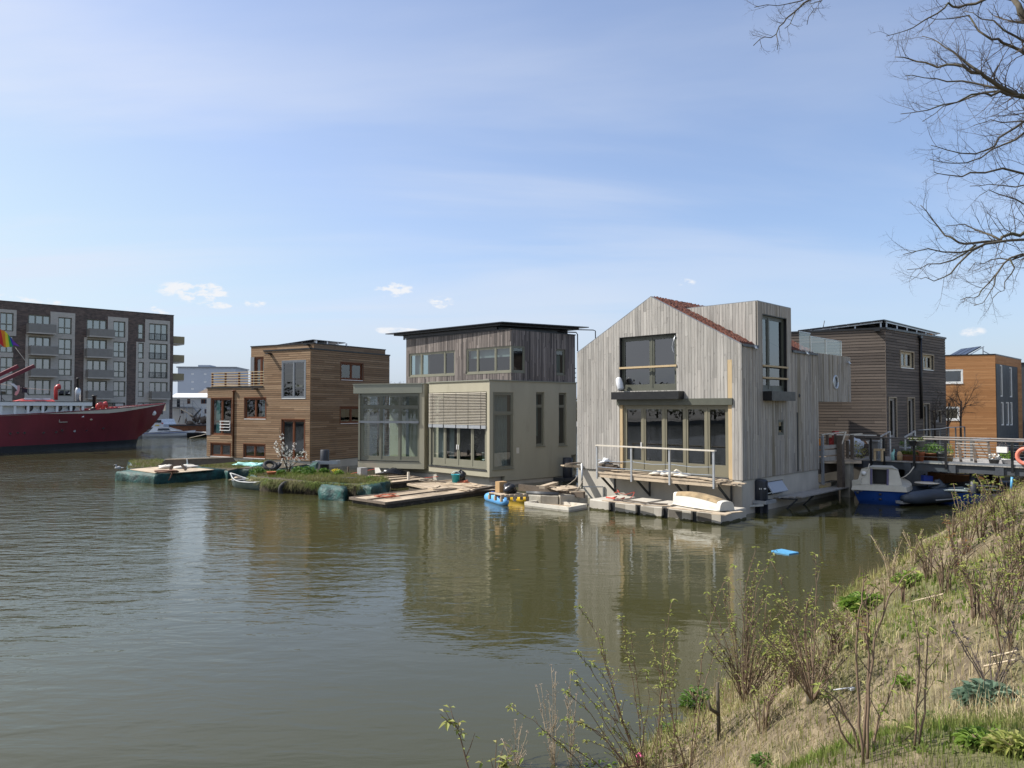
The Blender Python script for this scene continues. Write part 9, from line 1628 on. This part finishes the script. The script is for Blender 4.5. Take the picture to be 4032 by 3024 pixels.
    # dark seed head stalks with the bluish thistle
    b = bank_hit(ZV(1490, 1250)); S = []
    for tp in ((1250, 810), (1340, 900), (1265, 870), (1580, 870), (1620, 960), (1475, 980), (1560, 900), (1630, 1000)): a = q(ZV, *tp, b[1] + R.uniform(-.2, .2)); S.append([b, lin(b, a, .5), a])
    shrub('dark seed head stalks rising from the bluish leaf rosette at the right', 'dry weeds', b, S, R, 'seed_leaf', 1.5, 'seed_stem', 'dry_stalks', .8, .014, 'dry stalks on the bank', .006)
    def leafy(x, y, rx, rz, n, s, mt, lab, Z=ZV, nm='leafy_plant'):
        b = bank_hit(Z(x, y)); 
        if b is None: return
        m = MB(); k = b[1] / F_PX / 1.476; sx, sz = rx * k, rz * k
        for _ in range(n):
            a = R.uniform(0, 2 * pi); rr = sqrt(R.random()); p = np.array((b[0] + sx * rr * cos(a), b[1] + sx * rr * sin(a) * .8, b[2] + sz * R.uniform(.15, 1) * (1 - .6 * rr * rr))); e = np.array((cos(a) * rr + R.gauss(0, .4), sin(a) * rr + R.gauss(0, .4), R.uniform(-.3, .5))); e /= np.linalg.norm(e); w = np.cross(e, (0, 0, 1)); w = w / (np.linalg.norm(w) + 1e-6) * s * .4; tip = p + e * s * 1.6 - (0, 0, s * .3); mid = p + e * s * .8 + (0, 0, s * .2); m.add([p, mid + w, tip, mid - w], [(0, 1, 2), (0, 2, 3)])
        t = thing(nm, lab, 'plant', b, 'leafy plants on the bank'); m.build('leaves', mt, t); m = MB()
        for _ in range(12): a = R.uniform(0, 2 * pi); m.tube([b, (b[0] + sx * .5 * cos(a), b[1] + sx * .5 * sin(a), b[2] + sz * .7)], .006, 3)
        m.build('stalks', 'shrub_stem', t)
    leafy(755, 745, 115, 95, 420, .075, 'bright_leaf', 'bright green leafy clump at the waterline by the bank point'); leafy(430, 905, 75, 80, 260, .05, 'dark_leaf', 'darker green leafy clump at the waterline below the wands'); leafy(1020, 590, 80, 60, 260, .06, 'bright_leaf', 'green clump on the bank edge behind the bright one')
    leafy(1490, 1290, 150, 95, 420, .06, 'blue_leaf', 'bluish green thistle rosette at the lower right'); leafy(1130, 1400, 80, 40, 160, .04, 'dark_leaf', 'flat green weed on the earth above the lawn'); leafy(985, 1190, 50, 45, 140, .035, 'bright_leaf', 'small green tuft on the bare earth'); leafy(1440, 1520, 120, 50, 240, .035, 'bright_leaf', 'yellow green low plants beside the lawn at lower right'); leafy(1610, 1560, 120, 60, 240, .04, 'young_leaf', 'low yellow green weeds in the bottom right corner')
    b = bank_hit(ZW(1780, 1180)); leafy(1780, 1150, 90, 130, 260, .045, 'dark_leaf', 'green ivy clump around the upright cut branch', ZW); leafy(1140, 1560, 140, 60, 260, .05, 'bright_leaf', 'bright green leaves at the bottom edge, centre', ZW); leafy(1640, 1340, 100, 60, 200, .04, 'dark_leaf', 'dark green low leaves left of the cut branch', ZW); leafy(175, 1640, 70, 40, 120, .035, 'dark_leaf', 'small dark green weed at the bottom edge under the bush', ZV)
    p0 = bank_hit(ZW(1925, 1390)); a = q(ZW, 1915, 1000, p0[1]); m = MB(); m.tube([p0, lin(p0, a, .5), a], [.020, .018, .016], 8); m.tube([lin(p0, a, .45), q(ZW, 1870, 1180, p0[1] - .1), q(ZW, 1850, 1120, p0[1] - .1)], [.018, .017, .012], 7); tag(m.build('cut_branch', 'bark'), 'upright cut off branch stump standing in the ivy clump', 'branch')
    p0 = bank_hit(ZW(1395, 1555)); m = MB(); m.blob((p0[0], p0[1], p0[2] + .05), (.045, .03, .06), 9, 6, .35, 4); tag(m.build('scrap', 'pink_scrap'), 'bright pink scrap of litter at the bottom edge', 'litter')
    p0 = bank_hit(ZV(670, 1228)); m = MB(); m.box(p0[0], p0[1], p0[2] + .03, .05, .03, .02, .4); m.tube([(p0[0] - .15, p0[1], p0[2] + .03), (p0[0], p0[1], p0[2] + .05)], .006, 5); tag(m.build('litter', 'white_sack'), 'small white wrapper on the earth below the round bush', 'litter')
    for k, (x0, y0, x1, y1, lab) in enumerate(((1020, 730, 1200, 700, 'pale dry cane lying across the earth path'), (1480, 1065, 1640, 1055, 'white bleached stick lying at the right edge'), (1440, 1125, 1620, 1100, 'tan broken stick below the bleached one'), (1320, 1290, 1400, 1310, 'short broken sticks left of the thistle'), (520, 745, 630, 735, 'thin dry cane at the waterline by the bright plant'))):
        a = bank_hit(ZV(x0, y0)); b = bank_hit(ZV(x1, y1)); m = MB(); m.tube([(a[0], a[1], a[2] + .06), (b[0], b[1], b[2] + .08)], .007, 5); tag(m.build('stick', 'pale_stick'), lab, 'stick', 'fallen sticks')
leafmat('twig_straw', [(.30, .22, .13), (.20, .13, .085), (.42, .34, .2), (.15, .11, .07)]); leafmat('dry_fluff', [(.42, .34, .27), (.34, .26, .2), (.48, .42, .36)]); leafmat('red_leaf', [(.30, .09, .05), (.36, .30, .08), (.25, .07, .05)]); leafmat('seed_leaf', [(.085, .07, .075), (.12, .10, .10), (.06, .05, .055)]); plain('seed_stem', (.10, .075, .065), .9, .2, 6); plain('pale_stick', (.56, .46, .32), .85, .15, 6)
bank_plants()
def blades(name, lab, mat, n, sfun, hmin, hmax, lean, seed, wid=.006, keep=None, kind='stuff'):
    g = np.random.default_rng(seed); S, P = sfun(g, n); X = S0[0] + S * SD[0] + P * SN[0]; Y = S0[1] + S * SD[1] + P * SN[1]; Zb = np.array([bank_z(x, y) for x, y in zip(X, Y)]); ok = Zb > .02
    if keep is not None: ok &= keep(X, Y, g)
    X, Y, Zb = X[ok], Y[ok], Zb[ok]; n = len(X); dist = np.hypot(X, Y); h = g.uniform(hmin, hmax, n) * (.65 + .7 * g.random(n) ** 2); a = g.uniform(0, 2 * pi, n); w = wid * (0.6 + .07 * dist) * g.uniform(.6, 1.4, n); ln = g.normal(0, lean, n) * h; b = g.uniform(0, 2 * pi, n); c, s = np.cos(a) * w, np.sin(a) * w; lx, ly = ln * np.cos(b), ln * np.sin(b); hz = h * np.sqrt(np.clip(1 - (ln / h) ** 2, .06, 1))
    V = np.empty((n, 5, 3)); V[:, 0] = np.stack([X - c, Y - s, Zb - .03], 1); V[:, 1] = np.stack([X + c, Y + s, Zb - .03], 1); V[:, 2] = np.stack([X + c * .7 + lx * .35, Y + s * .7 + ly * .35, Zb + hz * .6], 1); V[:, 3] = np.stack([X - c * .7 + lx * .35, Y - s * .7 + ly * .35, Zb + hz * .6], 1); V[:, 4] = np.stack([X + lx, Y + ly, Zb + hz], 1)
    me = bpy.data.meshes.new(name); me.vertices.add(5 * n); me.vertices.foreach_set('co', V.ravel()); i = np.arange(n)[:, None] * 5; L = np.concatenate([i + [0, 1, 2, 3], i + [3, 2, 4]], 1).ravel(); me.loops.add(7 * n); me.loops.foreach_set('vertex_index', L.astype(np.int32)); st = (np.arange(n)[:, None] * 7 + [0, 4]).ravel(); me.polygons.add(2 * n); me.polygons.foreach_set('loop_start', st.astype(np.int32)); me.polygons.foreach_set('loop_total', np.tile([4, 3], n).astype(np.int32)); me.update(calc_edges=True); me.materials.append(M[mat]); o = bpy.data.objects.new(name, me); COL.objects.link(o); o['kind'] = kind; o['label'] = lab; o['category'] = 'grass'; return o
def patchy(th, sc=1.0, off=0.0):
    return lambda X, Y, g: np.array([hn(x * sc + off, y * sc - off) for x, y in zip(X, Y)]) + g.normal(0, .22, len(X)) > th
near = lambda s0, s1, p0, p1: (lambda g, n: (s0 + (s1 - s0) * g.random(n) ** 1.25, g.uniform(p0, p1, n)))
blades('bank_grass', 'dry straw and green grass covering the canal bank', 'bank_grass', 105000, near(-2.5, 15, -.6, 6.2), .035, .12, .75, 1, .0032, patchy(-.15, .9))
blades('straw', 'flattened dry straw on the canal bank', 'bank_straw', 85000, near(-2.3, 18, -.6, 6), .05, .18, .97, 2, .003, patchy(-.12, .75, 4))
blades('tall_grass', 'taller straw and grass on the far part of the bank', 'bank_grass', 46000, near(9, 36, -.7, 6.5), .06, .22, .7, 3, .004, patchy(-.3, .7, 3))
blades('water_edge_grass', 'tufts of grass along the waterline of the bank', 'bank_grass', 15000, near(-3, 30, -.75, .6), .10, .32, .7, 4, .004, patchy(-.1, 1.3, 1))
blades('lawn_grass', 'short green lawn grass in the lower right corner', 'lawn_grass', 42000, near(-2.1, -4.6, 1.6, 6.5), .03, .085, .5, 5, .0022, patchy(-.45, .8, 2))
blades('twiglets', 'thin dry stems standing all over the bank', 'twig_straw', 24000, near(-2, 26, -.6, 6), .12, .5, .5, 8, .0019, patchy(.0, .8, 7))
blades('clover', 'scattered small green weeds on the bank', 'bright_weed', 34000, near(-3, 14, -.3, 6), .025, .08, .9, 6, .010, patchy(.12, 1.1, 5))
